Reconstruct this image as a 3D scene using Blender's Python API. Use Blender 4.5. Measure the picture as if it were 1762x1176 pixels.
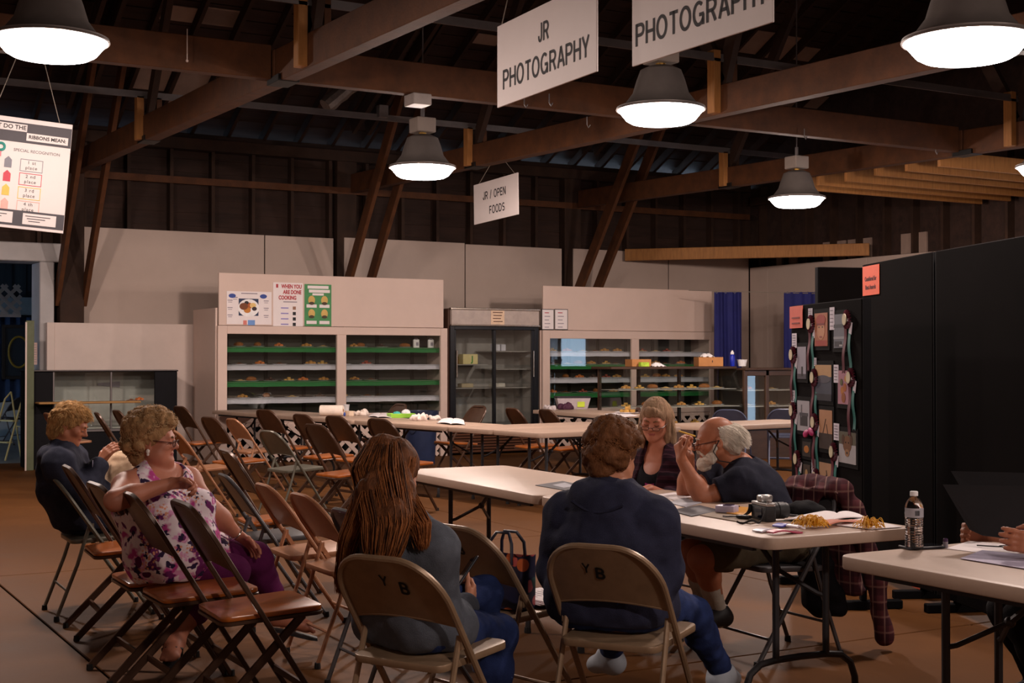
import bpy, bmesh, math, random
import numpy as np
from mathutils import Vector, Matrix

for _o in list(bpy.data.objects):
    bpy.data.objects.remove(_o, do_unlink=True)
S = bpy.context.scene
COL = S.collection
PI = math.pi
rnd = random.Random(7)

# ------------------------------------------------------------------ camera
# world: X runs along the back wall, Y towards it, Z up. The camera stands at the origin.
TH = math.radians(29.7)
CT, ST = math.cos(TH), math.sin(TH)
FPX, YH, HC = 2350.0, 618.0, 1.425
PITCH = math.atan((YH - 588.0) / FPX)
cam_d = bpy.data.cameras.new('camera')
cam = bpy.data.objects.new('camera', cam_d)
COL.objects.link(cam)
cam.location = (0, 0, HC)
cam.rotation_euler = (PI / 2 + PITCH, 0, -TH)
cam_d.sensor_width = 36.0
cam_d.lens = FPX / 1762.0 * 36.0
cam_d.clip_start = 0.05
cam_d.clip_end = 200
S.camera = cam

# ------------------------------------------------------------------ exposure, sky
S.view_settings.view_transform = 'Standard'
S.view_settings.look = 'None'
S.view_settings.gamma = 1.0
S.view_settings.use_curve_mapping = False
S.view_settings.exposure = 0.0
LAMP = 9.0                         # look of the lamp lenses
LAMP_W = 135.0                     # watts of light thrown down by each lamp
LAMP_UP = 14.0                     # watts that leak sideways and up
LAMP_COL = (1.0, 0.80, 0.70)
wld = bpy.data.worlds.new('sky')
S.world = wld
wld.use_nodes = True
wb = wld.node_tree.nodes['Background']
wb.inputs[0].default_value = (0.55, 0.75, 1.0, 1)
wb.inputs[1].default_value = 6.0

# ------------------------------------------------------------------ measuring helpers (photo pixel -> place in the hall)
def ray(px, py):
    x = (px - 881.0) / FPX
    y = (588.0 - py) / FPX
    cp, sp = math.cos(PITCH), math.sin(PITCH)
    f, u = cp - y * sp, sp + y * cp
    return Vector((CT * x + ST * f, -ST * x + CT * f, u)), f
def at(px, py, z):
    r, f = ray(px, py)
    return Vector((0, 0, HC)) + r * ((z - HC) / r.z)
def J(px, py, d):
    r, f = ray(px, py)
    return Vector((0, 0, HC)) + r * (d / f)
def onb(px, py, b):
    r, f = ray(px, py)
    return Vector((0, 0, HC)) + r * (b / r.y)
def ona(px, py, a):
    r, f = ray(px, py)
    return Vector((0, 0, HC)) + r * (a / r.x)
def LD(lat, d, z=0.0):
    return Vector((CT * lat + ST * d, -ST * lat + CT * d, z))
def face_rot(phi):
    """z rotation that turns local +Y to a heading phi degrees right of the view axis"""
    return -TH - math.radians(phi)

# ------------------------------------------------------------------ materials
def lin(c):
    return tuple(((v / 255.0) / 12.92 if v / 255.0 <= 0.04045 else ((v / 255.0 + 0.055) / 1.055) ** 2.4) for v in c)
_M = {}
def mat(name, rgb, rough=0.6, metal=0.0, var=0.12, scale=9.0, bump=0.0, stretch=(1, 1, 1), spec=0.4, bscale=None, rvar=0.0, coat=0.0):
    if name in _M:
        return _M[name]
    m = bpy.data.materials.new(name)
    m.use_nodes = True
    nt = m.node_tree
    b = nt.nodes['Principled BSDF']
    c = lin(rgb)
    b.inputs['Roughness'].default_value = rough
    b.inputs['Metallic'].default_value = metal
    b.inputs['Specular IOR Level'].default_value = spec
    if coat:
        b.inputs['Coat Weight'].default_value = coat
        b.inputs['Coat Roughness'].default_value = 0.15
    tc = nt.nodes.new('ShaderNodeTexCoord')
    mp = nt.nodes.new('ShaderNodeMapping')
    mp.inputs['Scale'].default_value = stretch
    nt.links.new(tc.outputs['Object'], mp.inputs[0])
    nz = nt.nodes.new('ShaderNodeTexNoise')
    nz.inputs['Scale'].default_value = scale
    nz.inputs['Detail'].default_value = 5
    nz.inputs['Roughness'].default_value = 0.6
    nt.links.new(mp.outputs[0], nz.inputs['Vector'])
    rp = nt.nodes.new('ShaderNodeValToRGB')
    rp.color_ramp.elements[0].position = 0.3
    rp.color_ramp.elements[1].position = 0.7
    rp.color_ramp.elements[0].color = tuple(max(0, v * (1 - var)) for v in c) + (1,)
    rp.color_ramp.elements[1].color = tuple(min(1, v * (1 + var)) for v in c) + (1,)
    nt.links.new(nz.outputs[0], rp.inputs[0])
    nt.links.new(rp.outputs[0], b.inputs['Base Color'])
    if rvar:
        mr = nt.nodes.new('ShaderNodeMapRange')
        mr.inputs['To Min'].default_value = max(0.02, rough - rvar)
        mr.inputs['To Max'].default_value = min(1, rough + rvar)
        nt.links.new(nz.outputs[0], mr.inputs[0])
        nt.links.new(mr.outputs[0], b.inputs['Roughness'])
    if bump:
        n2 = nt.nodes.new('ShaderNodeTexNoise')
        n2.inputs['Scale'].default_value = bscale or scale * 4
        n2.inputs['Detail'].default_value = 4
        nt.links.new(mp.outputs[0], n2.inputs['Vector'])
        bp = nt.nodes.new('ShaderNodeBump')
        bp.inputs['Strength'].default_value = bump
        bp.inputs['Distance'].default_value = 0.01
        nt.links.new(n2.outputs[0], bp.inputs['Height'])
        nt.links.new(bp.outputs[0], b.inputs['Normal'])
    _M[name] = m
    return m
def emis(name, rgb, strength):
    if name in _M:
        return _M[name]
    m = bpy.data.materials.new(name)
    m.use_nodes = True
    nt = m.node_tree
    nt.nodes.remove(nt.nodes['Principled BSDF'])
    e = nt.nodes.new('ShaderNodeEmission')
    e.inputs[0].default_value = tuple(rgb) + (1,)
    e.inputs[1].default_value = strength
    nt.links.new(e.outputs[0], nt.nodes['Material Output'].inputs[0])
    _M[name] = m
    return m
def glass(name, tint=(0.93, 0.96, 0.95), rough=0.02):
    """thin sheet glass: clear with a mirror film"""
    if name in _M:
        return _M[name]
    m = bpy.data.materials.new(name)
    m.use_nodes = True
    nt = m.node_tree
    nt.nodes.remove(nt.nodes['Principled BSDF'])
    tr = nt.nodes.new('ShaderNodeBsdfTransparent')
    tr.inputs[0].default_value = tint + (1,)
    gl = nt.nodes.new('ShaderNodeBsdfGlossy')
    gl.inputs['Roughness'].default_value = rough
    ge = nt.nodes.new('ShaderNodeNewGeometry')
    dt = nt.nodes.new('ShaderNodeVectorMath'); dt.operation = 'DOT_PRODUCT'
    nt.links.new(ge.outputs['Incoming'], dt.inputs[0]); nt.links.new(ge.outputs['Normal'], dt.inputs[1])
    prev = dt.outputs['Value']
    for op, v in (('ABSOLUTE', None), ('SUBTRACT', 1.0), ('POWER', 5.0), ('MULTIPLY_ADD', 0.9)):
        fr = nt.nodes.new('ShaderNodeMath'); fr.operation = op
        if op == 'SUBTRACT':
            fr.inputs[0].default_value = 1.0; nt.links.new(prev, fr.inputs[1])
        else:
            nt.links.new(prev, fr.inputs[0])
            if v is not None: fr.inputs[1].default_value = v
            if op == 'MULTIPLY_ADD': fr.inputs[2].default_value = 0.05
        prev = fr.outputs[0]
    mx = nt.nodes.new('ShaderNodeMixShader')
    nt.links.new(fr.outputs[0], mx.inputs[0])
    nt.links.new(tr.outputs[0], mx.inputs[1])
    nt.links.new(gl.outputs[0], mx.inputs[2])
    nt.links.new(mx.outputs[0], nt.nodes['Material Output'].inputs[0])
    _M[name] = m
    return m

# ------------------------------------------------------------------ mesh helpers
def eul(rx=0, ry=0, rz=0):
    return (Matrix.Rotation(rz, 3, 'Z') @ Matrix.Rotation(ry, 3, 'Y') @ Matrix.Rotation(rx, 3, 'X'))
class MB:
    def __init__(s):
        s.v = []; s.f = []; s.m = []
    def add(s, vs, fs, mi=0):
        o = len(s.v)
        s.v += [tuple(p) for p in vs]
        s.f += [tuple(i + o for i in f) for f in fs]
        s.m += [mi] * len(fs)
        return s
    def box(s, c, d, R=None, mi=0):
        hx, hy, hz = d[0] / 2, d[1] / 2, d[2] / 2
        vs = [Vector((x, y, z)) for z in (-hz, hz) for y in (-hy, hy) for x in (-hx, hx)]
        if R is not None:
            vs = [R @ p for p in vs]
        c = Vector(c)
        return s.add([p + c for p in vs], [(0, 2, 3, 1), (4, 5, 7, 6), (0, 1, 5, 4), (2, 6, 7, 3), (0, 4, 6, 2), (1, 3, 7, 5)], mi)
    def bb(s, lo, hi, mi=0):
        return s.box([(lo[i] + hi[i]) / 2 for i in range(3)], [hi[i] - lo[i] for i in range(3)], None, mi)
    def bar(s, a, b, w, h, up=(0, 0, 1), mi=0):
        """rectangular bar from a to b; w across, h along up"""
        a, b = Vector(a), Vector(b)
        t = (b - a).normalized()
        u = Vector(up)
        x = t.cross(u)
        if x.length < 1e-5:
            x = t.cross(Vector((1, 0, 0)))
        x.normalize()
        u = x.cross(t).normalized()
        vs = []
        for p in (a, b):
            for sx, su in ((-1, -1), (1, -1), (1, 1), (-1, 1)):
                vs.append(p + x * (w / 2 * sx) + u * (h / 2 * su))
        return s.add(vs, [(3, 2, 1, 0), (4, 5, 6, 7), (0, 1, 5, 4), (1, 2, 6, 5), (2, 3, 7, 6), (3, 0, 4, 7)], mi)
    def tube(s, pts, r, n=8, closed=False, mi=0, caps=True, sx=1.0, up=None, off=0.0):
        """tube through pts; r a number or a list; sx stretches the section sideways"""
        P = [Vector(p) for p in pts]
        k = len(P)
        rs = r if isinstance(r, (list, tuple)) else [r] * k
        prev = None
        rings = []
        for i in range(k):
            if closed:
                t = P[(i + 1) % k] - P[i - 1]
            else:
                t = P[min(i + 1, k - 1)] - P[max(i - 1, 0)]
            if t.length < 1e-9:
                t = Vector((0, 0, 1))
            t.normalize()
            if prev is None:
                ref = Vector(up) if up else (Vector((0, 0, 1)) if abs(t.z) < 0.9 else Vector((1, 0, 0)))
                x = t.cross(ref).normalized()
            else:
                x = prev - t * prev.dot(t)
                if x.length < 1e-6:
                    x = t.cross(Vector((0, 0, 1)))
                x.normalize()
            prev = x
            y = t.cross(x)
            rings.append([P[i] + x * (math.cos(2 * PI * j / n + off) * rs[i] * sx) + y * (math.sin(2 * PI * j / n + off) * rs[i]) for j in range(n)])
        vs = [p for rg in rings for p in rg]
        fs = []
        for i in range(k if closed else k - 1):
            a, b = i * n, ((i + 1) % k) * n
            for j in range(n):
                j2 = (j + 1) % n
                fs.append((a + j, a + j2, b + j2, b + j))
        if caps and not closed:
            fs.append(tuple(range(n - 1, -1, -1)))
            fs.append(tuple((k - 1) * n + j for j in range(n)))
        return s.add(vs, fs, mi)
    def lathe(s, prof, n=24, c=(0, 0, 0), mi=0, caps=(True, True), sx=1, sy=1):
        vs = []
        for r, z in prof:
            for j in range(n):
                a = 2 * PI * j / n
                vs.append((c[0] + math.cos(a) * r * sx, c[1] + math.sin(a) * r * sy, c[2] + z))
        fs = []
        for i in range(len(prof) - 1):
            for j in range(n):
                j2 = (j + 1) % n
                fs.append((i * n + j, i * n + j2, (i + 1) * n + j2, (i + 1) * n + j))
        if caps[0]:
            fs.append(tuple(range(n - 1, -1, -1)))
        if caps[1]:
            fs.append(tuple((len(prof) - 1) * n + j for j in range(n)))
        return s.add(vs, fs, mi)
    def prism(s, poly, z0, z1, mi=0):
        n = len(poly)
        vs = [(p[0], p[1], z0) for p in poly] + [(p[0], p[1], z1) for p in poly]
        fs = [tuple(range(n - 1, -1, -1)), tuple(range(n, 2 * n))]
        for i in range(n):
            j = (i + 1) % n
            fs.append((i, j, n + j, n + i))
        return s.add(vs, fs, mi)
    def blob(s, c, r, n=10, m=7, mi=0, jit=0.0, rg=None, R=None):
        """ellipsoid with optional jitter"""
        rg = rg or rnd
        r = r if isinstance(r, (tuple, list)) else (r, r, r)
        vs = [Vector((0, 0, -r[2]))]
        for i in range(1, m):
            a = -PI / 2 + PI * i / m
            for j in range(n):
                b = 2 * PI * j / n
                k = 1 + rg.uniform(-jit, jit)
                vs.append(Vector((math.cos(a) * math.cos(b) * r[0] * k, math.cos(a) * math.sin(b) * r[1] * k, math.sin(a) * r[2] * k)))
        vs.append(Vector((0, 0, r[2])))
        fs = []
        for j in range(n):
            fs.append((0, 1 + (j + 1) % n, 1 + j))
        for i in range(m - 2):
            for j in range(n):
                a, b = 1 + i * n, 1 + (i + 1) * n
                fs.append((a + j, a + (j + 1) % n, b + (j + 1) % n, b + j))
        t = len(vs) - 1
        a = 1 + (m - 2) * n
        for j in range(n):
            fs.append((a + j, a + (j + 1) % n, t))
        if R is not None:
            vs = [R @ p for p in vs]
        c = Vector(c)
        return s.add([p + c for p in vs], fs, mi)
    def sheet(s, fn, nu, nv, mi=0, th=0.0):
        """surface fn(u,v) -> point, u,v in 0..1; th > 0 makes it a solid sheet"""
        P = [[Vector(fn(i / nu, j / nv)) for j in range(nv + 1)] for i in range(nu + 1)]
        w = nv + 1
        vs = [p for r in P for p in r]
        fs = [(i * w + j, (i + 1) * w + j, (i + 1) * w + j + 1, i * w + j + 1) for i in range(nu) for j in range(nv)]
        if th:
            N = []
            for i in range(nu + 1):
                for j in range(nv + 1):
                    du = P[min(i + 1, nu)][j] - P[max(i - 1, 0)][j]
                    dv = P[i][min(j + 1, nv)] - P[i][max(j - 1, 0)]
                    nn = du.cross(dv)
                    N.append(nn.normalized() if nn.length > 1e-12 else Vector((0, 0, 1)))
            o = len(vs)
            vs = vs + [vs[i] - N[i] * th for i in range(o)]
            fs += [tuple(o + q for q in reversed(f)) for f in list(fs)]
            rim = [i * w for i in range(nu + 1)] + [nu * w + j for j in range(1, w)] + [i * w + nv for i in range(nu - 1, -1, -1)] + [j for j in range(nv - 1, 0, -1)]
            for k in range(len(rim)):
                a, b = rim[k], rim[(k + 1) % len(rim)]
                fs.append((b, a, o + a, o + b))
        return s.add(vs, fs, mi)
    def xf(s, M, start=0):
        s.v[start:] = [tuple(M @ Vector(p)) for p in s.v[start:]]
        return s
    def build(s, name, mats, parent=None, loc=None, rz=None, bevel=0.0, smooth=35, seg=1):
        me = bpy.data.meshes.new(name)
        me.from_pydata(s.v, [], s.f)
        mats = mats if isinstance(mats, (list, tuple)) else [mats]
        for m in mats:
            me.materials.append(m)
        if len(mats) > 1:
            me.polygons.foreach_set('material_index', s.m)
        bm = bmesh.new()
        bm.from_mesh(me)
        bmesh.ops.recalc_face_normals(bm, faces=bm.faces)
        if bevel:
            es = [e for e in bm.edges if len(e.link_faces) == 2 and e.calc_face_angle(0) > 0.5]
            bmesh.ops.bevel(bm, geom=es, offset=bevel, segments=seg, affect='EDGES', profile=0.5, clamp_overlap=True)
        bm.to_mesh(me)
        bm.free()
        if smooth:
            me.shade_smooth()
            me.set_sharp_from_angle(angle=math.radians(smooth))
        return link(name, me, parent, loc, rz)
def link(name, data, parent=None, loc=None, rz=None):
    o = bpy.data.objects.new(name, data)
    COL.objects.link(o)
    if parent is not None:
        o.parent = parent
    if loc is not None:
        o.location = loc
    if rz is not None:
        o.rotation_euler = (0, 0, rz)
    return o
def tag(o, label=None, cat=None, group=None, kind=None):
    if label: o['label'] = label
    if cat: o['category'] = cat
    if group: o['group'] = group
    if kind: o['kind'] = kind
    return o
def thing(name, label, cat, loc=(0, 0, 0), rz=0.0, group=None):
    o = bpy.data.objects.new(name, None)
    o.empty_display_size = 0.1
    COL.objects.link(o)
    o.location = loc
    o.rotation_euler = (0, 0, rz)
    return tag(o, label, cat, group)
def struct(o):
    o['kind'] = 'structure'
    return o
def copy_tree(o, parent=None):
    c = o.copy()
    COL.objects.link(c)
    if parent is not None:
        c.parent = parent
    for ch in list(o.children):
        copy_tree(ch, c)
    return c
def text_mesh(txt, size, spacing=1.0, bold=0.0, align='CENTER'):
    cu = bpy.data.curves.new('lettering', 'FONT')
    cu.body = txt
    cu.size = size
    cu.align_x = align
    cu.align_y = 'CENTER'
    cu.space_character = spacing
    cu.offset = bold
    cu.resolution_u = 3
    cu.extrude = 0.0006
    ob = bpy.data.objects.new('tmp', cu)
    COL.objects.link(ob)
    dg = bpy.context.evaluated_depsgraph_get()
    me = bpy.data.meshes.new_from_object(ob.evaluated_get(dg))
    bpy.data.objects.remove(ob, do_unlink=True)
    bpy.data.curves.remove(cu)
    return me
def letters(txt, size, m, parent, loc, R=None, spacing=1.0, bold=0.0, sx=1.0, align='CENTER', name='lettering'):
    """flat lettering: reads along local +X, up +Y, faces +Z, then turned by R"""
    me = text_mesh(txt, size, spacing, bold, align)
    me.name = name
    me.materials.clear()
    me.materials.append(m)
    M = Matrix.Diagonal((sx, 1, 1)).to_4x4()
    if R is not None:
        M = R.to_4x4() @ M
    me.transform(Matrix.Translation(Vector(loc)) @ M)
    return link(name, me, parent)
# lettering on a vertical face: RX(-Y) faces local -Y, RXB faces local +Y
RFRONT = Matrix(((1, 0, 0), (0, 0, -1), (0, 1, 0)))       # x->x, y->z, z->-y
RBACK = Matrix(((-1, 0, 0), (0, 0, 1), (0, 1, 0)))        # x->-x, y->z, z->+y

def _arc(cx, cy, rx, ry, a0, a1, n=10):
    return [(cx + rx * math.cos(math.radians(a0 + (a1 - a0) * k / n)), cy + ry * math.sin(math.radians(a0 + (a1 - a0) * k / n))) for k in range(n + 1)]
_b = [(0, .93), (.30, .93)] + _arc(.30, .70, .22, .23, 90, -90)[1:] + [(0, .47)]
STROKES = {
    'P': (.60, [[(0.0, 0), (0.0, 1)], _b]), 'R': (.64, [[(0, 0), (0, 1)], _b, [(.30, .47), (.53, 0)]]), 'H': (.62, [[(0, 0), (0, 1)], [(.54, 0), (.54, 1)], [(0, .5), (.54, .5)]]),
    'O': (.74, [_arc(.32, .5, .32, .46, 0, 360, 26)]), 'T': (.60, [[(.27, 0), (.27, 1)], [(-.02, .93), (.56, .93)]]), 'J': (.48, [[(.36, 1), (.36, .28)] + _arc(.19, .27, .17, .22, 0, -180)[1:] + [(.02, .34)]]),
    'G': (.74, [_arc(.32, .5, .32, .46, 48, 322, 20) + [(.60, .14)], [(.62, 0), (.62, .45)], [(.36, .45), (.66, .45)]]), 'A': (.64, [[(-.02, 0), (.28, 1)], [(.28, 1), (.58, 0)], [(.09, .32), (.47, .32)]]),
    'Y': (.60, [[(.27, 0), (.27, .46)], [(-.02, 1), (.27, .44)], [(.56, 1), (.27, .44)]]), 'E': (.56, [[(0, 0), (0, 1)], [(0, .93), (.48, .93)], [(0, .5), (.44, .5)], [(0, .07), (.5, .07)]]),
    'N': (.62, [[(0, 0), (0, 1)], [(0, 1), (.54, 0)], [(.54, 0), (.54, 1)]]), 'F': (.54, [[(0, 0), (0, 1)], [(0, .93), (.48, .93)], [(0, .5), (.42, .5)]]),
    'D': (.66, [[(0, 0), (0, 1)], [(0, .93), (.22, .93)] + _arc(.22, .5, .34, .43, 90, -90, 14)[1:] + [(0, .07)]]),
    'S': (.60, [_arc(.26, .72, .24, .22, 30, 270, 12) + _arc(.26, .275, .25, .225, 90, -150, 12)[1:]]), '/': (.36, [[(-.02, -.05), (.26, 1.05)]]), ' ': (.30, []),
    'B': (.60, [[(0, 0), (0, 1)], [(0, .94), (.26, .94)] + _arc(.26, .73, .20, .21, 90, -90)[1:] + [(0, .52)], [(.26, .52)] + _arc(.26, .29, .25, .23, 90, -90)[1:] + [(0, .06)]]),
}
def stroke_text(txt, size, wd, m, parent, loc, R, sx=1.0, gap=0.0, name='lettering'):
    """block capitals drawn with a constant stroke; size is the capital height"""
    mb = MB()
    tot = sum(STROKES[ch][0] + gap for ch in txt) - gap - 0.1
    x0 = -tot / 2
    hw = wd / 2
    for ch in txt:
        w, paths = STROKES[ch]
        for pth in paths:
            P = [Vector(((x0 + px) * sx * size, (py - 0.5) * size, 0)) for px, py in pth]
            if len(P) < 2: continue
            vs = []
            for i, p in enumerate(P):
                t0 = (P[i] - P[i - 1]).normalized() if i else None
                t1 = (P[i + 1] - P[i]).normalized() if i < len(P) - 1 else None
                if len(P) > 3 and (P[0] - P[-1]).length < 1e-6 and (t0 is None or t1 is None):
                    t0, t1 = (P[-1] - P[-2]).normalized(), (P[1] - P[0]).normalized()
                t = (t0 or t1) + (t1 or t0)
                t.normalize()
                n = Vector((-t.y, t.x, 0))
                c = max(0.5, n.dot(Vector((-(t0 or t1).y, (t0 or t1).x, 0))))
                vs += [p + n * hw * size / c, p - n * hw * size / c]
            k = len(vs)
            mb.add([v + Vector((0, 0, 0.0006)) for v in vs] + vs, [(2 * i, 2 * i + 1, 2 * i + 3, 2 * i + 2) for i in range(k // 2 - 1)])
        x0 += w + gap
    mb.v = [tuple(Vector(loc) + R @ Vector(v)) for v in mb.v]
    o = mb.build(name, m, parent, smooth=0)
    return o
# ================================================================== materials of the hall
m_white_wall = mat('white_wall_paint', (184, 165, 154), 0.62, var=0.05, scale=1.6, bump=0.05, bscale=60)
m_white_trim = mat('white_trim_paint', (210, 192, 183), 0.55, var=0.05, scale=3, bump=0.04, bscale=50)
m_white_door = mat('grey_white_door_paint', (176, 172, 172), 0.6, var=0.08, scale=4)
m_timber = mat('old_brown_timber', (80, 45, 19), 0.75, var=0.3, scale=5, stretch=(1, 1, 1), bump=0.25, bscale=40)
m_timber_dark = mat('dark_stained_timber', (50, 31, 20), 0.8, var=0.35, scale=4, bump=0.25, bscale=30)
m_sheath = mat('dark_roof_boards', (48, 31, 24), 0.85, var=0.4, scale=3, stretch=(0.4, 3, 3), bump=0.2)
m_strut = mat('yellow_pine', (156, 106, 56), 0.65, var=0.2, scale=6, stretch=(6, 6, 0.8), bump=0.1)
m_patch = mat('pale_roof_sheet', (150, 128, 116), 0.8, var=0.15, scale=3)
m_conduit = mat('grey_conduit', (110, 104, 104), 0.5, metal=0.6, var=0.1)
m_black_plate = mat('black_steel_plate', (24, 22, 22), 0.5, metal=0.5)
m_joint = mat('joint_dirt', (46, 32, 22), 0.95)

# concrete: brown, polished by years of feet
def concrete():
    m = mat('brown_concrete', (92, 57, 27), 0.62, var=0.16, scale=0.9, bump=0.06, bscale=25, rvar=0.1, spec=0.12)
    return m
m_conc = concrete()

# ================================================================== floor
A0, A1, B0, B1 = -5.0, 16.04, -5.5, 19.4
mb = MB()
mb.bb((A0 - 0.2, B0 - 0.2, -0.2), (A1 + 0.3, 27.5, -0.018))
floor = struct(mb.build('floor', m_joint, smooth=0))
ax = [A0, -2.83, 1.47, 5.77, 10.07, 14.37, A1]
by = [B0, -3.44, 0.86, 5.16, 9.46, 13.76, 18.06, 19.62]
for i in range(len(ax) - 1):
    for j in range(len(by) - 1):
        mb = MB()
        mb.bb((ax[i] + 0.006, by[j] + 0.006, -0.019), (ax[i + 1] - 0.006, by[j + 1] - 0.006, 0.0))
        mb.build('slab', m_conc, floor, bevel=0.004, smooth=0)
mb = MB()
mb.bb((-3.0, 19.63, -0.019), (5.5, 27.4, -0.002))
mb.build('annex_slab', mat('blue_grey_concrete', (120, 128, 134), 0.5, var=0.2, scale=1.5), floor, smooth=0)

# ================================================================== back wall
WB = 19.4            # face of the white panels
ZW = 3.27            # their top
ZE = 4.55            # eaves
cols = (4.04, 8.2, 12.29)
aj = onb(62, 500, 19.3).x          # door jamb
DZ = onb(30, 451, 19.3).z
DL = aj - 1.9
mb = MB()
mb.bb((aj + 0.02, 19.62, 0), (A1 + 0.2, 19.72, ZE + 0.1))
mb.bb((A0 - 0.2, 19.62, 0), (DL, 19.72, ZE + 0.1))
mb.bb((DL, 19.62, DZ), (aj + 0.02, 19.72, ZE + 0.1))
wall_back = struct(mb.build('wall_back', m_timber_dark, smooth=0))
def part(bounds, name, m, parent, bevel=0.004):
    mb = MB()
    mb.bb(*bounds)
    return mb.build(name, m, parent, bevel=bevel, smooth=0)
# horizontal siding boards seen between the studs
z = ZW - 0.1
rb = random.Random(3)
while z < ZE:
    part(((A0, 19.595 + rb.uniform(0, 0.012), z), (A1, 19.63, z + 0.185)), 'siding_board', m_sheath, wall_back, 0)
    z += 0.195
# white panels (sheets with joints between them)
ps = [(onb(136, 480, WB).x, onb(455, 440, WB).x), (onb(456, 440, WB).x, onb(574, 440, WB).x),
      (onb(592, 440, WB).x, onb(800, 440, WB).x), (onb(801, 440, WB).x, onb(967, 440, WB).x),
      (onb(986, 440, WB).x, onb(1150, 440, WB).x), (onb(1151, 440, WB).x, A1 - 0.02)]
for p0, p1 in ps:
    part(((p0 + 0.003, WB, 0), (p1 - 0.003, WB + 0.02, ZW + rb.uniform(-0.015, 0.015))), 'wall_panel', m_white_wall, wall_back, 0.004)
# studs and rails above the panels
a = 3.0
while a < A1:
    part(((a, 19.45, ZW - 0.4), (a + 0.05, 19.6, ZE)), 'stud', m_timber_dark, wall_back, 0)
    a += 0.61
part(((A0, 19.40, 3.95), (A1, 19.46, 4.05)), 'rail', m_timber, wall_back, 0)
part(((A0, 19.36, ZE - 0.1), (A1, 19.6, ZE + 0.06)), 'top_plate', m_timber_dark, wall_back, 0)
# posts with their twin knee braces
for c in cols:
    part(((c - 0.2, 19.08 if c < 5 else 19.41, 0), (c + 0.12, 19.58, ZE)), 'post', m_timber_dark, wall_back, 0.006)
    for dx in (-0.22, 0.14):
        mb = MB()
        mb.bar((c + dx, 19.22, 2.2), (c + dx, 17.0, 5.2), 0.06, 0.20, (0, 1, 0.7))
        mb.build('knee_brace', m_timber, wall_back, bevel=0.005, smooth=0)
# low white wall in front, left part
la0, la1 = onb(80, 600, 19.0).x, onb(338, 600, 19.0).x
part(((la0, 19.0, 0), (la1 + 1.2, 19.06, 1.915)), 'low_wall_panel', m_white_trim, wall_back, 0.006)
part(((la0 + 0.1, 19.06, 1.86), (la1 + 1.2, 19.4, 1.9)), 'low_wall_ledge', m_white_wall, wall_back, 0.004)
part(((la0, 18.97, 0), (la0 + 0.1, 19.0, 1.915)), 'corner_strip', m_white_trim, wall_back, 0.004)

# doorway to the next room
mb = MB()
mb.bb((aj, 19.05, 0), (aj + 0.19, 19.62, DZ))
mb.bb((DL - 0.19, 19.05, 0), (DL, 19.62, DZ))
mb.bb((DL - 0.3, 19.04, DZ), (aj + 0.32, 19.62, DZ + 0.25))
struct(mb.build('door_1', m_white_door, bevel=0.012, smooth=0))

# ================================================================== right wall
mb = MB()
DB0, DB1, DT = 9.5, 11.0, 2.15
for lo, hi in (((A1 + 0.2, B0, 0), (A1 + 0.3, DB0, ZE)), ((A1 + 0.2, DB1, 0), (A1 + 0.3, 19.72, ZE)), ((A1 + 0.2, DB0, DT), (A1 + 0.3, DB1, ZE))):
    mb.bb(lo, hi)
wall_right = struct(mb.build('wall_right', m_sheath, smooth=0))
b = B0
while b < 19.3:
    e = min(b + 2.44, 19.4)
    segs = [(b, e, 0)]
    if b < DB1 and e > DB0:
        segs = [(b, min(e, DB0), 0), (max(b, DB0), min(e, DB1), DT), (max(b, DB1), e, 0)]
    for s0, s1, z0 in segs:
        if s1 - s0 > 0.02:
            part(((A1, s0 + 0.003, z0), (A1 + 0.02, s1 - 0.003, 3.08)), 'wall_panel', m_white_wall, wall_right, 0.004)
    b += 2.44
b = 10.0
while b < 19.4:
    part(((A1 + 0.05, b, 2.9), (A1 + 0.2, b + 0.05, ZE)), 'stud', m_timber_dark, wall_right, 0)
    b += 0.61
for py in (18.6, 17.4, 16.8, 15.6):
    part(((A1 + 0.17, py - 0.27, 3.1), (A1 + 0.2, py + 0.27, 3.42)), 'patch_board', m_patch, wall_right, 0)
part(((A1, 10, ZE - 0.35), (A1 + 0.06, 19.4, ZE - 0.2)), 'rail', m_timber_dark, wall_right, 0)
mb = MB()
for lo, hi in (((A1 - 0.02, DB0 - 0.1, 0), (A1 + 0.3, DB0, DT + 0.1)), ((A1 - 0.02, DB1, 0), (A1 + 0.3, DB1 + 0.1, DT + 0.1)), ((A1 - 0.02, DB0, DT), (A1 + 0.3, DB1, DT + 0.1))):
    mb.bb(lo, hi)
struct(mb.build('door_2', m_white_door, bevel=0.01, smooth=0))
# diagonal pine beam across the far corner
p0, p1 = onb(1076, 432, WB - 0.1), ona(1496, 432, A1 - 0.05)
p0.z = p1.z = 3.2
mb = MB()
mb.bar(p0, p1, 0.09, 0.2)
mb.build('corner_beam', m_strut, wall_right, bevel=0.006, smooth=0)

# ================================================================== walls behind the camera (close the room)
mb = MB()
mb.bb((A0 - 0.1, B0, 0), (A0, 19.72, ZE + 0.1))
struct(mb.build('wall_left', m_white_wall, smooth=0))
mb = MB()
mb.bb((A0 - 0.1, B0 - 0.1, 0), (A1 + 0.3, B0, ZE + 0.1))
struct(mb.build('wall_front', m_white_wall, smooth=0))

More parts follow.
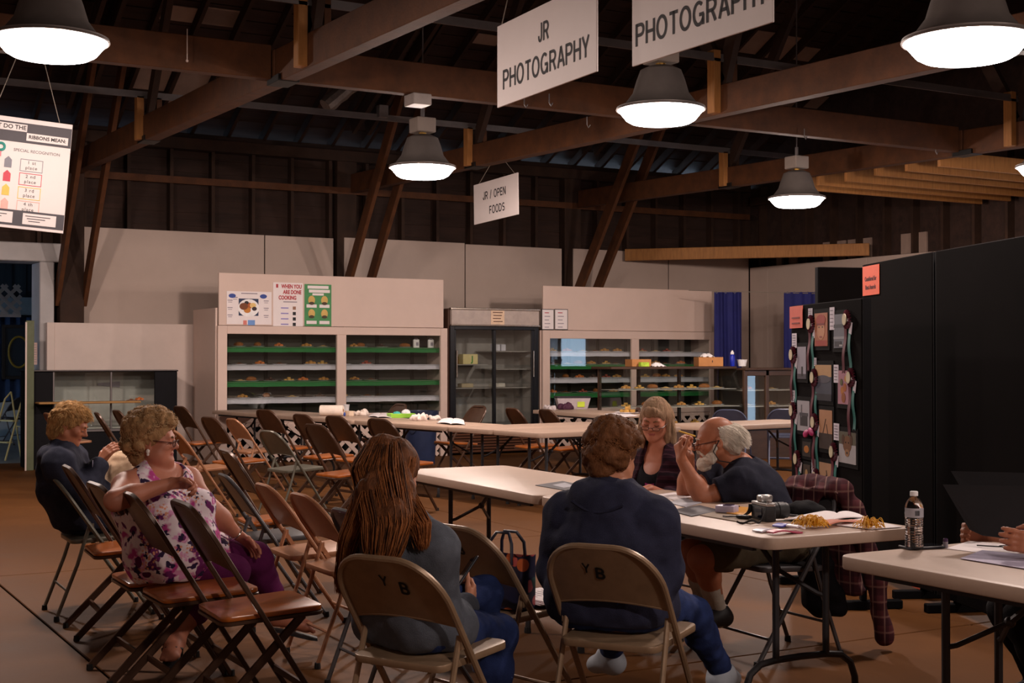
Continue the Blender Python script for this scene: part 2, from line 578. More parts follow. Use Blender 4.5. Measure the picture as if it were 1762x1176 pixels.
# ================================================================== roof and trusses
RB, RS = 19.75, 0.5                       # eaves line and slope
RIDGE = 7.0
def zr(b):
    return ZE + 0.1 + RS * (RB - b) if b > RIDGE else ZE + 0.1 + RS * (RB - RIDGE) - RS * (RIDGE - b)
mb = MB()
for b0, b1 in ((RB + 0.3, RIDGE), (RIDGE, B0 - 0.8)):
    mb.add([(A0 - 0.3, b0, zr(b0) + 0.16), (A1 + 0.5, b0, zr(b0) + 0.16), (A1 + 0.5, b1, zr(b1) + 0.16), (A0 - 0.3, b1, zr(b1) + 0.16),
            (A0 - 0.3, b0, zr(b0) + 0.26), (A1 + 0.5, b0, zr(b0) + 0.26), (A1 + 0.5, b1, zr(b1) + 0.26), (A0 - 0.3, b1, zr(b1) + 0.26)],
           [(0, 1, 2, 3), (7, 6, 5, 4), (0, 4, 5, 1), (1, 5, 6, 2), (2, 6, 7, 3), (3, 7, 4, 0)])
for aa in (A0 - 0.05, A1 + 0.25):          # gable ends
    vs = [(aa, B0 - 0.8, ZE), (aa, RB + 0.3, ZE), (aa, RB + 0.3, zr(RB + 0.3) + 0.2), (aa, RIDGE, zr(RIDGE) + 0.2), (aa, B0 - 0.8, zr(B0 - 0.8) + 0.2)]
    mb.add(vs + [(x + 0.05, y, z) for x, y, z in vs], [(0, 1, 2, 3, 4), (9, 8, 7, 6, 5), (0, 5, 6, 1), (1, 6, 7, 2), (2, 7, 8, 3), (3, 8, 9, 4), (4, 9, 5, 0)])
ceiling = struct(mb.build('ceiling', m_sheath, smooth=0))
# roof boards course by course where the photo looks up at them
n = (Vector((0, -RS, -1))).normalized()
b = RB - 0.1
while b > 12.0:
    mb = MB()
    b2 = b - 0.21
    o = rb.uniform(0, 0.012)
    mb.bar((A0, (b + b2) / 2, zr((b + b2) / 2) + 0.15 - o), (A1 + 0.2, (b + b2) / 2, zr((b + b2) / 2) + 0.15 - o), 0.225, 0.02, (0, RS, 1))
    mb.build('roof_board', m_sheath, ceiling, smooth=0)
    b = b2 - 0.008
a = 0.3
while a < A1 + 0.1:
    mb = MB()
    mb.bar((a, RB, zr(RB) + 0.06), (a, RIDGE, zr(RIDGE) + 0.06), 0.05, 0.15, (0, 0, 1))
    mb.build('rafter', m_timber_dark, ceiling, smooth=0)
    a += 0.55
# pale sheets nailed between rafters
def sheet_on_roof(x0, x1, y0, y1):
    def hit(px, py):
        r, f = ray(px, py)
        t = (zr(0) if False else (ZE + 0.1 + RS * RB + 0.12 - HC)) / (r.z + RS * r.y)
        return Vector((0, 0, HC)) + r * t
    c = [hit(x0, y1), hit(x1, y1), hit(x1, y0), hit(x0, y0)]
    a0, a1 = min(p.x for p in c), max(p.x for p in c)
    b0, b1 = min(p.y for p in c), max(p.y for p in c)
    am = (a0 + a1) / 2
    k = round((am - 0.3 - 0.275) / 0.55)
    am = 0.3 + 0.275 + 0.55 * k
    mb = MB()
    mb.bar((am, b0, zr(b0) + 0.12), (am, b1, zr(b1) + 0.12), 0.46, 0.012, (0, 0, 1))
    mb.build('roof_sheet', m_patch, ceiling, smooth=0)
for q in ((226, 264, 117, 151), (280, 320, 120, 156), (275, 320, 12, 32), (330, 375, 16, 38), (395, 420, 20, 45), (240, 330, 160, 180),
          (1290, 1325, 55, 92), (1325, 1360, 62, 100), (1362, 1386, 80, 102), (1360, 1382, 168, 188), (1396, 1420, 166, 186), (800, 830, 58, 72)):
    sheet_on_roof(*q)

def zc(b):
    return 3.70 + 0.0225 * (b - 8.0)
for ci, c in enumerate(cols):
    # bottom chord: two planks spliced, with steel plates
    bs = [19.2, 15.3, 11.0, 6.7, 0.5, B0]
    for k in range(len(bs) - 1):
        b0, b1 = bs[k], bs[k + 1]
        mb = MB()
        h = 0.28
        mb.bar((c, b0, zc(b0) + h / 2), (c, b1 + 0.01, zc(b1) + h / 2), 0.16 if k % 2 else 0.14, h)
        mb.build('tie_beam', m_timber, ceiling, bevel=0.006, smooth=0)
        mb = MB()
        mb.bar((c, b1 + 0.14, zc(b1) + 0.02), (c, b1 - 0.14, zc(b1) + 0.02), 0.19, 0.06)
        mb.build('splice_plate', m_black_plate, ceiling, bevel=0.003, smooth=0)
    for b in (15.3, 10.3, 5.3):
        mb = MB()
        mb.bb((c - 0.15, b - 0.05, zc(b) + 0.01), (c - 0.07, b + 0.06, 4.36))
        mb.build('strut', m_strut, ceiling, bevel=0.004, smooth=0)
        mb = MB()
        mb.bb((c + 0.07, b - 0.05, zc(b) + 0.05), (c + 0.13, b + 0.05, 4.36))
        mb.build('strut', m_timber, ceiling, bevel=0.004, smooth=0)
    # rafters of the truss
    for dx in (-0.12, 0.12):
        mb = MB()
        mb.bar((c + dx, 19.0, zr(19.0) - 0.12), (c + dx, RIDGE, zr(RIDGE) - 0.12), 0.06, 0.22, (0, 0, 1))
        mb.build('truss_rafter', m_timber_dark, ceiling, smooth=0)
    for b0, b1 in ((15.3, 12.6), (10.3, 12.6), (10.3, 8.0)):
        mb = MB()
        mb.bar((c, b0, zc(b0) + 0.3), (c, b1, zr(b1) - 0.15), 0.07, 0.15, (0, 1, 0.2))
        mb.build('web_member', m_timber_dark, ceiling, smooth=0)
# long joist through the trusses and the second one nearer the camera
for b, z0 in ((11.1, 3.80), (2.5, 3.66)):
    e = [A0 + 0.2] + list(cols)
    for k in range(3):
        mb = MB()
        mb.bb((e[k] + (0.09 if k else 0), b - 0.06, z0), (e[k + 1] - 0.09, b + 0.06, z0 + 0.29))
        mb.build('long_joist', m_timber, ceiling, bevel=0.006, smooth=0)
# channel rails that carry the wiring
for b, z0 in ((15.3, 4.36), (10.3, 4.27)):
    mb = MB()
    mb.bar((A0 + 0.1, b, z0 + 0.03), (A1, b, z0 + 0.03), 0.09, 0.05)
    mb.bar((A0 + 0.1, b - 0.04, z0 - 0.005), (A1, b - 0.04, z0 - 0.005), 0.02, 0.03)
    mb.build('wiring_rail', m_conduit, ceiling, smooth=0)
p = J(660, 203, 16.6)
mb = MB(); mb.bb((p.x - 0.06, 15.18, 4.37), (p.x + 0.06, 15.28, 4.52)); mb.build('junction_box', m_conduit, ceiling, bevel=0.005, smooth=0)
p = onb(724, 163, 11.0)
mb = MB(); mb.bb((p.x - 0.09, 10.96, 3.70), (p.x + 0.09, 11.16, 3.80)); mb.build('junction_box', mat('grey_box', (150, 140, 136), 0.6), ceiling, bevel=0.006, smooth=0)
# flexible duct between the rail and the roof
mb = MB()
pts = [onb(560 + 9 * k, 183 - 7.5 * k, 16.2) for k in range(8)]
mb.tube(pts, [0.10 + 0.012 * (k % 2) for k in range(8)], 10)
mb.build('flexible_duct', mat('dusty_foil', (120, 112, 108), 0.5, metal=0.4, var=0.25, scale=20), ceiling)
# loose joists at the right between the third truss and the side wall
b = 11.5
k = 0
while b < 14.5:
    mb = MB()
    z0 = 3.70 + 0.008 * (k % 3)
    mb.bb((cols[2] + 0.08, b - 0.025, z0), (A1, b + 0.025, z0 + 0.19))
    mb.build('pine_joist', m_strut, ceiling, bevel=0.004, smooth=0)
    b += 0.52
    k += 1
# small hooks under the beams, a string and a loose wire
for px, py in ((945, 180), (1384, 238), (1610, 264), (1010, 218), (902, 183)):
    c = at(px, py, 3.76)
    mb = MB()
    mb.tube([c + Vector((0, 0, 0.1)), c + Vector((0, 0, 0.02)), c + Vector((0.02, 0, -0.01)), c + Vector((0.035, 0, 0.02))], 0.006, 6)
    mb.build('hook', m_conduit, ceiling)
c = onb(322, 90, 10.9)
mb = MB(); mb.tube([c + Vector((0, 0, 0.19)), c + Vector((0, 0, -0.06))], 0.004, 5); mb.blob(c + Vector((0, 0, -0.07)), 0.012, 6, 4)
mb.build('pull_cord', m_white_trim, ceiling)

# ================================================================== next room seen through the doorway
m_annex_wall = mat('corrugated_grey', (70, 78, 88), 0.7, var=0.15, scale=2, stretch=(8, 1, 0.2))
mb = MB()
for k in range(70):
    mb.bb((-3 + k * 0.12, 25.6 + (k % 2) * 0.02, 0), (-3 + k * 0.12 + 0.12, 25.7, 4.2))
mb.bb((5.4, 19.75, 0), (5.5, 25.7, 4.2))
mb.bb((-3.1, 19.75, 4.15), (5.5, 25.7, 4.25))
mb.bb((-3.1, 22.6, 0), (-3.0, 25.7, 4.2)); mb.bb((-3.1, 19.75, 0), (-3.0, 20.4, 4.2)); mb.bb((-3.1, 19.75, 2.6), (-3.0, 25.7, 4.2))
struct(mb.build('wall_annex', m_annex_wall, smooth=0))
m_pale = mat('pale_blue_paint', (168, 182, 192), 0.6, var=0.08)
e0 = onb(-40, 520, 25.4); e1 = onb(63, 520, 25.4)
zt = onb(40, 512, 25.4).z; zb = onb(40, 542, 25.4).z
mb = MB(); mb.bb((e0.x - 1, 25.4, zb), (5.2, 25.45, zt)); tag(mb.build('wall_board', m_pale, smooth=0), 'pale horizontal board across the far wall of the next room', 'board')
zt2 = onb(20, 546, 25.3).z; zb2 = onb(20, 690, 25.3).z
mb = MB()
mb.sheet(lambda u, v: (e0.x - 1 + u * (5.2 - e0.x + 1), 25.25 + 0.03 * math.sin(u * 90), zb2 + v * (zt2 - zb2)), 90, 2, th=0.01)
tag(mb.build('blue_drape', mat('blue_drape_cloth', (44, 66, 104), 0.85, var=0.2)), 'dull blue cloth hung along the far wall of the next room', 'drape')
mb = MB(); mb.bb((e0.x - 1, 25.2, 0), (5.2, 25.5, zb2 - 0.02)); tag(mb.build('base_cabinet', m_pale, bevel=0.01, smooth=0), 'low pale blue-white cupboard at the foot of the far wall of the next room', 'cupboard')
# framed picture with a yellow ring
p0 = onb(6, 562, 25.1); p1 = onb(46, 650, 25.1)
t = thing('framed_picture', 'dark framed picture with a yellow ring seen through the left doorway', 'picture', ((p0.x + p1.x) / 2, 25.1, (p0.z + p1.z) / 2))
w, h = (p1.x - p0.x), (p0.z - p1.z)
mb = MB()
for sx in (-1, 1):
    mb.box((sx * w / 2, 0, 0), (0.06, 0.05, h + 0.06)); mb.box((0, 0, sx * h / 2), (w - 0.06, 0.05, 0.06))
mb.build('frame', mat('near_black', (20, 20, 24), 0.5), t, bevel=0.004, smooth=0)
mb = MB(); mb.box((0, 0.01, 0), (w - 0.05, 0.015, h - 0.05)); mb.build('canvas', mat('dark_teal_print', (30, 44, 58), 0.7), t, smooth=0)
mb = MB(); mb.tube([(0.06 + 0.17 * math.cos(q), -0.005, 0.27 * math.sin(q)) for q in np.linspace(0, 2 * PI, 28, endpoint=False)], 0.02, 6, closed=True)
mb.build('ring', mat('dull_yellow', (150, 130, 50), 0.6), t)
def lattice(parent, x0, x1, z0, z1, y, pitch, w, m, th=0.012, name='lattice_strip'):
    """diagonal crossing strips clipped to a rectangle in the local XZ plane"""
    for sgn, yy in ((1, y), (-1, y - th)):
        span = (x1 - x0) + (z1 - z0)
        n = int(span / pitch) + 1
        for k in range(n + 1):
            if sgn > 0:
                s = x0 - (z1 - z0) + k * pitch        # x at z0, going up-right
                xa, xb = max(s, x0), min(s + (z1 - z0), x1)
                if xb - xa < 0.03: continue
                pa, pb = (xa, yy, z0 + xa - s), (xb, yy, z0 + xb - s)
            else:
                s = x0 + k * pitch                    # x at z0, going up-left
                xb, xa = min(s, x1), max(s - (z1 - z0), x0)
                if xb - xa < 0.03: continue
                pa, pb = (xb, yy, z0 + s - xb), (xa, yy, z0 + s - xa)
            mb = MB()
            mb.bar(pa, pb, th, w, (0, 0, 1))
            mb.build(name, m, parent, smooth=0)
# ================================================================== hanging lamps
m_lamp_metal = mat('lamp_housing_grey', (120, 112, 108), 0.45, metal=0.3, var=0.08)
m_lamp_box = mat('ballast_box_grey', (160, 148, 140), 0.5, var=0.06)
m_lens = emis('lamp_lens', (1.0, 0.93, 0.93), LAMP * 2)
_nt = m_lens.node_tree                     # glowing prismatic glass: half of the bulb's light passes straight through
_tr = _nt.nodes.new('ShaderNodeBsdfTransparent'); _mx = _nt.nodes.new('ShaderNodeMixShader'); _mx.inputs[0].default_value = 0.5
_nt.links.new(_tr.outputs[0], _mx.inputs[1]); _nt.links.new([n_ for n_ in _nt.nodes if n_.type == 'EMISSION'][0].outputs[0], _mx.inputs[2]); _nt.links.new(_mx.outputs[0], _nt.nodes['Material Output'].inputs[0])
ZL = 3.385
def lamp(loc, label, top, pw=1.0):
    t = thing('high_bay_lamp', label, 'lamp', loc, 0.0, 'hanging high-bay lamps')
    mb = MB(); mb.lathe([(0.10, 0.33), (0.16, 0.30), (0.19, 0.22), (0.22, 0.12), (0.28, 0.04), (0.345, 0.012), (0.345, 0.0), (0.33, 0.004), (0.26, 0.04), (0.2, 0.11)], 40, caps=(True, True))
    mb.build('reflector', m_lamp_metal, t)
    mb = MB(); mb.lathe([(0.335, 0.0), (0.33, -0.012), (0.27, -0.085), (0.235, -0.105), (0.15, -0.113), (0.0, -0.115)], 40, caps=(True, False))
    mb.build('lens', m_lens, t)
    mb = MB(); mb.tube([(0.342 * math.cos(q), 0.342 * math.sin(q), -0.004) for q in np.linspace(0, 2 * PI, 40, endpoint=False)], 0.008, 6, closed=True)
    mb.build('rim_ring', m_lamp_metal, t)
    mb = MB(); mb.box((0, 0, 0.43), (0.21, 0.21, 0.15)); mb.build('ballast_box', m_lamp_box, t, bevel=0.008, smooth=0)
    mb = MB(); mb.tube([(0, 0, 0.325), (0, 0, 0.36)], 0.04, 12); mb.build('neck', mat('brass', (190, 150, 80), 0.3, metal=0.9), t)
    mb = MB(); mb.tube([(0, 0, 0.5), (0, 0, 0.62)], 0.022, 8); mb.tube([(0, 0, 0.6), (0.01, 0, top - loc[2])], 0.008, 6); mb.build('hanger', m_conduit, t)
    sp = bpy.data.lights.new('bulb', 'POINT')
    sp.energy = LAMP_W * 4 * pw; sp.color = LAMP_COL; sp.shadow_soft_size = 0.11
    link('bulb', sp, t, (0, 0, -0.03))
    pl = bpy.data.lights.new('bulb', 'POINT')
    pl.energy = LAMP_UP * pw; pl.color = LAMP_COL; pl.shadow_soft_size = 0.12
    link('bulb', pl, t, (0, 0, -0.15))
    return t
def lp(px, py, w):
    d = FPX * 0.70 / w
    return J(px, py, d)
for px, py, w, lab in ((88, 68, 197, 'large glaring lamp at the upper left corner above the hanging ribbon chart'),
                       (1137, 188, 155, 'glaring lamp below the large word board, just right of centre'),
                       (727, 288, 117, 'glaring lamp left of the small foods board'),
                       (1371, 341, 99, 'smallest and farthest lamp, under the loose pine joists at the right'),
                       (1664, 68, 222, 'largest glaring lamp at the upper right corner')):
    c = lp(px, py, w)
    lamp((c.x, c.y, c.z), lab, zr(c.y) + 0.1, 1.2 if c.y > 12 else (0.75 if c.y < 7 else 0.9))
# the same row goes on outside the picture
for a, b, w_ in ((1.7, 13.6, 'left of the ribbon chart'), (11.6, 9.3, 'above the black boards'), (1.9, -0.2, 'behind the camera at the left'), (6.6, 0.3, 'behind the camera at the right')):
    lamp((a, b, ZL), 'high-bay lamp of the same rows outside the picture, ' + w_, zr(b) + 0.1, 1.2 if b > 12 else (0.95 if b < 2 else 1.0))

# ================================================================== hanging boards
m_board = mat('white_sign_board', (208, 198, 196), 0.5, var=0.03, scale=2)
m_ink = mat('black_ink', (34, 32, 36), 0.7, var=0.05)
m_string = mat('string', (120, 110, 100), 0.8)
def hang_sign(name, label, lefttop, righttop, h, lines, strings, zoff=0.0):
    """board between two top corners (world), reading from left to right for the camera"""
    l, r = Vector(lefttop), Vector(righttop)
    w = (Vector((r.x, r.y, 0)) - Vector((l.x, l.y, 0))).length
    ang = math.atan2(r.y - l.y, r.x - l.x)
    c = (l + r) / 2
    t = thing(name, label, 'sign', (c.x, c.y, c.z - h), ang)
    tilt = math.atan2(r.z - l.z, w)
    R = eul(0, -tilt, 0)
    mb = MB(); mb.box((0, 0, h / 2), (w, 0.012, h), R); mb.build('board', m_board, t, bevel=0.002, smooth=0)
    for txt, x, z, size, sx in lines:
        stroke_text(txt, size, 0.155, m_ink, t, R @ Vector((x, -0.0072, z)), R @ RFRONT, sx=sx, gap=0.16)
    for (x, z0), (x1, z1) in strings:
        mb = MB(); mb.tube([(x, 0, z0), (x1, 0, z1)], 0.004, 5); mb.build('string', m_string, t)
    return t
SW, SH = 1.2, 0.53
def corner(px, py, d):
    return J(px, py, d)
l = corner(857, 46, 8.85); r = corner(1028, 0, 7.72); r.z = l.z
hang_sign('hanging_sign', 'white board lettered JR PHOTOGRAPHY hung by strings', l, r, SH, [('JR', 0.0, 0.365, 0.115, 0.9), ('PHOTOGRAPHY', 0.0, 0.165, 0.125, 1.0)], [((-0.58, SH), (-0.46, 3.8 - l.z + SH)), ((0.5, SH), (0.42, 3.8 - l.z + SH))])
l = corner(1089, 115, 7.59); r = corner(1331, 38.5, 6.58); l.z += SH; r.z = l.z
hang_sign('hanging_sign', 'white board cut by the top edge, lettered PHOTOGRAPHY', l, r, SH, [('PHOTOGRAPHY', 0.0, 0.165, 0.125, 1.0)], [((-0.5, SH), (-0.42, 3.8 - l.z + SH)), ((0.5, SH), (0.42, 3.8 - l.z + SH))])
l = corner(816, 319, 17.5); r = corner(892, 299.5, 16.5); r.z = l.z + 0.03
hang_sign('hanging_sign', 'small white board lettered JR / OPEN FOODS hung in the middle of the hall', l, r, 0.51, [('JR / OPEN', -0.02, 0.335, 0.10, 1.0), ('FOODS', 0.05, 0.14, 0.10, 1.0)], [((-0.44, 0.5), (-0.1, zc(15) + 0.02 - l.z + 0.51)), ((0.5, 0.51), (0.2, zc(15) + 0.02 - l.z + 0.51))])

# ribbon chart
t_c = J(37, 299, 10.2)
t = thing('ribbon_chart', 'hanging white poster headed WHAT DO THE RIBBONS MEAN beside the left lamp', 'poster', t_c, 0.0)
t.rotation_euler = (0, math.radians(4.6), math.radians(-9))
t.scale = (1.186,) * 3
CW, CH = 0.56, 0.70
mb = MB(); mb.box((0, 0, 0), (CW, 0.01, CH)); mb.build('chart_board', m_board, t, bevel=0.002, smooth=0)
m_dk = mat('chart_dark_grey', (62, 58, 64), 0.6, var=0.05)
def flat(name, x, z, w, h, m, y=-0.0065, th=0.002):
    mb = MB(); mb.box((x, y, z), (w, th, h)); return mb.build(name, m, t, smooth=0)
ct = CH / 2
flat('dark_band', 0, ct - 0.092, CW - 0.004, 0.125, m_dk)
flat('dark_band', 0, -ct + 0.068, CW - 0.004, 0.098, m_dk)
flat('title_strip', -0.125, ct - 0.063, 0.27, 0.045, m_board, -0.009)
flat('title_strip', 0.135, ct - 0.115, 0.25, 0.048, m_board, -0.009)
letters('WHAT DO THE', 0.037, m_ink, t, (-0.125, -0.0105, ct - 0.063), RFRONT, bold=0.0008)
letters('RIBBONS MEAN:', 0.031, m_ink, t, (0.135, -0.0105, ct - 0.115), RFRONT, bold=0.0008)
letters('SPECIAL RECOGNITION', 0.026, m_dk, t, (0.08, -0.0065, ct - 0.205), RFRONT)
mb = MB(); mb.tube([(-0.135 + 0.022 * math.cos(q), -0.008, ct - 0.195 + 0.022 * math.sin(q)) for q in np.linspace(0, 2 * PI, 20, endpoint=False)], 0.009, 6, closed=True)
mb.build('rosette_drawing', mat('teal_print', (60, 140, 130), 0.6), t)
flat('rosette_tail', -0.137, ct - 0.24, 0.016, 0.035, mat('pink_print', (214, 120, 130), 0.6))
for k, (txt, c2) in enumerate((('1 st', (120, 120, 130)), ('2 nd', (190, 60, 76)), ('3 rd', (206, 176, 80)), ('4 th', (222, 160, 150)))):
    zz = ct - 0.285 - k * 0.088
    mc = mat('ribbon_print_%d' % k, c2, 0.6)
    mb = MB(); mb.prism([(-0.022, -0.036), (0.022, -0.036), (0.022, 0.014), (0.0, 0.036), (-0.022, 0.014)], 0, 0.002)
    mb.xf(Matrix.Translation((-0.085, -0.0052, zz)) @ RFRONT.to_4x4()); mb.build('ribbon_drawing', mc, t, smooth=0)
    mb = MB()
    for sx in (-1, 1):
        mb.box((0.055 + sx * 0.066, -0.006, zz - 0.01), (0.004, 0.002, 0.078)); mb.box((0.055, -0.006, zz - 0.01 + sx * 0.037), (0.132, 0.002, 0.004))
    mb.build('box_outline', mc, t, smooth=0)
    letters(txt, 0.03, m_ink, t, (0.055, -0.0062, zz + 0.008), RFRONT, spacing=1.15)
    letters('place', 0.03, m_ink, t, (0.055, -0.0062, zz - 0.025), RFRONT, spacing=1.15)
for x in (-0.13, 0.13):
    flat('note_card', x, -ct + 0.068, 0.2, 0.07, m_board, -0.009)
    for q in range(3):
        flat('text_line', x - 0.01 - 0.01 * q, -ct + 0.086 - q * 0.016, 0.15 - 0.04 * q, 0.005, m_dk, -0.0105, 0.001)
for x0, x1 in ((0.2, 0.06), (-0.2, -0.08)):
    mb = MB(); mb.tube([(x0, 0, ct), (x1, 0, ct + 0.42)], 0.003, 5); mb.build('string', m_string, t)
# ================================================================== folding chairs (face local +Y)
m_beige = mat('beige_chair_paint', (150, 124, 98), 0.38, metal=0.25, var=0.14, scale=14, bump=0.03, spec=0.5)
m_tan = mat('tan_chair_paint', (164, 114, 82), 0.36, metal=0.2, var=0.10, scale=14, spec=0.5)
m_greygreen = mat('grey_green_chair_paint', (104, 100, 88), 0.36, metal=0.3, var=0.12, scale=14, spec=0.5)
m_darkgrey = mat('dark_grey_chair_paint', (84, 82, 84), 0.32, metal=0.35, var=0.12, scale=14, spec=0.5)
m_brown = mat('dark_brown_chair_paint', (74, 50, 36), 0.36, metal=0.25, var=0.2, scale=12, spec=0.5)
m_blue_plastic = mat('navy_grey_chair_shell', (72, 78, 100), 0.32, var=0.08, spec=0.5)
m_seatwood = mat('varnished_seat_wood', (160, 84, 28), 0.3, var=0.22, scale=5, stretch=(9, 0.8, 2), spec=0.5, coat=0.3)
m_rubber = mat('dark_rubber', (34, 32, 32), 0.8)
m_marker = mat('black_marker', (22, 20, 22), 0.6)

def chair_proto(style, m, m_seat=None):
    wood = style == 'wood'
    H = 0.86 if wood else 0.78
    yf, yb = 0.25, -0.28
    hw = 0.215
    yz = lambda z: yf + (yb - yf) * z / H
    root = bpy.data.objects.new('folding_chair', None)
    root.empty_display_size = 0.1
    COL.objects.link(root)
    R = 0.12 if wood else 0.15
    zc_ = H - R
    path = [(-hw, z) for z in ((0.0, 0.2, 0.42, zc_) if wood else (0.0, 0.2, 0.42, zc_))]
    for k in range(1, 10):
        q = PI - k * PI / 2 / 9
        path.append((-hw + R + R * math.cos(q), zc_ + R * math.sin(q)))
    path += [(-x, z) for x, z in reversed(path)]
    mb = MB()
    if wood:
        mb.tube([(x, yz(z), z) for x, z in path], 0.0185, 4, up=(1, 0, 0), off=PI / 4, sx=0.75)
    else:
        mb.tube([(x, yz(z), z) for x, z in path], 0.0115, 8)
    fr = mb.build('frame', m, root, bevel=0.003 if wood else 0)
    # back panel
    zb = 0.60 if wood else 0.555
    def pan(u, v):
        z = zb + (H - 0.006 - zb) * v
        w = hw - 0.004 if z < zc_ else max(0.0, hw - R + math.sqrt(max(0, R * R - (z - zc_) ** 2)) - 0.004)
        x = (u * 2 - 1) * w
        zz = z + (0.022 * (1 - (u * 2 - 1) ** 2) if v < 0.3 else 0) * (1 - v / 0.3 if v < 0.3 else 0)
        return (x, yz(zz) - 0.018 * (1 - (x / hw) ** 2) + 0.004, zz)
    mb = MB(); mb.sheet(pan, 14, 12, th=0.008)
    if not wood:
        mb.tube([Vector(pan(i / 14, 0.0)) + Vector((0, 0.004, 0)) for i in range(15)], 0.0055, 6)
    mb.build('backrest', m, root)
    # seat
    sy0, sy1 = (-0.17, 0.235) if wood else (-0.19, 0.205)
    def rr(w0, w1, y0, y1, r):
        P = []
        for cx, cy, a0 in ((w1 - r, y1 - r, 0), (-w1 + r, y1 - r, 90), (-w0 + r, y0 + r, 180), (w0 - r, y0 + r, 270)):
            for k in range(5):
                a = math.radians(a0 + k * 22.5)
                P.append((cx + r * math.cos(a), cy + r * math.sin(a)))
        return P
    mb = MB()
    mb.prism(rr(0.185, 0.2, sy0, sy1, 0.04), -0.014 if wood else -0.02, 0.006)
    mb.xf(Matrix.Translation((0, 0, 0.44)) @ Matrix.Rotation(math.radians(3), 4, 'X'))
    st = mb.build('seat', m_seat or m, root, bevel=0.005, seg=2)
    if wood:
        mb = MB(); mb.prism(rr(0.189, 0.204, sy0 - 0.004, sy1 + 0.004, 0.042), -0.03, -0.0145)
        mb.xf(Matrix.Translation((0, 0, 0.44)) @ Matrix.Rotation(math.radians(3), 4, 'X'))
        mb.build('seat_rim', m, st, bevel=0.003)
    # rear legs
    ft = []
    for s in (-1, 1):
        mb = MB()
        if wood:
            mb.bar((s * 0.188, 0.15, 0.425), (s * 0.188, -0.26, 0.012), 0.018, 0.032, (0, 0, 1))
            top, bot = (0.15, 0.425), (-0.26, 0.012)
        else:
            mb.tube([(s * 0.192, yz(0.52) + 0.01, 0.52), (s * 0.195, -0.16, 0.30), (s * 0.195, -0.27, 0.012)], 0.0105, 8)
            mb.box((s * 0.203, yz(0.5), 0.5), (0.012, 0.03, 0.045))
            mb.bar((s * 0.203, yz(0.43), 0.43), (s * 0.203, yz(0.52), 0.53), 0.006, 0.02)
            bot = (-0.27, 0.012)
        lg = mb.build('leg', m, root, bevel=0.002 if wood else 0)
        mb = MB(); mb.lathe([(0.015, 0.0), (0.016, 0.006), (0.014, 0.028)], 8, (s * (0.188 if wood else 0.195), bot[0] + 0.002, 0.0))
        mb.build('rubber_foot', m_rubber, lg)
        mb = MB(); mb.lathe([(0.015, 0.0), (0.016, 0.006), (0.014, 0.028)], 8, (s * hw, yf - 0.002, 0.0))
        mb.build('rubber_foot', m_rubber, fr)
    # stretchers
    mb = MB()
    if wood:
        mb.bar((-0.188, -0.135, 0.13), (0.188, -0.135, 0.13), 0.012, 0.026)
    else:
        mb.tube([(-0.195, -0.213, 0.16), (0.195, -0.213, 0.16)], 0.007, 6)
    mb.build('stretcher', m, root)
    mb = MB()
    if wood:
        mb.bar((-hw, yz(0.14), 0.14), (hw, yz(0.14), 0.14), 0.012, 0.026)
    else:
        mb.tube([(-hw, yz(0.12), 0.12), (hw, yz(0.12), 0.12)], 0.007, 6)
    mb.build('stretcher', m, root)
    return root
_proto = {}
_specs = {'beige': ('steel', m_beige, None), 'tan': ('steel', m_tan, None), 'greygreen': ('steel', m_greygreen, None),
          'darkgrey': ('steel', m_darkgrey, None), 'brown': ('wood', m_brown, m_seatwood), 'navy': ('steel', m_blue_plastic, None)}
def chair(kind, px, py, label, group, phi=60.3, d=None, top=True):
    """stand a chair so that the middle of its back top shows at (px, py)"""
    H = 0.86 if kind == 'brown' else 0.78
    p = at(px, py, H) if d is None else J(px, py, d)
    rz = face_rot(phi)
    off = eul(0, 0, rz) @ Vector((0, -0.28, 0))
    if kind not in _proto:
        c = _proto[kind] = chair_proto(*_specs[kind])
    else:
        c = copy_tree(_proto[kind])
    c.location = (p.x - off.x, p.y - off.y, 0)
    c.rotation_euler = (0, 0, rz)
    return tag(c, label, 'chair', group)
G1 = 'chairs in the near left row'
G2 = 'chairs in the middle rows'
G3 = 'chairs near the lattice of the left case'
G4 = 'chairs behind the white tables'
G5 = 'chairs at the judging table'
ch_row = {}
ch_row['front'] = chair('brown', 312, 868, 'brown folding chair with varnished wood seat, nearest one in the lower left', G1, 62)
ch_row['elbow'] = chair('brown', 217, 851, 'brown folding chair seen edge-on under the elbow of the woman in the floral top', G1, 60)
ch_row['floral'] = chair('brown', 164, 836, 'brown folding chair the woman in the floral top sits on', G1, 60)
ch_row['edge'] = chair('brown', 116, 806, 'brown folding chair seen edge-on, between the navy hoodie woman and the floral top woman', G1, 64)
ch_row['navy'] = chair('greygreen', 84, 818, 'grey steel folding chair the woman in the navy hoodie sits on', G1, 62)
chair('tan', 452, 836, 'glossy tan folding chair, left one of the tan pair at centre left', G2, 62)
chair('tan', 516, 853, 'glossy tan folding chair, right one of the tan pair at centre left', G2, 60)
chair('darkgrey', 384, 819, 'dark grey folding chair with bright worn edge behind the left tan chair', G2, 66)
chair('brown', 388, 778, 'dark brown folding chair seen edge-on behind the worn grey chair', G2, 66)
chair('darkgrey', 590, 880, 'dark grey folding chair half hidden by the long hair of the seated woman', G2, 60)
chair('greygreen', 460, 746, 'grey-green steel folding chair standing alone among the brown chairs', G3, 50, d=12.15)
chair('brown', 540, 731, 'brown wood-seat folding chair right of the grey-green chair', G3, 52, d=11.6)
chair('brown', 454, 707, 'brown folding chair behind the grey-green chair, left end of the table', G3, 50)
chair('brown', 517, 715, 'brown folding chair partly hidden, second from the left along the long table', G3, 54)
chair('brown', 575, 718, 'brown folding chair, third from the left along the long table', G3, 52)
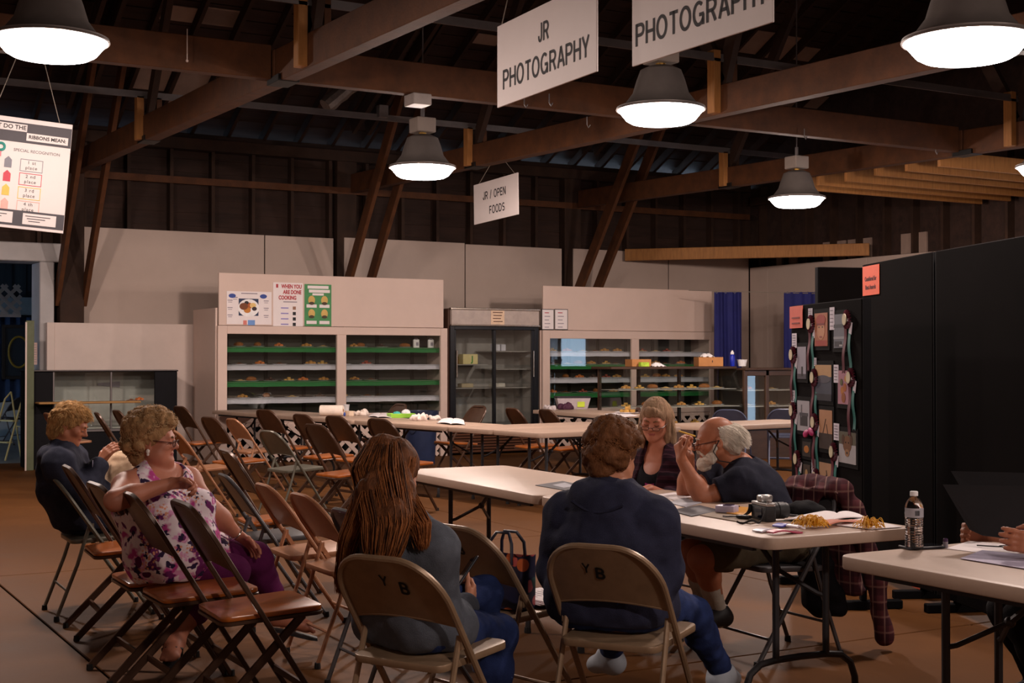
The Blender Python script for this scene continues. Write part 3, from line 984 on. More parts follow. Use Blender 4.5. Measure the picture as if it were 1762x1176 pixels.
chair('brown', 650, 723, 'brown folding chair left of the blue trash can', G3, 50)
chair('brown', 358, 720, 'brown folding chair with orange seat right of the floral top woman', G3, 54)
chair('tan', 398, 722, 'tan steel folding chair just behind the brown chair beside the lattice', G3, 54)
chair('brown', 308, 701, 'brown folding chair behind the curly hair of the floral top woman', G3, 54)
chair('tan', 296, 742, 'tan folding chair just right of the face of the floral top woman', G3, 58)
chair('brown', 200, 708, 'dark brown folding chair between the two left women, near the black showcase', G3, 60)
chair('brown', 166, 712, 'dark brown folding chair right behind the face of the navy hoodie woman', G3, 66)
chair('tan', 80, 712, 'tan steel folding chair behind the back of the navy hoodie woman', G3, 56)
ch_ph = chair('beige', 650, 962, 'beige steel folding chair marked YB holding the woman in the grey hoodie', G5, 32)
ch_purse = chair('beige', 778, 908, 'beige steel folding chair holding the floral bag and papers', G5, 46)
ch_blue = chair('beige', 1025, 942, 'beige steel folding chair marked YB holding the woman in the blue hoodie', G5, 27)
ch_man = chair('darkgrey', 1402, 850, 'dark folding chair with the plaid jacket on its back, under the bald man', G5, -118, d=6.75)
ch_glas = chair('darkgrey', 1200, 800, 'folding chair under the woman with glasses, mostly hidden behind the table', G5, -125, d=7.65)
chair('brown', 690, 704, 'brown folding chair back showing above the green tray on the long table', G4, -120, d=16.9)
chair('brown', 825, 717, 'brown folding chair back showing just above the table end, in front of the fridge', G4, -120, d=16.2)
chair('brown', 880, 703, 'brown folding chair in front of the fridge, its back turned left', G4, 66, d=15.4)
chair('brown', 938, 701, 'grey-brown folding chair at the left end of the table with the plastic bin', G4, 66, d=15.0)
chair('navy', 1253, 704, 'shiny navy folding chair behind the head of the bald man', G4, 20, d=17.2)
chair('navy', 1350, 700, 'shiny navy folding chair beside the photo board', G4, 12, d=17.4)
# hand-lettered marks on two chair backs
def back_mark(ch, items):
    br = [c for c in ch.children if c.name.startswith('backrest')][0]
    a = math.atan2(0.53, 0.78)
    for txt, x, z, size in items:
        y = 0.25 - 0.53 * z / 0.78 - 0.018 * (1 - (x / 0.215) ** 2) + 0.004
        # the rear side of the panel looks to -Y and down
        R = eul(0, 0, 0) @ RFRONT
        R = Matrix.Rotation(a, 3, 'X') @ RFRONT
        nrm = R @ Vector((0, 0, 1))
        stroke_text(txt, size * 0.72, 0.2 if txt == 'B' else 0.15, m_marker, br, Vector((x, y, z)) + nrm * 0.0016, R @ Matrix.Rotation(-0.12, 3, 'Z'), name='marking')
for c_, it in ((ch_ph, (('Y', -0.005, 0.705, 0.062), ('B', 0.068, 0.683, 0.07))), (ch_blue, (('Y', -0.055, 0.70, 0.06), ('B', -0.005, 0.683, 0.07))), (ch_purse, (('Y', -0.05, 0.70, 0.055), ('B', 0.0, 0.69, 0.06)))):
    br = [c for c in c_.children if c.name.startswith('backrest')][0]
    back_mark(c_, it)

# ================================================================== folding tables (long axis local X)
m_table = mat('off_white_table_plastic', (178, 152, 134), 0.45, var=0.05, scale=5, bump=0.04, bscale=90, spec=0.4)
m_tleg = mat('grey_table_leg', (58, 56, 58), 0.45, metal=0.4, var=0.1)
def table_proto(L=1.83, W=0.76):
    root = bpy.data.objects.new('folding_table', None)
    root.empty_display_size = 0.2
    COL.objects.link(root)
    P = []
    r = 0.06
    for cx, cy, a0 in ((L / 2 - r, W / 2 - r, 0), (-L / 2 + r, W / 2 - r, 90), (-L / 2 + r, -W / 2 + r, 180), (L / 2 - r, -W / 2 + r, 270)):
        for k in range(7):
            a = math.radians(a0 + k * 15)
            P.append((cx + r * math.cos(a), cy + r * math.sin(a)))
    mb = MB(); mb.prism(P, 0.692, 0.74)
    mb.build('tabletop', m_table, root, bevel=0.007, seg=2)
    for sx in (-1, 1):
        x = sx * (L / 2 - 0.27)
        mb = MB()
        for sy in (-1, 1):
            mb.tube([(x, sy * 0.13, 0.69), (x, sy * 0.13, 0.20)], 0.0145, 8)
        cur = [(-0.29, 0.0), (-0.285, 0.09), (-0.26, 0.155), (-0.21, 0.19), (-0.13, 0.20), (0.0, 0.203), (0.13, 0.20), (0.21, 0.19), (0.26, 0.155), (0.285, 0.09), (0.29, 0.0)]
        mb.tube([(x, y, z) for y, z in cur], 0.0145, 8)
        lg = mb.build('leg_frame', m_tleg, root)
        mb = MB()
        xi = x - sx * 0.16
        for sy in (-1, 1):
            mb.tube([(x, sy * 0.13, 0.44), (x - sx * 0.03, sy * 0.11, 0.45), (xi, 0.0, 0.54)], 0.010, 6)
        mb.tube([(xi, 0, 0.54), (x - sx * 0.34, 0, 0.685)], 0.012, 6)
        mb.blob((xi, 0, 0.54), 0.02, 8, 6)
        mb.build('brace', m_tleg, root)
        for sy in (-1, 1):
            mb = MB(); mb.lathe([(0.018, 0.0), (0.019, 0.008), (0.017, 0.03)], 8, (x, sy * 0.29, 0))
            mb.build('foot_cap', m_rubber, lg)
    mb = MB()
    for sy in (-1, 1):
        mb.box((0, sy * (W / 2 - 0.05), 0.682), (L - 0.3, 0.02, 0.02))
    mb.build('side_rail', m_tleg, root)
    return root
_tp = {}
def table(c, ang, label, group, L=1.83):
    if L not in _tp:
        t = _tp[L] = table_proto(L)
    else:
        t = copy_tree(_tp[L])
    t.location = (c.x, c.y, 0)
    t.rotation_euler = (0, 0, ang)
    return tag(t, label, 'table', group)
def XY(v): return Vector((v.x, v.y, 0))
GT = 'white folding tables'
# judging table: two tables end to end
e = XY((at(1322, 927.5, .74) + at(1537, 908, .74)) / 2)
e0_, e1_ = XY(at(1322, 927.5, .74)), XY(at(1537, 908, .74))
DA = Vector((0.037, 0.999, 0)).normalized(); DP = Vector((DA.y, -DA.x, 0))
e = e0_ + DP * 0.38
ang = math.atan2(DA.y, DA.x)
T1a = table(e + DA * 0.915, ang, 'white folding table holding the camera and ribbons, in front of the bald man', GT)
T1b = table(e + DA * (0.915 + 1.835), ang, 'bare far half of the white judging table, left of the woman in the blue hoodie', GT)
# right table
cpt = XY(at(1437, 955, .74))
T2 = table(cpt + Vector((0.38, -0.915, 0)), -PI / 2, 'white folding table with the water bottle at the lower right', GT)
# L-shaped run in the middle
cA = XY(at(930, 746, .74))
dA = Vector((-0.135, 0.991, 0)).normalized(); pA = Vector((dA.y, -dA.x, 0))
angA = math.atan2(pA.y, pA.x)
table(cA + pA * 0.915 + dA * 0.38, angA, 'white folding table at the corner of the L-shaped run, nearest in front of the fridge', GT)
table(cA + pA * 0.915 + dA * 1.145, angA, 'white folding table pushed behind the corner table of the L-shaped run', GT)
s0 = cA + dA * 1.535 + pA * 0.385
for k, lab in enumerate(('white folding table of the long run beside the trash can', 'white folding table of the long run under the open booklet and green tray', 'white folding table of the long run under the paper towel roll, farthest left')):
    table(s0 + dA * (0.915 + 1.832 * k), angA + PI / 2, lab, GT)
cB = XY(at(1262, 733, .74))
table(cB + pA * 0.6 + dA * 0.38, angA, 'white folding table between the head of the bald man and the photo board', GT)
cD = XY(at(906, 706, .74))
table(cD + Vector((0.42, -0.915, 0)), -PI / 2 - 0.05, 'white folding table with the plastic bin and plates in front of the right case', GT)
# ================================================================== baked-goods cases
m_cab = mat('cream_white_cabinet_paint', (208, 184, 172), 0.5, var=0.04, scale=2, bump=0.03, bscale=40)
m_cabin = mat('grey_case_interior', (112, 104, 98), 0.8, var=0.12, scale=3)
m_green = mat('green_shelf_paper', (34, 114, 54), 0.7, var=0.1)
m_whitep = mat('white_shelf_paper', (212, 204, 214), 0.7, var=0.05)
m_pane = glass('case_glass')
m_plate = mat('paper_plate_white', (228, 224, 224), 0.7, var=0.03)
FOODS = {'golden rolls': ((182, 128, 66), 'roll'), 'brown cookies': ((126, 74, 38), 'cookie'), 'pale biscuits': ((214, 176, 116), 'cookie'),
         'dark brownies': ((66, 40, 28), 'bar'), 'orange muffins': ((190, 106, 50), 'roll'), 'reddish squares': ((150, 66, 48), 'bar'),
         'yellow cake': ((192, 146, 72), 'bar'), 'brown loaf': ((140, 84, 40), 'loaf')}
_fp = {}
def food_plate(p, kind, label, group, rz=0.0, scale=1.0):
    if kind not in _fp:
        c, sh = FOODS[kind]
        root = bpy.data.objects.new('plate_of_baked_goods', None)
        root.empty_display_size = 0.05
        COL.objects.link(root)
        mb = MB(); mb.lathe([(0.0, 0.0), (0.07, 0.0), (0.105, 0.012), (0.107, 0.014), (0.07, 0.004), (0.0, 0.004)], 16, caps=(False, False))
        mb.build('paper_plate', m_plate, root)
        m = mat('food_' + kind.replace(' ', '_'), c, 0.6, var=0.3, scale=30, bump=0.2)
        rf = random.Random(len(_fp) + 5)
        if sh == 'loaf':
            mb = MB(); mb.blob((0, 0, 0.034), (0.085, 0.045, 0.036), 12, 8, jit=0.05, rg=rf); mb.build('loaf', m, root)
        else:
            for k in range(5):
                q = k * 2 * PI / 5 + 0.3
                x, y = (0, 0) if k == 4 else (0.045 * math.cos(k * PI / 2 + .4), 0.045 * math.sin(k * PI / 2 + .4))
                z = 0.004
                mb = MB()
                if sh == 'roll': mb.blob((x, y, 0.024 + (0.016 if k == 4 else 0)), (0.032, 0.03, 0.022), 10, 6, jit=0.06, rg=rf)
                elif sh == 'cookie': mb.blob((x, y, 0.011 + (0.013 if k == 4 else 0)), (0.034, 0.034, 0.009), 10, 6, jit=0.05, rg=rf)
                else: mb.box((x, y, 0.019 + (0.026 if k == 4 else 0)), (0.045, 0.04, 0.028), eul(0, 0, rf.uniform(0, 1)))
                mb.build({'roll': 'roll', 'cookie': 'cookie', 'bar': 'slice'}[sh], m, root, bevel=0.004 if sh == 'bar' else 0)
        _fp[kind] = root
        r = root
    else:
        r = copy_tree(_fp[kind])
    r.location = p
    r.rotation_euler = (0, 0, rz)
    r.scale = (scale,) * 3
    return tag(r, label, 'plate', group)
ORD = ['first', 'second', 'third', 'fourth', 'fifth', 'sixth', 'seventh', 'eighth', 'ninth', 'tenth', 'eleventh', 'twelfth']
SH = ['top', 'second', 'third', 'lowest']
rc = random.Random(11)
def goods_case(which, x0, x1, yb, ztop, zh, zgt, zgb, zsh, shelf_cols, left_body, plates, lat_pitch):
    t = thing('display_case', which + ' white wooden display case with glass doors, striped shelves and a lattice base', 'display case', ((x0 + x1) / 2, yb, 0))
    w = x1 - x0
    h = w / 2
    D = 1.05
    st = 0.13
    def P(name, lo, hi, m=m_cab, bev=0.004, par=t):
        mb = MB(); mb.bb(lo, hi); return mb.build(name, m, par, bevel=bev, smooth=0)
    xm = -h + w * 0.5 + 0.06
    P('stile', (-h, -0.02, 0.0), (-h + st, 0.03, zh)); P('stile', (h - st + 0.02, -0.02, 0.0), (h, 0.03, zh)); P('stile', (xm - 0.07, -0.02, zgb), (xm + 0.07, 0.03, zgt))
    P('rail', (-h + st, -0.015, zgt), (h - st + 0.02, 0.03, zh)); P('rail', (-h + st, -0.015, zgb - 0.1), (h - st + 0.02, 0.03, zgb))
    P('side_panel', (-h - 0.02, 0.03, 0), (-h + 0.01, D, zh + (0.24 if left_body else 0))); P('side_panel', (h - 0.02, 0.03, 0), (h, D, zh))
    P('top_panel', (-h, 0.03, zh - 0.03), (h, D, zh - 0.005))
    P('header_board', (-h + 0.02, 0.01, zh + 0.006), (h - 0.05, 0.04, ztop))
    P('back_panel', (-h + 0.01, 0.62, zgb - 0.1), (h - 0.02, 0.65, zh - 0.03), m_cabin)
    P('case_floor', (-h + 0.01, 0.03, zgb - 0.05), (h - 0.02, 0.62, zgb - 0.03), m_green)
    P('toe_board', (-h + st, 0.0, zgb - 0.16), (h - st + 0.02, 0.02, zgb - 0.1))
    P('dark_hollow_sheet', (-h + 0.01, 0.25, 0), (h - 0.02, 0.27, zgb - 0.06), mat('black_void_shade', (24, 20, 18), 0.9))  # black sheet put in for the dark of the hollow behind the lattice
    for k in range(6):
        xx = -h + 0.3 + k * (w - 0.6) / 5
        P('back_batten', (xx, 0.6, zgb), (xx + 0.05, 0.62, zh - 0.04), mat('dark_batten', (74, 64, 58), 0.8), 0)
    for a, b in ((-h + st, xm - 0.07), (xm + 0.07, h - st + 0.02)):
        P('glass_pane', (a, 0.012, zgb), (b, 0.016, zgt), m_pane, 0)
    for i, z in enumerate(zsh):
        cm = m_green if shelf_cols[i] == 'g' else m_whitep
        for a, b, sag in ((-h + 0.06, xm - 0.01, 0.0), (xm + 0.01, h - 0.04, 0.01)):
            sh_ = P('shelf', (a, 0.09, z - 0.03), (b, 0.58, z - 0.004), m_cabin, 0)
            mb = MB()
            dr = 0.075
            def f(u, v, a=a, b=b, z=z):
                x = a + u * (b - a)
                q = v * (0.46 + dr)
                y = 0.55 - q
                wv = 0.006 * math.sin(u * 17 + i) + 0.004 * math.sin(u * 41)
                return (x, max(0.075, y), z if y > 0.085 else z - (0.085 - y) - wv * (0.3 if y > 0 else 1))
            mb.sheet(f, 26, 12, th=0.003)
            mb.build('shelf_paper', cm, sh_)
    if zgb > 0.3:
        lattice(t, -h + st - 0.02, h - st + 0.04, 0.02, zgb - 0.12, 0.0, lat_pitch, 0.055, m_cab)
    n = 0
    for i, (z, cnt) in enumerate(zip(zsh, plates)):
        for k in range(cnt):
            u = (k + 0.5 + rc.uniform(-0.22, 0.22)) / cnt * (0.93 if which == 'right' or i < 1 else 0.75)
            kind = rc.choice(list(FOODS))
            x = (x0 + x1) / 2 - h + 0.22 + u * (w - 0.44)
            if abs(x - ((x0 + x1) / 2 + xm)) < 0.12: x += 0.2
            food_plate((x, yb + 0.21 + rc.uniform(0, 0.06), z + 0.001), kind, '%s plate from left, %s shelf of the %s white case, %s' % (ORD[k], SH[i], which, kind),
                       'plates of baked goods in the %s case' % which, rc.uniform(0, 6))
    return t
FB = 17.93
cl0, cl1 = onb(374, 640, FB).x, onb(769, 640, FB).x
caseL = goods_case('left', cl0, cl1, FB, 2.59, 1.875, 1.765, 0.655, (1.588, 1.342, 1.112, 0.882), 'gwgw', True, (9, 7, 9, 6), 0.2)
cr0, cr1 = onb(933, 640, FB).x, onb(1230, 640, FB).x
caseR = goods_case('right', cr0, cr1, FB, 2.55, 1.865, 1.74, 0.655, (1.535, 1.335, 1.12, 0.89), 'wgwg', False, (11, 11, 11, 10), 0.2)

# posters on the header of the left case
m_paper = mat('white_paper', (232, 222, 222), 0.7, var=0.02)
m_red = mat('red_print', (176, 50, 60), 0.6); m_bluep = mat('blue_print', (50, 74, 150), 0.6)
m_grayp = mat('grey_print', (150, 140, 150), 0.7); m_blackp = mat('black_print', (40, 38, 42), 0.7)
def poster(name, label, cat, px0, py0, px1, py1, b, m):
    p0, p1 = onb(px0, py0, b), onb(px1, py1, b)
    w, h = p1.x - p0.x, p0.z - p1.z
    t = thing(name, label, cat, ((p0.x + p1.x) / 2, b, (p0.z + p1.z) / 2))
    mb = MB(); mb.box((0, 0, 0), (w, 0.006, h)); mb.build('sheet', m, t, smooth=0)
    return t, w, h
def pbox(t, name, x, z, w, h, m, y=-0.0042):
    mb = MB(); mb.box((x, y, z), (w, 0.002, h)); return mb.build(name, m, t, smooth=0)
def pdisc(t, name, x, z, rx, rz, m, y=-0.0045, th=0.003):
    mb = MB(); mb.lathe([(0.0, -th / 2), (1, -th / 2), (1, th / 2), (0.0, th / 2)], 20, caps=(False, False), sx=rx, sy=rz)
    mb.xf(Matrix.Translation((x, y, z)) @ RFRONT.to_4x4()); return mb.build(name, m, t, smooth=0)
fb = FB + 0.01 - 0.004
t, w, h = poster('food_poster', 'white poster with a photo of a plate of food on the left case', 'poster', 390, 501, 467, 559, fb, m_paper)
pbox(t, 'photo', -0.01, 0.01, w * 0.44, h * 0.52, mat('navy_photo', (40, 52, 84), 0.6))
pdisc(t, 'plate_picture', -0.01, 0.0, w * 0.235, h * 0.27, mat('white_print', (236, 232, 232), 0.5), -0.006)
for x, z, r, c2 in ((-0.07, 0.02, 0.06, (120, 62, 26)), (0.0, 0.03, 0.055, (170, 84, 36)), (0.06, 0.035, 0.045, (226, 190, 120)), (-0.02, -0.03, 0.05, (190, 120, 44)), (-0.03, 0.07, 0.03, (36, 30, 34)), (0.08, -0.01, 0.035, (54, 36, 44))):
    pdisc(t, 'food_picture', x - 0.01, z, r, r * 0.8, mat('foodpic_%d_%d' % c2[:2], c2, 0.6), -0.0078 - 0.0001 * abs(x))
for x in (-0.24, 0.2):
    pdisc(t, 'blue_badge', x, h * 0.36, 0.05, 0.03, m_bluep)
for k, (x, z) in enumerate(((-0.27, 0.1), (-0.27, 0.0), (-0.27, -0.1), (0.24, 0.1), (0.24, 0.0), (0.24, -0.1), (-0.2, 0.14))):
    pbox(t, 'text_block', x, z, 0.07, 0.012, m_grayp); pbox(t, 'text_block', x, z - 0.025, 0.055, 0.008, m_grayp)
pbox(t, 'caption', 0.0, h * 0.44, w * 0.36, 0.014, m_grayp)
pbox(t, 'picture', -0.06, -0.2, 0.05, 0.06, mat('pink_print2', (206, 120, 110), 0.6)); pbox(t, 'picture', 0.03, -0.2, 0.1, 0.07, mat('light_blue_print', (110, 150, 210), 0.6))
t, w, h = poster('cooking_poster', 'white poster headed WHEN YOU ARE DONE COOKING in red', 'poster', 470, 486, 521, 562, fb, m_paper)
letters('WHEN YOU', 0.075, m_red, t, (0.05, -0.005, h * 0.41), RFRONT, bold=0.003, sx=0.72)
letters('ARE DONE', 0.075, m_red, t, (0.06, -0.005, h * 0.28), RFRONT, bold=0.003, sx=0.72)
letters('COOKING', 0.075, m_red, t, (-0.01, -0.005, h * 0.15), RFRONT, bold=0.003, sx=0.72)
pbox(t, 'red_mark', -0.16, h * 0.42, 0.03, 0.05, m_red)
pbox(t, 'text_block', 0.03, 0.035, 0.2, 0.014, m_grayp)
for k in range(4):
    z = -0.05 - k * 0.075
    pbox(t, 'text_block', -0.05, z, 0.11, 0.016, mat('lilac_print', (140, 130, 190), 0.7)); pbox(t, 'picture', 0.09, z, 0.045, 0.045, m_blackp if k else mat('tan_print', (150, 110, 90), 0.6))
t, w, h = poster('green_poster', 'green poster with four round food photos on the left case', 'poster', 524, 489, 570, 562, fb, mat('green_card', (74, 140, 88), 0.7))
for k in range(2):
    pbox(t, 'title_strip', -0.0 + 0.02 * k, h * 0.43 - k * 0.055, w * 0.78, 0.042, m_paper)
pbox(t, 'title_strip', 0.0, h * 0.43 - 0.1, w * 0.42, 0.03, m_paper)
for x in (-w * 0.24, w * 0.24):
    for z, zz in ((h * 0.12, h * -0.02), (-h * 0.2, -h * 0.41)):
        pdisc(t, 'food_picture', x, z, 0.05, 0.062, mat('foodpic_gold', (206, 170, 96), 0.6)); pdisc(t, 'food_picture', x, z - 0.045, 0.04, 0.022, mat('foodpic_dark', (70, 56, 36), 0.6), -0.0062)
        pbox(t, 'caption', x, zz, 0.15, 0.045, m_paper)
# notices on the right case
for px0, px1, lab in ((932, 953, 'left one of two white notices in black frames on the right case'), (954, 977, 'right one of two white notices in black frames on the right case')):
    t, w, h = poster('framed_notice', lab, 'notice', px0, 532, px1, 568, FB + 0.002, m_blackp)
    pbox(t, 'paper', 0, 0, w - 0.02, h - 0.02, m_paper, -0.004)
    for k in range(5):
        pbox(t, 'text_line', -0.02 + 0.01 * (k % 2), h * 0.32 - k * 0.055, w * (0.35 + 0.1 * (k % 2)), 0.012, m_grayp if k else m_red, -0.006)
# two small cards on the top green shelf of the left case
for px, lab in ((716, 'left small white card with a picture on the top green shelf'), (741, 'right small white card with a picture on the top green shelf')):
    p = onb(px, 598, FB + 0.16)
    t = thing('shelf_card', lab, 'card', (p.x, p.y, 1.589)); mb = MB(); mb.box((0, 0, 0.06), (0.09, 0.03, 0.12)); mb.build('card', m_paper, t, bevel=0.002, smooth=0)
    pbox(t, 'picture', 0.012, 0.055, 0.04, 0.05, m_grayp, -0.0165)
    mb = MB(); mb.tube([(-0.03, 0, 0.12), (-0.02, 0, 0.135), (0.02, 0, 0.135), (0.03, 0, 0.12)], 0.006, 6); mb.build('handle', m_grayp, t)

# ================================================================== drinks fridge between the cases
fx0, fx1 = onb(772, 650, FB).x, onb(928, 650, FB).x
fw = fx1 - fx0
m_fr = mat('brown_fridge_shell', (74, 48, 36), 0.5, var=0.1)
m_frb = mat('black_door_frame', (22, 22, 26), 0.35, metal=0.3)
m_frin = mat('pale_fridge_liner', (150, 142, 138), 0.6, var=0.06)
t = thing('glass_door_fridge', 'tall two-door glass fridge with brown sides between the white cases', 'fridge', ((fx0 + fx1) / 2, FB - 0.02, 0))
def P(name, lo, hi, m, bev=0.006, par=None):
    mb = MB(); mb.bb(lo, hi); return mb.build(name, m, par or t, bevel=bev, smooth=0)
h = fw / 2
P('shell', (-h, 0.04, 0), (-h + 0.05, 0.8, 2.17), m_fr); P('shell', (h - 0.05, 0.04, 0), (h, 0.8, 2.17), m_fr); P('shell', (-h + 0.05, 0.72, 0), (h - 0.05, 0.8, 2.17), m_fr)
P('shell', (-h + 0.05, 0.04, 2.1), (h - 0.05, 0.72, 2.17), m_fr); P('cabinet_floor', (-h + 0.05, 0.04, 0.40), (h - 0.05, 0.72, 0.44), m_frin)
P('liner', (-h + 0.05, 0.69, 0.44), (h - 0.05, 0.72, 2.1), m_frin); P('liner', (-h + 0.05, 0.1, 0.44), (-h + 0.07, 0.69, 2.1), m_frin); P('liner', (h - 0.07, 0.1, 0.44), (h - 0.05, 0.69, 2.1), m_frin)
P('header_panel', (-h + 0.03, -0.02, 1.93), (h - 0.02, 0.05, 2.155), mat('fridge_sign_panel', (176, 160, 152), 0.4), 0.01)
P('header_trim', (-h + 0.02, -0.03, 2.155), (h - 0.01, 0.06, 2.185), mat('chrome_trim', (200, 190, 180), 0.2, metal=0.9)); P('header_trim', (-h + 0.02, -0.03, 1.915), (h - 0.01, 0.05, 1.935), mat('chrome_trim', (0, 0, 0)))
nt = P('notice', (-0.09, -0.024, 1.94), (0.14, -0.021, 2.15), mat('cream_paper', (226, 196, 168), 0.7), 0)
for k in range(4):
    P('text_line', (-0.06 + 0.01 * (k % 2), -0.026, 2.115 - k * 0.045), (0.11 - 0.015 * (k % 3), -0.0245, 2.128 - k * 0.045), mat('brown_print', (96, 60, 50), 0.7), 0, nt)
P('door_surround', (-h + 0.02, 0.0, 0.36), (-h + 0.09, 0.06, 1.915), m_frb); P('door_surround', (h - 0.09, 0.0, 0.36), (h - 0.02, 0.06, 1.915), m_frb)
P('door_surround', (-h + 0.09, 0.0, 1.86), (h - 0.09, 0.06, 1.915), m_frb); P('door_surround', (-h + 0.09, 0.0, 0.36), (h - 0.09, 0.06, 0.42), m_frb)
P('kick_panel', (-h + 0.02, 0.05, 0.02), (h - 0.02, 0.07, 0.36), mat('brown_grille_back', (40, 26, 22), 0.7))
for k in range(8):
    mb = MB(); mb.box((0, 0.03, 0.05 + k * 0.042), (fw - 0.06, 0.035, 0.01), eul(0.7, 0, 0)); mb.build('grille_slat', mat('brown_grille', (92, 58, 42), 0.5), t, smooth=0)
for a, b, yy in ((-h + 0.09, 0.03, 0.03), (-0.03, h - 0.09, 0.0)):
    dr = P('door', (a, yy, 0.42), (a + 0.04, yy + 0.03, 1.86), m_frb)
    P('door_stile', (b - 0.06, yy, 0.42), (b, yy + 0.03, 1.86), m_frb, par=dr); P('door_pane', (a + 0.04, yy + 0.01, 0.42), (b - 0.06, yy + 0.014, 1.86), m_pane, 0, par=dr)
P('handle', (h - 0.13, -0.03, 1.15), (h - 0.115, -0.005, 1.55), mat('chrome_trim', (0, 0, 0)), 0.003)
P('handle', (-h + 0.12, -0.01, 1.15), (-h + 0.135, 0.02, 1.55), mat('chrome_trim', (0, 0, 0)), 0.003)
for z in (1.33, 0.98):
    P('wire_shelf', (-h + 0.07, 0.12, z), (0.0, 0.66, z + 0.015), m_frin, 0.002)
for z in (1.53, 1.26, 0.98):
    P('wire_shelf', (0.02, 0.12, z), (h - 0.07, 0.66, z + 0.015), m_frin, 0.002)
fx = (fx0 + fx1) / 2
tag(thing('snack_box', 'pale yellow box marked with a green J in the fridge', 'box', (fx - 0.36, FB + 0.18, 1.347)))
t2 = bpy.data.objects[[o.name for o in bpy.data.objects if o.name.startswith('snack_box')][-1]]
mb = MB(); mb.box((0, 0, 0.075), (0.25, 0.16, 0.15)); mb.build('carton', mat('pale_yellow_card', (216, 196, 140), 0.6), t2, bevel=0.004, smooth=0)
letters('J', 0.12, mat('green_print', (60, 130, 50), 0.6), t2, (0.03, -0.081, 0.075), RFRONT, bold=0.004)
for k, (x, z, w_, h_, c2, nm, lb, ct) in enumerate(((0.15, 1.547, 0.1, 0.1, (206, 200, 210), 'cake_box', 'left small white box on the upper right shelf of the fridge', 'box'), (0.26, 1.547, 0.08, 0.1, (196, 190, 200), 'cake_box', 'right small white box on the upper right shelf of the fridge', 'box'),
                                      (0.18, 0.997, 0.22, 0.06, (190, 180, 170), 'covered_tray', 'covered tray on the lower right shelf of the fridge', 'tray'), (-0.36, 0.997, 0.2, 0.06, (170, 150, 120), 'foil_tray', 'foil tray on the lower left shelf of the fridge', 'tray'),
                                      (-0.5, 1.55 - 0.2, 0.1, 0.12, (150, 120, 60), 'jar', 'amber jar left of the yellow box in the fridge', 'jar'))):
    mb = MB()
    if nm == 'jar': mb.lathe([(0.035, 0), (0.038, 0.01), (0.038, 0.08), (0.028, 0.1), (0.028, 0.115)], 12)
    else: mb.prism([(-w_ / 2, -0.07), (w_ / 2, -0.07), (w_ / 2, 0.07), (-w_ / 2, 0.07)], 0, h_)
    tag(mb.build(nm, mat('fridge_item_%d' % k, c2, 0.5), loc=(fx + x, FB + 0.26, z), bevel=0.006), lb, ct)

# ================================================================== black showcase at the left
m_bk = mat('black_laminate', (17, 16, 20), 0.6, var=0.15, spec=0.12)
sb = 18.35
bx0, bx1 = onb(50, 690, sb).x, onb(305, 690, sb).x
t = thing('black_showcase', 'low black showcase with a pale inside behind the navy hoodie woman', 'showcase', ((bx0 + bx1) / 2, sb, 0))
h = (bx1 - bx0) / 2
zt = 1.275
xg0 = onb(92, 690, sb).x - (bx0 + bx1) / 2; xg1 = onb(266, 690, sb).x - (bx0 + bx1) / 2
P('end_panel', (-h, 0, 0), (xg0, 0.03, zt - 0.02), m_bk); P('end_panel', (xg1, 0, 0), (h, 0.03, zt - 0.02), m_bk); P('end_panel', (-h, 0.03, 0), (-h + 0.02, 0.6, zt - 0.02), m_bk); P('end_panel', (h - 0.02, 0.03, 0), (h, 0.6, zt - 0.02), m_bk)
P('top', (-h - 0.01, -0.01, zt - 0.02), (h + 0.01, 0.61, zt), m_bk)
P('back', (-h + 0.02, 0.55, 0.5), (h - 0.02, 0.58, zt - 0.02), mat('pale_showcase_back', (190, 184, 178), 0.6, var=0.06))
P('base', (xg0, 0, 0), (xg1, 0.03, 0.46), m_bk); P('deck', (-h + 0.02, 0.03, 0.5), (h - 0.02, 0.55, 0.52), mat('pale_showcase_back', (0, 0, 0)))
for a, b in ((xg0, (xg0 + xg1) / 2 + 0.08), ((xg0 + xg1) / 2 + 0.08, xg1)):
    P('sliding_pane', (a, 0.012, 0.5), (b, 0.016, zt - 0.03), m_pane, 0)
xm = (xg0 + xg1) / 2 + 0.08
P('divider', (xm - 0.012, -0.005, 0.48), (xm + 0.012, 0.02, zt - 0.02), m_conduit); P('trim', (xg0 - 0.01, -0.006, 0.5), (xg0 + 0.012, 0.0, zt - 0.02), m_conduit)
P('trim', (-h, -0.02, zt - 0.012), (h, -0.01, zt + 0.004), m_conduit); P('trim', (xg0, -0.01, 0.465), (xg1, 0.0, 0.5), m_conduit)
xs0 = onb(67, 690, sb - 0.3).x - (bx0 + bx1) / 2; xs1 = onb(243, 692, sb - 0.3).x - (bx0 + bx1) / 2
tan_shelf = P('front_shelf', (xs0, -0.3, 0.845), (xs1, 0.01, 0.87), mat('tan_shelf_wood', (176, 132, 80), 0.5, var=0.15, scale=6, stretch=(1, 8, 8)), 0.01)
for k, (px, kd) in enumerate(((226, 'brown cookies'), (240, 'orange muffins'))):
    p = onb(px, 690, sb - 0.15)
    food_plate((p.x, p.y, 0.871), kd, ('left' if k == 0 else 'right') + ' plate of treats on the tan shelf of the black showcase', 'plates on the tan shelf', 0.5 * k, 0.8)
mb = MB(); mb.prism([(0, -0.02), (0.3, -0.05), (0.3, 0.03), (0.0, 0.01)], 0, 0.004)
p = onb(168, 661, 18.88)
mb.xf(Matrix.Translation((p.x, 18.885, p.z)) @ RFRONT.to_4x4()); o = mb.build('arrow_card', m_grayp, t, smooth=0); o.location = (-(bx0 + bx1) / 2, -sb, 0)

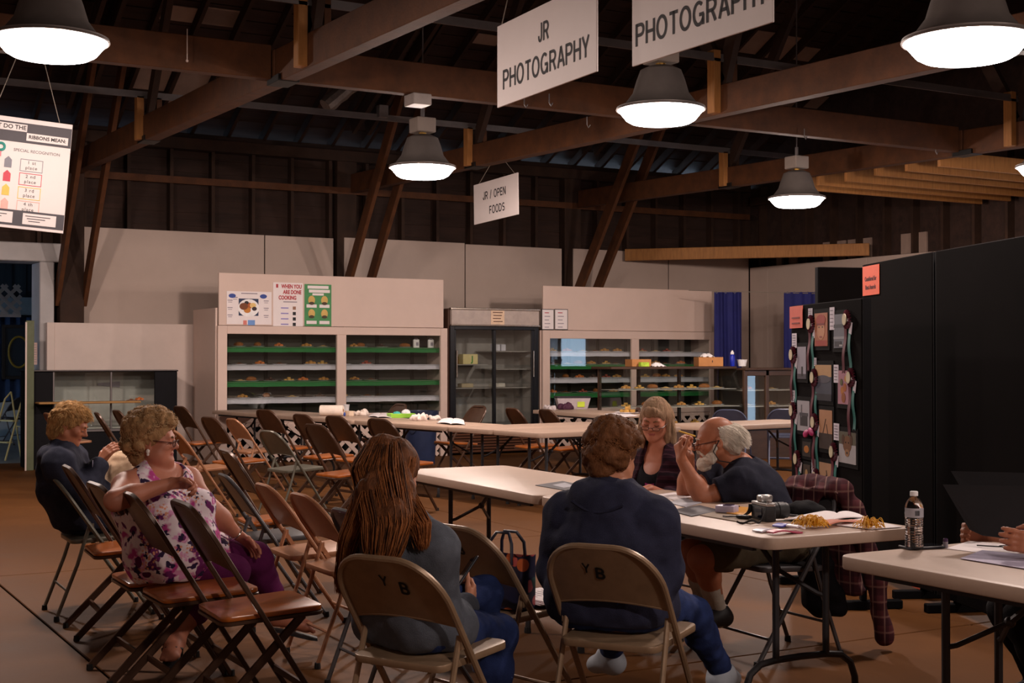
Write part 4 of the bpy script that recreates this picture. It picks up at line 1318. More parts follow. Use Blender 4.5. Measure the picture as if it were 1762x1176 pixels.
# ================================================================== glass counters
m_dw = mat('dark_walnut', (70, 48, 34), 0.45, var=0.25, scale=4, stretch=(1, 5, 5))
gb = 15.0
gx0, gx1 = onb(1078, 660, gb).x, onb(1287, 660, gb).x
t = thing('glass_counter', 'glass counter with a sloping front and plates of bread behind the woman with glasses', 'showcase', ((gx0 + gx1) / 2, gb, 0))
h = (gx1 - gx0) / 2
GZ = 1.285
P('base', (-h, 0.0, 0), (h, 0.7, 0.5), m_dw); P('deck', (-h + 0.01, 0.01, 0.5), (h - 0.01, 0.69, 0.52), mat('pale_deck', (190, 170, 150), 0.6))
P('top', (-h - 0.08, 0.24, GZ), (h, 0.74, GZ + 0.035), m_dw)
for x in (-h + 0.02, -h * 0.35, h * 0.33, h - 0.03):
    mb = MB(); mb.bb((x - 0.02, 0.66, 0.52), (x + 0.02, 0.7, GZ)); mb.build('post', m_dw, t, smooth=0)
mb = MB(); mb.add([(-h, 0.01, 0.52), (h, 0.01, 0.52), (h, 0.25, GZ), (-h, 0.25, GZ), (-h, 0.016, 0.52), (h, 0.016, 0.52), (h, 0.256, GZ), (-h, 0.256, GZ)], [(0, 1, 2, 3), (7, 6, 5, 4), (0, 4, 5, 1), (3, 2, 6, 7), (0, 3, 7, 4), (1, 5, 6, 2)])
mb.build('front_pane', m_pane, t, smooth=0)
for x in (-h, h - 0.006):
    mb = MB(); mb.add([(x, 0.02, 0.52), (x, 0.66, 0.52), (x, 0.66, GZ), (x, 0.26, GZ), (x + 0.006, 0.02, 0.52), (x + 0.006, 0.66, 0.52), (x + 0.006, 0.66, GZ), (x + 0.006, 0.26, GZ)], [(0, 1, 2, 3), (7, 6, 5, 4), (0, 4, 5, 1), (1, 5, 6, 2), (2, 6, 7, 3), (3, 7, 4, 0)])
    mb.build('end_pane', m_pane, t, smooth=0)
for z, y0 in ((1.0, 0.22), (0.76, 0.14)):
    P('glass_shelf', (-h + 0.03, y0, z), (h - 0.03, 0.65, z + 0.008), mat('pale_shelf_edge', (190, 180, 170), 0.3), 0)
for zi, (z, nn) in enumerate(((1.009, 8), (0.769, 6), (0.521, 5))):
    for k in range(nn):
        kd = ('golden rolls', 'yellow cake', 'brown loaf', 'pale biscuits')[(k + zi) % 4]
        food_plate((gx0 + 0.25 + k * (gx1 - gx0 - 0.5) / (nn - 1), gb + 0.38, z), kd, '%s plate from left, %s level of the glass counter, %s' % (ORD[k], ('upper', 'middle', 'bottom')[zi], kd), 'plates in the sloping glass counter', k)
wx0, wx1 = gx1 + 0.02, onb(1420, 660, gb).x
t = thing('wooden_counter', 'dark wooden glass-sided counter between the glass counter and the photo board', 'showcase', ((wx0 + wx1) / 2, gb + 0.1, 0))
h = (wx1 - wx0) / 2
P('base', (-h, 0.0, 0), (h, 0.6, 0.5), m_dw); P('top', (-h, -0.03, GZ - 0.02), (h, 0.62, GZ + 0.01), m_dw); P('back', (-h, 0.57, 0.5), (h, 0.6, GZ - 0.02), mat('counter_back', (96, 78, 62), 0.7))
for x in (-h + 0.03, -h + 0.42, h - 0.04):
    P('post', (x - 0.03, 0, 0.5), (x + 0.03, 0.05, GZ - 0.02), m_dw)
P('rail', (-h + 0.06, 0.0, GZ - 0.1), (h - 0.07, 0.05, GZ - 0.02), m_dw)
P('glass_pane', (-h + 0.06, 0.02, 0.5), (h - 0.07, 0.024, GZ - 0.1), m_pane, 0)
for z in (0.97, 0.74):
    P('shelf', (-h + 0.03, 0.08, z), (h - 0.03, 0.56, z + 0.012), mat('pale_shelf_edge', (0, 0, 0)), 0)
for zi, z in enumerate((0.983, 0.753)):
    for k in range(3):
        kd = ('orange muffins', 'pale biscuits', 'golden rolls')[(k + zi) % 3]
        food_plate((wx0 + 0.25 + k * 0.45, gb + 0.35, z), kd, '%s plate from the left on the %s shelf of the dark wooden counter' % (ORD[k], ('upper', 'lower')[zi]), 'plates in the dark wooden counter', k)
# things on the counters
m_card = mat('cardboard', (176, 120, 70), 0.75, var=0.1)
def simple(name, label, cat, mb, m, loc, rz=0, bevel=0.003, group=None):
    return tag(mb.build(name, m, loc=loc, rz=rz, bevel=bevel), label, cat, group)
zt = GZ + 0.035
p = onb(1219, 628, gb + 0.45)
bx = thing('cardboard_box', 'brown cardboard box on the glass counter left of the blue bottle', 'box', (p.x, p.y, zt), -0.35)
mb = MB(); mb.box((0, 0, 0.065), (0.36, 0.24, 0.13)); mb.build('carton', m_card, bx, bevel=0.004, smooth=0)
mb = MB(); mb.sheet(lambda u, v: (-0.14 + 0.22 * u, -0.08 + 0.16 * v, 0.135 + 0.05 * math.sin(PI * u) * math.sin(PI * v) + 0.012 * math.sin(17 * u + 5 * v)), 10, 8, th=0.003); mb.build('plastic_wrap', m_plate, bx)
mb = MB(); mb.box((0.02, -0.121, 0.07), (0.012, 0.002, 0.03)); mb.build('mark', m_ink, bx, smooth=0)
p = onb(1098, 628, gb + 0.45)
mb = MB(); mb.box((0, 0, 0.05), (0.3, 0.2, 0.1)); simple('cardboard_box', 'small cardboard box at the left end of the glass counter top', 'box', mb, m_card, (p.x, p.y, zt), -0.1)
p = onb(1108, 630, gb + 0.3)
mb = MB(); mb.box((0, 0, 0.03), (0.14, 0.06, 0.06)); simple('snack_carton', 'lime green and blue carton in front of the small cardboard box', 'carton', mb, mat('lime_card', (170, 200, 60), 0.5, var=0.4, scale=20), (p.x, p.y, zt))
p = onb(1130, 630, gb + 0.35)
mb = MB(); mb.sheet(lambda u, v: (-0.12 + 0.24 * u, -0.07 + 0.14 * v, 0.004 + 0.05 * math.sin(PI * u) * math.sin(PI * v) + 0.01 * math.sin(23 * u + 9 * v)), 12, 8, th=0.003); simple('plastic_bag', 'crumpled clear bag on the glass counter top', 'bag', mb, m_plate, (p.x, p.y, zt), bevel=0)
p = onb(1260, 630, gb + 0.42)
bt = thing('blue_bottle', 'blue drinking bottle with a pale cap on the glass counter', 'bottle', (p.x, p.y, zt))
mb = MB(); mb.lathe([(0.034, 0), (0.037, 0.01), (0.037, 0.14), (0.03, 0.16), (0.022, 0.17)], 16); mb.build('body', mat('blue_plastic', (26, 44, 170), 0.3), bt)
mb = MB(); mb.lathe([(0.026, 0.17), (0.026, 0.2), (0.014, 0.21), (0.014, 0.225)], 12); mb.build('cap', m_plate, bt)
p = onb(1277, 631, gb + 0.42)
mb = MB(); mb.lathe([(0.055, 0), (0.072, 0.085), (0.076, 0.088), (0.076, 0.096), (0.07, 0.096)], 20); simple('white_tub', 'white plastic tub right of the blue bottle', 'tub', mb, m_plate, (p.x, p.y, zt), bevel=0)

# ================================================================== blue curtains on a wire in the far corner
m_cur = mat('royal_blue_curtain', (26, 29, 92), 0.8, var=0.12, scale=6)
cd = 21.6
wa, wb = J(1185, 500, cd), J(1425, 506, cd)
mb = MB(); mb.tube([wa, wb], 0.006, 6)
tag(mb.build('curtain_wire', m_string), 'thin wire that carries the blue curtains in the far corner', 'wire')
for px0, px1, lab in ((1229, 1276, 'royal blue curtain right of the right case'), (1349, 1420, 'royal blue curtain half hidden by the photo board')):
    a_, b_ = J(px0, 503, cd), J(px1, 504, cd)
    t = thing('blue_curtain', lab, 'curtain', (a_.x, a_.y, 0), math.atan2(b_.y - a_.y, b_.x - a_.x), 'blue curtains in the far corner')
    L = (Vector((b_.x, b_.y, 0)) - Vector((a_.x, a_.y, 0))).length
    mb = MB(); mb.sheet(lambda u, v: (u * L, 0.035 * math.sin(u * L * 44) * (0.5 + 0.5 * (1 - v)) + 0.012 * math.sin(u * 31 + v * 3), 0.25 + v * (a_.z - 0.25)), 60, 8, th=0.004)
    mb.build('cloth', m_cur, t)
    for k in range(6):
        mb = MB(); mb.tube([((k + 0.5) / 6 * L + 0.014 * math.cos(q), 0.0, a_.z - 0.006 + 0.014 * math.sin(q)) for q in np.linspace(0, 2 * PI, 10, endpoint=False)], 0.003, 5, closed=True)
        mb.build('ring', m_conduit, t)
# ================================================================== soft-body modelling: distance fields turned into one closed skin
_NL = np.random.RandomState(5).rand(24, 24, 24).astype(np.float32) * 2 - 1
def noise3(x, y, z, f, o=0.0):
    """trilinear value noise for flat arrays"""
    px, py, pz = x * f + o, y * f + o * 1.7, z * f + o * 2.3
    ix, iy, iz = np.floor(px).astype(np.int32), np.floor(py).astype(np.int32), np.floor(pz).astype(np.int32)
    fx, fy, fz = px - ix, py - iy, pz - iz
    fx, fy, fz = fx * fx * (3 - 2 * fx), fy * fy * (3 - 2 * fy), fz * fz * (3 - 2 * fz)
    r = 0
    for dx in (0, 1):
        for dy in (0, 1):
            for dz in (0, 1):
                w = (fx if dx else 1 - fx) * (fy if dy else 1 - fy) * (fz if dz else 1 - fz)
                r = r + w * _NL[(ix + dx) % 24, (iy + dy) % 24, (iz + dz) % 24]
    return r
FAR = 0.07
class Field:
    def __init__(s, lo, hi, h):
        s.h = h
        s.lo = np.array(lo, np.float32)
        s.n = [int(math.ceil((hi[i] - lo[i]) / h)) + 1 for i in range(3)]
        s.ax = [s.lo[i] + h * np.arange(s.n[i], dtype=np.float32) for i in range(3)]
        s.D = np.full(s.n, FAR, np.float32)
        s.B = np.full(s.n, FAR, np.float32)
        s.T = np.zeros(s.n, np.int8)
    def sl(s, lo, hi):
        out = []
        for i in range(3):
            a = max(0, int((lo[i] - s.lo[i]) / s.h)); b = min(s.n[i], int((hi[i] - s.lo[i]) / s.h) + 2)
            if b <= a: return None
            out.append(slice(a, b))
        return tuple(out)
    def pts(s, q):
        return s.ax[0][q[0]][:, None, None], s.ax[1][q[1]][None, :, None], s.ax[2][q[2]][None, None, :]
    def put(s, q, d, k, tag, sub=False):
        A = s.D[q]
        if sub:
            h = np.clip(0.5 - 0.5 * (A + d) / k, 0, 1)
            s.D[q] = A * (1 - h) - d * h + k * h * (1 - h)
            return
        h = np.clip(0.5 + 0.5 * (A - d) / k, 0, 1)
        s.D[q] = A * (1 - h) + d * h - k * h * (1 - h)
        dd = d + (0.0045 if tag == 2 else 0.0)
        m = dd < s.B[q]
        s.B[q] = np.where(m, dd, s.B[q])
        s.T[q] = np.where(m, tag, s.T[q])
    def cone(s, a, b, ra, rb, tag=0, k=0.02, ax=None, sx=1.0, flat=False, sub=False):
        a = np.array(a, np.float32); b = np.array(b, np.float32)
        m = max(ra, rb) * max(1.0, sx) + 0.06
        q = s.sl(np.minimum(a, b) - m, np.maximum(a, b) + m)
        if q is None: return
        x, y, z = s.pts(q)
        v = b - a
        L2 = float(v @ v) + 1e-12
        px, py, pz = x - a[0], y - a[1], z - a[2]
        t0 = (px * v[0] + py * v[1] + pz * v[2]) / L2
        t = np.clip(t0, 0, 1)
        if flat:
            qx, qy, qz = px - t0 * v[0], py - t0 * v[1], pz - t0 * v[2]
        else:
            qx, qy, qz = px - t * v[0], py - t * v[1], pz - t * v[2]
        d2 = qx * qx + qy * qy + qz * qz
        if ax is not None:
            c = qx * ax[0] + qy * ax[1] + qz * ax[2]
            d2 = d2 - c * c * (1 - 1 / sx ** 2)
        d = np.sqrt(np.maximum(d2, 0)) - (ra + t * (rb - ra))
        if flat:
            d = np.maximum(d, (np.abs(t0 - 0.5) - 0.5) * math.sqrt(L2))
        s.put(q, d, k, tag, sub)
    def ell(s, c, r, R=None, tag=0, k=0.02, sub=False):
        c = np.array(c, np.float32)
        m = max(r) + 0.06
        q = s.sl(c - m, c + m)
        if q is None: return
        x, y, z = s.pts(q)
        px, py, pz = x - c[0], y - c[1], z - c[2]
        if R is not None:
            R = np.array(R, np.float32)
            px, py, pz = (px * R[0, 0] + py * R[1, 0] + pz * R[2, 0], px * R[0, 1] + py * R[1, 1] + pz * R[2, 1], px * R[0, 2] + py * R[1, 2] + pz * R[2, 2])
        k0 = np.sqrt((px / r[0]) ** 2 + (py / r[1]) ** 2 + (pz / r[2]) ** 2)
        k1 = np.sqrt((px / r[0] ** 2) ** 2 + (py / r[1] ** 2) ** 2 + (pz / r[2] ** 2) ** 2) + 1e-9
        s.put(q, k0 * (k0 - 1) / k1, k, tag, sub)
    def cut(s, p, n, k=0.004):
        """remove everything on the side n points to"""
        x, y, z = s.pts((slice(None),) * 3)
        d = (x - p[0]) * n[0] + (y - p[1]) * n[1] + (z - p[2]) * n[2]
        s.D = np.maximum(s.D, d.astype(np.float32))
    def rough(s, amp, f, o=0.0, st=(1, 1, 1)):
        m = np.nonzero(np.abs(s.D) < 0.035)
        x, y, z = s.ax[0][m[0]], s.ax[1][m[1]], s.ax[2][m[2]]
        s.D[m] += amp * noise3(x * st[0], y * st[1], z * st[2], f, o)
    def mesh(s):
        D = s.D
        D[0], D[-1], D[:, 0], D[:, -1], D[:, :, 0], D[:, :, -1] = FAR, FAR, FAR, FAR, FAR, FAR
        I = D < 0
        n = [k - 1 for k in s.n]
        cs = np.zeros(n, np.int8)
        for dx in (0, 1):
            for dy in (0, 1):
                for dz in (0, 1):
                    cs += I[dx:n[0] + dx, dy:n[1] + dy, dz:n[2] + dz]
        act = (cs > 0) & (cs < 8)
        ci = np.nonzero(act)
        N = len(ci[0])
        if N == 0:
            return np.zeros((0, 3)), np.zeros((0, 4), np.int32), np.zeros(0, np.int8)
        idx = np.full(n, -1, np.int32)
        idx[ci] = np.arange(N)
        acc = np.zeros((N, 3), np.float32); cnt = np.zeros(N, np.float32)
        cor = [(a, b, c) for a in (0, 1) for b in (0, 1) for c in (0, 1)]
        val = {o: D[ci[0] + o[0], ci[1] + o[1], ci[2] + o[2]] for o in cor}
        for o in cor:
            for k in range(3):
                if o[k] == 0:
                    p = list(o); p[k] = 1; p = tuple(p)
                    a, b = val[o], val[p]
                    m = (a < 0) != (b < 0)
                    t = np.where(m, a / np.where(m, a - b, 1), 0)
                    for j in range(3):
                        acc[:, j] += np.where(m, o[j] + (t if j == k else 0), 0)
                    cnt += m
        V = acc / cnt[:, None]
        V = (V + np.stack(ci, 1)) * s.h + s.lo
        F = []
        for k in range(3):
            u, v = [j for j in range(3) if j != k]
            sl0 = [slice(1, n[j]) for j in range(3)]; sl1 = list(sl0)
            sl0[k] = slice(0, n[k]); sl1[k] = slice(1, n[k] + 1)
            a = I[tuple(sl0)]; b = I[tuple(sl1)]
            e = np.nonzero(a != b)
            p = [e[j] + (0 if j == k else 1) for j in range(3)]
            flip = a[e]
            def cell(du, dv):
                q = [p[0], p[1], p[2]]
                q[u] = q[u] - du; q[v] = q[v] - dv
                return idx[q[0], q[1], q[2]]
            Q = np.stack([cell(1, 1), cell(0, 1), cell(0, 0), cell(1, 0)], 1)
            fl = flip if k != 1 else ~flip
            Q = np.where(fl[:, None], Q, Q[:, ::-1])
            F.append(Q)
        F = np.concatenate(F)
        T = s.T[ci]
        return V, F, T
def np_object(name, V, F, mats, parent=None, fmat=None, smooth=True):
    me = bpy.data.meshes.new(name)
    w = F.shape[1]
    me.vertices.add(len(V)); me.vertices.foreach_set('co', np.ascontiguousarray(V, np.float32).ravel())
    me.loops.add(len(F) * w); me.loops.foreach_set('vertex_index', np.ascontiguousarray(F, np.int32).ravel())
    me.polygons.add(len(F)); me.polygons.foreach_set('loop_start', np.arange(0, len(F) * w, w, dtype=np.int32))
    me.polygons.foreach_set('loop_total', np.full(len(F), w, np.int32))
    for m in mats: me.materials.append(m)
    if fmat is not None: me.polygons.foreach_set('material_index', np.ascontiguousarray(fmat, np.int32))
    me.update(calc_edges=True); me.validate()
    if smooth: me.shade_smooth()
    return link(name, me, parent)
def strand_mesh(P, R):
    """P [N,K,3] paths, R [N,K] radii -> three-sided tubes"""
    N, K, _ = P.shape
    T = np.gradient(P, axis=1)
    T /= np.linalg.norm(T, axis=2, keepdims=True) + 1e-9
    ref = np.zeros_like(T); ref[..., 0] = 0.37; ref[..., 1] = 0.81; ref[..., 2] = 0.45
    X = np.cross(T, ref); X /= np.linalg.norm(X, axis=2, keepdims=True) + 1e-9
    Y = np.cross(T, X)
    V = np.stack([P + R[..., None] * (math.cos(q) * X + math.sin(q) * Y) for q in (0, 2.094, 4.189)], 2)   # N,K,3,3
    V = V.reshape(-1, 3)
    base = (np.arange(N)[:, None, None] * K + np.arange(K - 1)[None, :, None]) * 3
    j = np.arange(3)[None, None, :]; j2 = (j + 1) % 3
    F = np.stack([base + j, base + j2, base + 3 + j2, base + 3 + j], 3).reshape(-1, 4)
    return V, F
# ================================================================== people
def skin(name, rgb):
    return mat(name, rgb, 0.5, var=0.08, scale=18, bump=0.04, bscale=220, spec=0.35)
m_sk = skin('skin_warm', (178, 120, 92)); m_sk2 = skin('skin_tanned', (168, 106, 78)); m_sk3 = skin('skin_rosy', (180, 116, 92))
m_lip = mat('lips', (150, 78, 72), 0.45, var=0.05)
m_eyew = mat('eye_white', (210, 204, 198), 0.25); m_iris = mat('iris_brown', (52, 38, 30), 0.2)
def cam_dir(phi, pitch=0.0):
    """unit vector: heading phi degrees right of the view axis, pitch degrees up"""
    p, q = math.radians(phi), math.radians(pitch)
    v = LD(math.sin(p), math.cos(p))
    return Vector((v.x * math.cos(q), v.y * math.cos(q), math.sin(q)))
def frame(phi, pitch=0.0, roll=0.0):
    """columns: right, forward, up"""
    f = cam_dir(phi, pitch)
    r = f.cross(Vector((0, 0, 1))).normalized()
    u = r.cross(f).normalized()
    a = math.radians(roll)
    r, u = r * math.cos(a) + u * math.sin(a), u * math.cos(a) - r * math.sin(a)
    return Matrix((r, f, u)).transposed()
TAGS = {'skin': 1, 'lip': 2}
def add_head(F, c, R, sc=1.0, nose=1.0, chin=1.0, jowl=0.0, male=False):
    W = lambda x, y, z: tuple(c + R @ (Vector((x, y, z)) * sc))
    E = lambda p, r, k=0.02, tag=1, sub=False, Rl=None: F.ell(W(*p), tuple(v * sc for v in r), (R @ Rl) if Rl is not None else R, tag, k * sc, sub)
    C = lambda a, b, ra, rb, k=0.02, tag=1, sub=False, **kw: F.cone(W(*a), W(*b), ra * sc, rb * sc, tag, k * sc, sub=sub, **kw)
    E((0, -0.014, 0.032), (0.074, 0.094, 0.082))
    E((0, 0.026, -0.026), (0.060, 0.066, 0.088), 0.03)
    for s in (-1, 1):
        C((s * 0.056, 0.0, -0.058), (s * 0.012, 0.070, -0.096), 0.020, 0.017, 0.03)
        E((s * 0.043, 0.060, -0.026), (0.022, 0.02, 0.018), 0.03)
        if jowl: E((s * 0.042, 0.036, -0.07), (0.028 + jowl, 0.036, 0.03 + jowl), 0.03)
    E((0, 0.074, -0.094), (0.020 * chin, 0.016, 0.015), 0.02)
    if jowl: E((0, 0.04, -0.105), (0.04, 0.045, 0.022 + jowl), 0.03)
    C((-0.036, 0.078, 0.016), (0.036, 0.078, 0.016), 0.011, 0.011, 0.018)
    for s in (-1, 1):
        E((s * 0.031, 0.096, -0.004), (0.017, 0.016, 0.011), 0.012, sub=True)
        E((s * 0.031, 0.077, -0.004), (0.0145, 0.0135, 0.0125), 0.005)
    C((0, 0.084, 0.008), (0, 0.109 * (0.5 + 0.5 * nose), -0.028), 0.0085, 0.0115, 0.012)
    for s in (-1, 1): E((s * 0.012, 0.094, -0.034), (0.008, 0.011, 0.008), 0.008)
    E((0, 0.087, -0.057), (0.021, 0.009, 0.0055), 0.007, 2); E((0, 0.085, -0.067), (0.018, 0.0095, 0.0065), 0.007, 2)
    C((-0.022, 0.094, -0.0615), (0.022, 0.094, -0.0615), 0.0022, 0.0022, 0.004, sub=True)
    for s in (-1, 1):
        Rl = Matrix.Rotation(s * -0.35, 3, 'Z')
        E((s * 0.077, -0.010, -0.014), (0.009, 0.020, 0.033), 0.008, Rl=Rl)
        E((s * 0.0855, -0.006, -0.010), (0.006, 0.010, 0.019), 0.005, sub=True, Rl=Rl)
def add_hand(F, w, d, n, side, curl=(0.4, 0.5, 0.3), spread=0.06, thumb=0.5, sc=1.0, tag=1, curls=None):
    """w wrist, d direction of the palm, n direction the palm faces, side +1: thumb on the +x side where x = d x n"""
    w, d, n = Vector(w), Vector(d).normalized(), Vector(n)
    n = (n - d * n.dot(d)).normalized()
    x = d.cross(n) * side
    for i in range(4):
        o = (0.03 - 0.02 * i)
        F.cone(tuple(w + x * o * 0.6 * sc + d * 0.005), tuple(w + (x * o + d * 0.078) * sc), 0.016 * sc, 0.0115 * sc, tag, 0.014)
    for i in range(4):
        L = (0.072, 0.08, 0.075, 0.058)[i] * sc
        p = w + (x * (0.03 - 0.02 * i) + d * 0.08) * sc
        dirv = (d + x * spread * (1.5 - i)).normalized()
        cc = curls[i] if curls else curl
        nn = n
        for j, fr in enumerate((0.44, 0.31, 0.25)):
            a = cc[j]
            dirv, nn = (dirv * math.cos(a) + nn * math.sin(a)), (nn * math.cos(a) - dirv * math.sin(a))
            q = p + dirv * L * fr
            r0 = (0.0104, 0.0098, 0.0092)[j] * sc
            F.cone(tuple(p), tuple(q), r0, r0 * 0.9, tag, 0.005)
            p = q
    p = w + (x * 0.022 + d * 0.022) * sc
    td = (x * 0.75 + d * 0.65 + n * 0.25).normalized()
    for j, L in enumerate((0.042, 0.034, 0.028)):
        q = p + td * L * sc
        r0 = (0.0135, 0.0105, 0.009)[j] * sc
        F.cone(tuple(p), tuple(q), r0, r0 * 0.9, tag, 0.008)
        td = (td + (d * 0.35 + n * thumb * 0.5 - x * thumb * 0.5)).normalized()
        p = q
class Person:
    """joints are world points; every piece is built around the root so that the whole person moves as one"""
    def __init__(s, label, J_, skin_m, sc=0.93, bulk=1.0, belly=0.0, bust=0.0, res=0.0059, shift=None):
        sh_ = shift if shift is not None else Vector((0, 0, 0))
        s.j = {k: Vector(v) + (sh_ if k[:2] not in ('kn', 'an', 'to', 'wr') else sh_ * 0.3) for k, v in J_.items()}
        s.sc, s.bulk, s.belly, s.bust, s.res, s.skin = sc, bulk, belly, bust, res, skin_m
        s.o = Vector((s.j['pel'].x, s.j['pel'].y, 0.0))
        s.root = thing('person', label, 'person', s.o)
        s.j = {k: v - s.o for k, v in s.j.items()}
        P = np.array([tuple(v) for v in s.j.values()])
        s.lo, s.hi = P.min(0) - 0.30, P.max(0) + 0.30
        s.lat = (s.j['shR'] - s.j['shL']).normalized()
        s.latp = (s.j['hipR'] - s.j['hipL']).normalized()
        up = (s.j['nek'] - s.j['pel']).normalized()
        s.fwd = up.cross(s.lat).normalized()
        s.fwdp = Vector((0, 0, 1)).cross(s.latp).normalized()
    def torso(s, F, off=0.0, tag=1, k=0.05):
        j, b, sc = s.j, s.bulk, s.sc
        la, lp = tuple(s.lat), tuple(s.latp)
        m1 = tuple((s.lat + s.latp).normalized())
        F.cone(j['pel'], j['wai'], 0.118 * b * sc + off, 0.105 * b * sc + off, tag, k, lp, 1.38)
        F.cone(j['wai'], j['che'], 0.105 * b * sc + off, 0.118 * b * sc + off, tag, k, m1, 1.34)
        top = j['che'] * 0.35 + j['nek'] * 0.65
        F.cone(j['che'], top, 0.118 * b * sc + off, 0.082 * sc + off, tag, k, la, 1.45)
        F.cone(j['shL'], j['shR'], 0.058 * sc + off, 0.058 * sc + off, tag, k)
        for q in ('shL', 'shR'):
            F.cone(j['nek'] + (j['head'] - j['nek']) * 0.18, j[q], 0.046 * sc + off, 0.056 * sc + off, tag, 0.04)
        for q in ('hipL', 'hipR'):
            F.ell(j[q] - s.fwdp * 0.05 + Vector((0, 0, 0.015)), (0.10 * b * sc + off,) * 3, None, tag, 0.05)
        if s.belly: F.ell(j['wai'] * 0.65 + j['pel'] * 0.35 + s.fwd * (0.05 + s.belly * 0.5), (0.14 * b + off, 0.14 * b + off, 0.12 * b + off), None, tag, 0.06)
        if s.bust:
            for q in (-1, 1):
                F.ell(j['che'] * 0.8 + j['nek'] * 0.2 + s.fwd * (0.085 * b + s.bust) + s.lat * (0.075 * q * b) - Vector((0, 0, 0.05)), (0.062 + s.bust * 0.6 + off,) * 3, None, tag, 0.04)
    def arm(s, F, side, off=0.0, tag=1, f0=0.0, f1=1.0, k=0.03, flat=False):
        """f 0..1 upper arm, 1..2 forearm"""
        j, b, sc = s.j, s.bulk, s.sc
        S_, E_, W_ = j['sh' + side], j['el' + side], j['wr' + side]
        ru, re, rw = 0.052 * sc * (0.6 + 0.4 * b), 0.040 * sc * (0.7 + 0.3 * b), 0.027 * sc
        a1 = min(f1, 1.0)
        F.cone(S_, S_.lerp(E_, a1), ru + off, ru + (re - ru) * a1 + off, tag, k, flat=flat and f1 <= 1.0)
        if f1 > 1.0:
            t = f1 - 1.0
            M_ = E_.lerp(W_, 0.3)
            F.cone(E_, E_.lerp(W_, min(0.3, t)), re + off, re * 1.04 + off, tag, k)
            if t > 0.3: F.cone(M_, E_.lerp(W_, t), re * 1.04 + off, re + (rw - re) * t + off, tag, k, flat=flat)
    def seatcut(s, F, z=0.449):
        """the seat presses everything flat that rests on it"""
        x, y, zz = F.pts((slice(None),) * 3)
        o = s.j['pel'] + s.fwdp * 0.24
        d1 = (x - o.x) * s.fwdp.x + (y - o.y) * s.fwdp.y + zz * 0
        d = np.maximum(d1, zz - z)
        F.D = np.maximum(F.D, -d.astype(np.float32))
    def leg(s, F, side, off=0.0, tag=1, f1=2.0, k=0.03, flat=False, calf=False):
        j, b, sc = s.j, s.bulk, s.sc
        H_, K_, A_ = j['hip' + side], j['kn' + side], j['an' + side]
        rh, rk, ra = 0.088 * sc * b, 0.058 * sc * (0.6 + 0.4 * b), 0.036 * sc
        a1 = min(f1, 1.0)
        if not calf: F.cone(H_, H_.lerp(K_, a1), rh + off, rh + (rk - rh) * a1 + off, tag, k, flat=flat and f1 <= 1)
        if f1 > 1.0:
            t = f1 - 1.0
            back = -(K_ - H_).normalized() * 0.012
            F.cone(K_, K_.lerp(A_, min(0.35, t)) - back * -1, rk + off, 0.054 * sc + off, tag, k)
            if t > 0.35: F.cone(K_.lerp(A_, 0.35) + back, K_.lerp(A_, t), 0.054 * sc + off, 0.054 * sc + (ra - 0.054 * sc) * (t - 0.35) / 0.65 + off, tag, k, flat=flat)
    def foot(s, F, side, off=0.0, tag=1):
        A_ = s.j['an' + side]; T_ = s.j['to' + side]
        d = (T_ - A_); up = Vector((0, 0, 1))
        heel = A_ - Vector((d.x, d.y, 0)).normalized() * 0.035 - up * 0.035
        x = d.cross(up).normalized()
        F.cone(A_, heel, 0.036 + off, 0.03 + off, tag, 0.02)
        F.cone(A_ - up * 0.01, T_ - d * 0.25, 0.034 + off, 0.022 + off, tag, 0.03, tuple(x), 1.25)
        F.cone(heel, T_ - d * 0.2, 0.03 + off, 0.024 + off, tag, 0.03, tuple(x), 1.3)
        if off == 0:
            for i in range(5):
                o = x * (0.03 - 0.015 * i)
                F.cone(T_ - d * 0.25 + o, T_ + o * 1.1 - d.normalized() * abs(i - 1) * 0.007, 0.0105, 0.0095 if i else 0.012, tag, 0.006)
    def body(s, hands, head, extra=None):
        F = Field(s.lo, s.hi, s.res)
        s.torso(F)
        for q in 'LR':
            s.arm(F, q, f1=2.0); s.leg(F, q, f1=1.0)
        s.seatcut(F)
        for q in 'LR':
            s.leg(F, q, calf=True); s.foot(F, q)
            h = hands[q]
            add_hand(F, s.j['wr' + q], h['d'], h['n'], h['side'], h.get('curl', (0.5, 0.6, 0.4)), h.get('spread', 0.06), h.get('thumb', 0.5), s.sc * 0.98, 1, h.get('curls'))
        F.cone(s.j['nek'] - Vector((0, 0, 0.02)), s.j['head'] - s.hR @ Vector((0, 0.015, 0.06)), 0.055 * s.sc * (0.8 + 0.2 * s.bulk), 0.050 * s.sc, 1, 0.03)
        add_head(F, s.j['head'], s.hR, s.sc * 0.99, **head)
        if extra: extra(F)
        V, Q, T = F.mesh()
        c = (V[Q].mean(1) - np.array(s.j['head'])) @ np.array(s.hR) / s.sc
        zz = np.where(c[:, 2] > -0.0615, (c[:, 2] + 0.0615) / (0.0062 - 0.0018 * np.exp(-(c[:, 0] / 0.005) ** 2)), (c[:, 2] + 0.0615) / 0.0095)
        lip = ((c[:, 0] / 0.0235) ** 2 + zz ** 2 < 1) & (c[:, 1] > 0.06) & (c[:, 1] < 0.12)
        return np_object('body', V, Q, [s.skin, m_lip], s.root, lip.astype(np.int32))
    def cloth(s, name, m, build, folds=0.006, f=14.0, res=None, parent=None, label=None, post=None, o=0.0):
        F = Field(s.lo, s.hi, res or 0.0072)
        build(F)
        if folds:
            F.rough(folds, f, o); F.rough(folds * 0.7, f * 2.2, o + 3.1)
        if post: post(F)
        V, Q, T = F.mesh()
        ob = np_object(name, V, Q, [m], parent or s.root)
        if label: ob['label'] = label
        return ob
    def hp(s, x, y, z):
        return s.j['head'] + s.hR @ (Vector((x, y, z)) * s.sc)
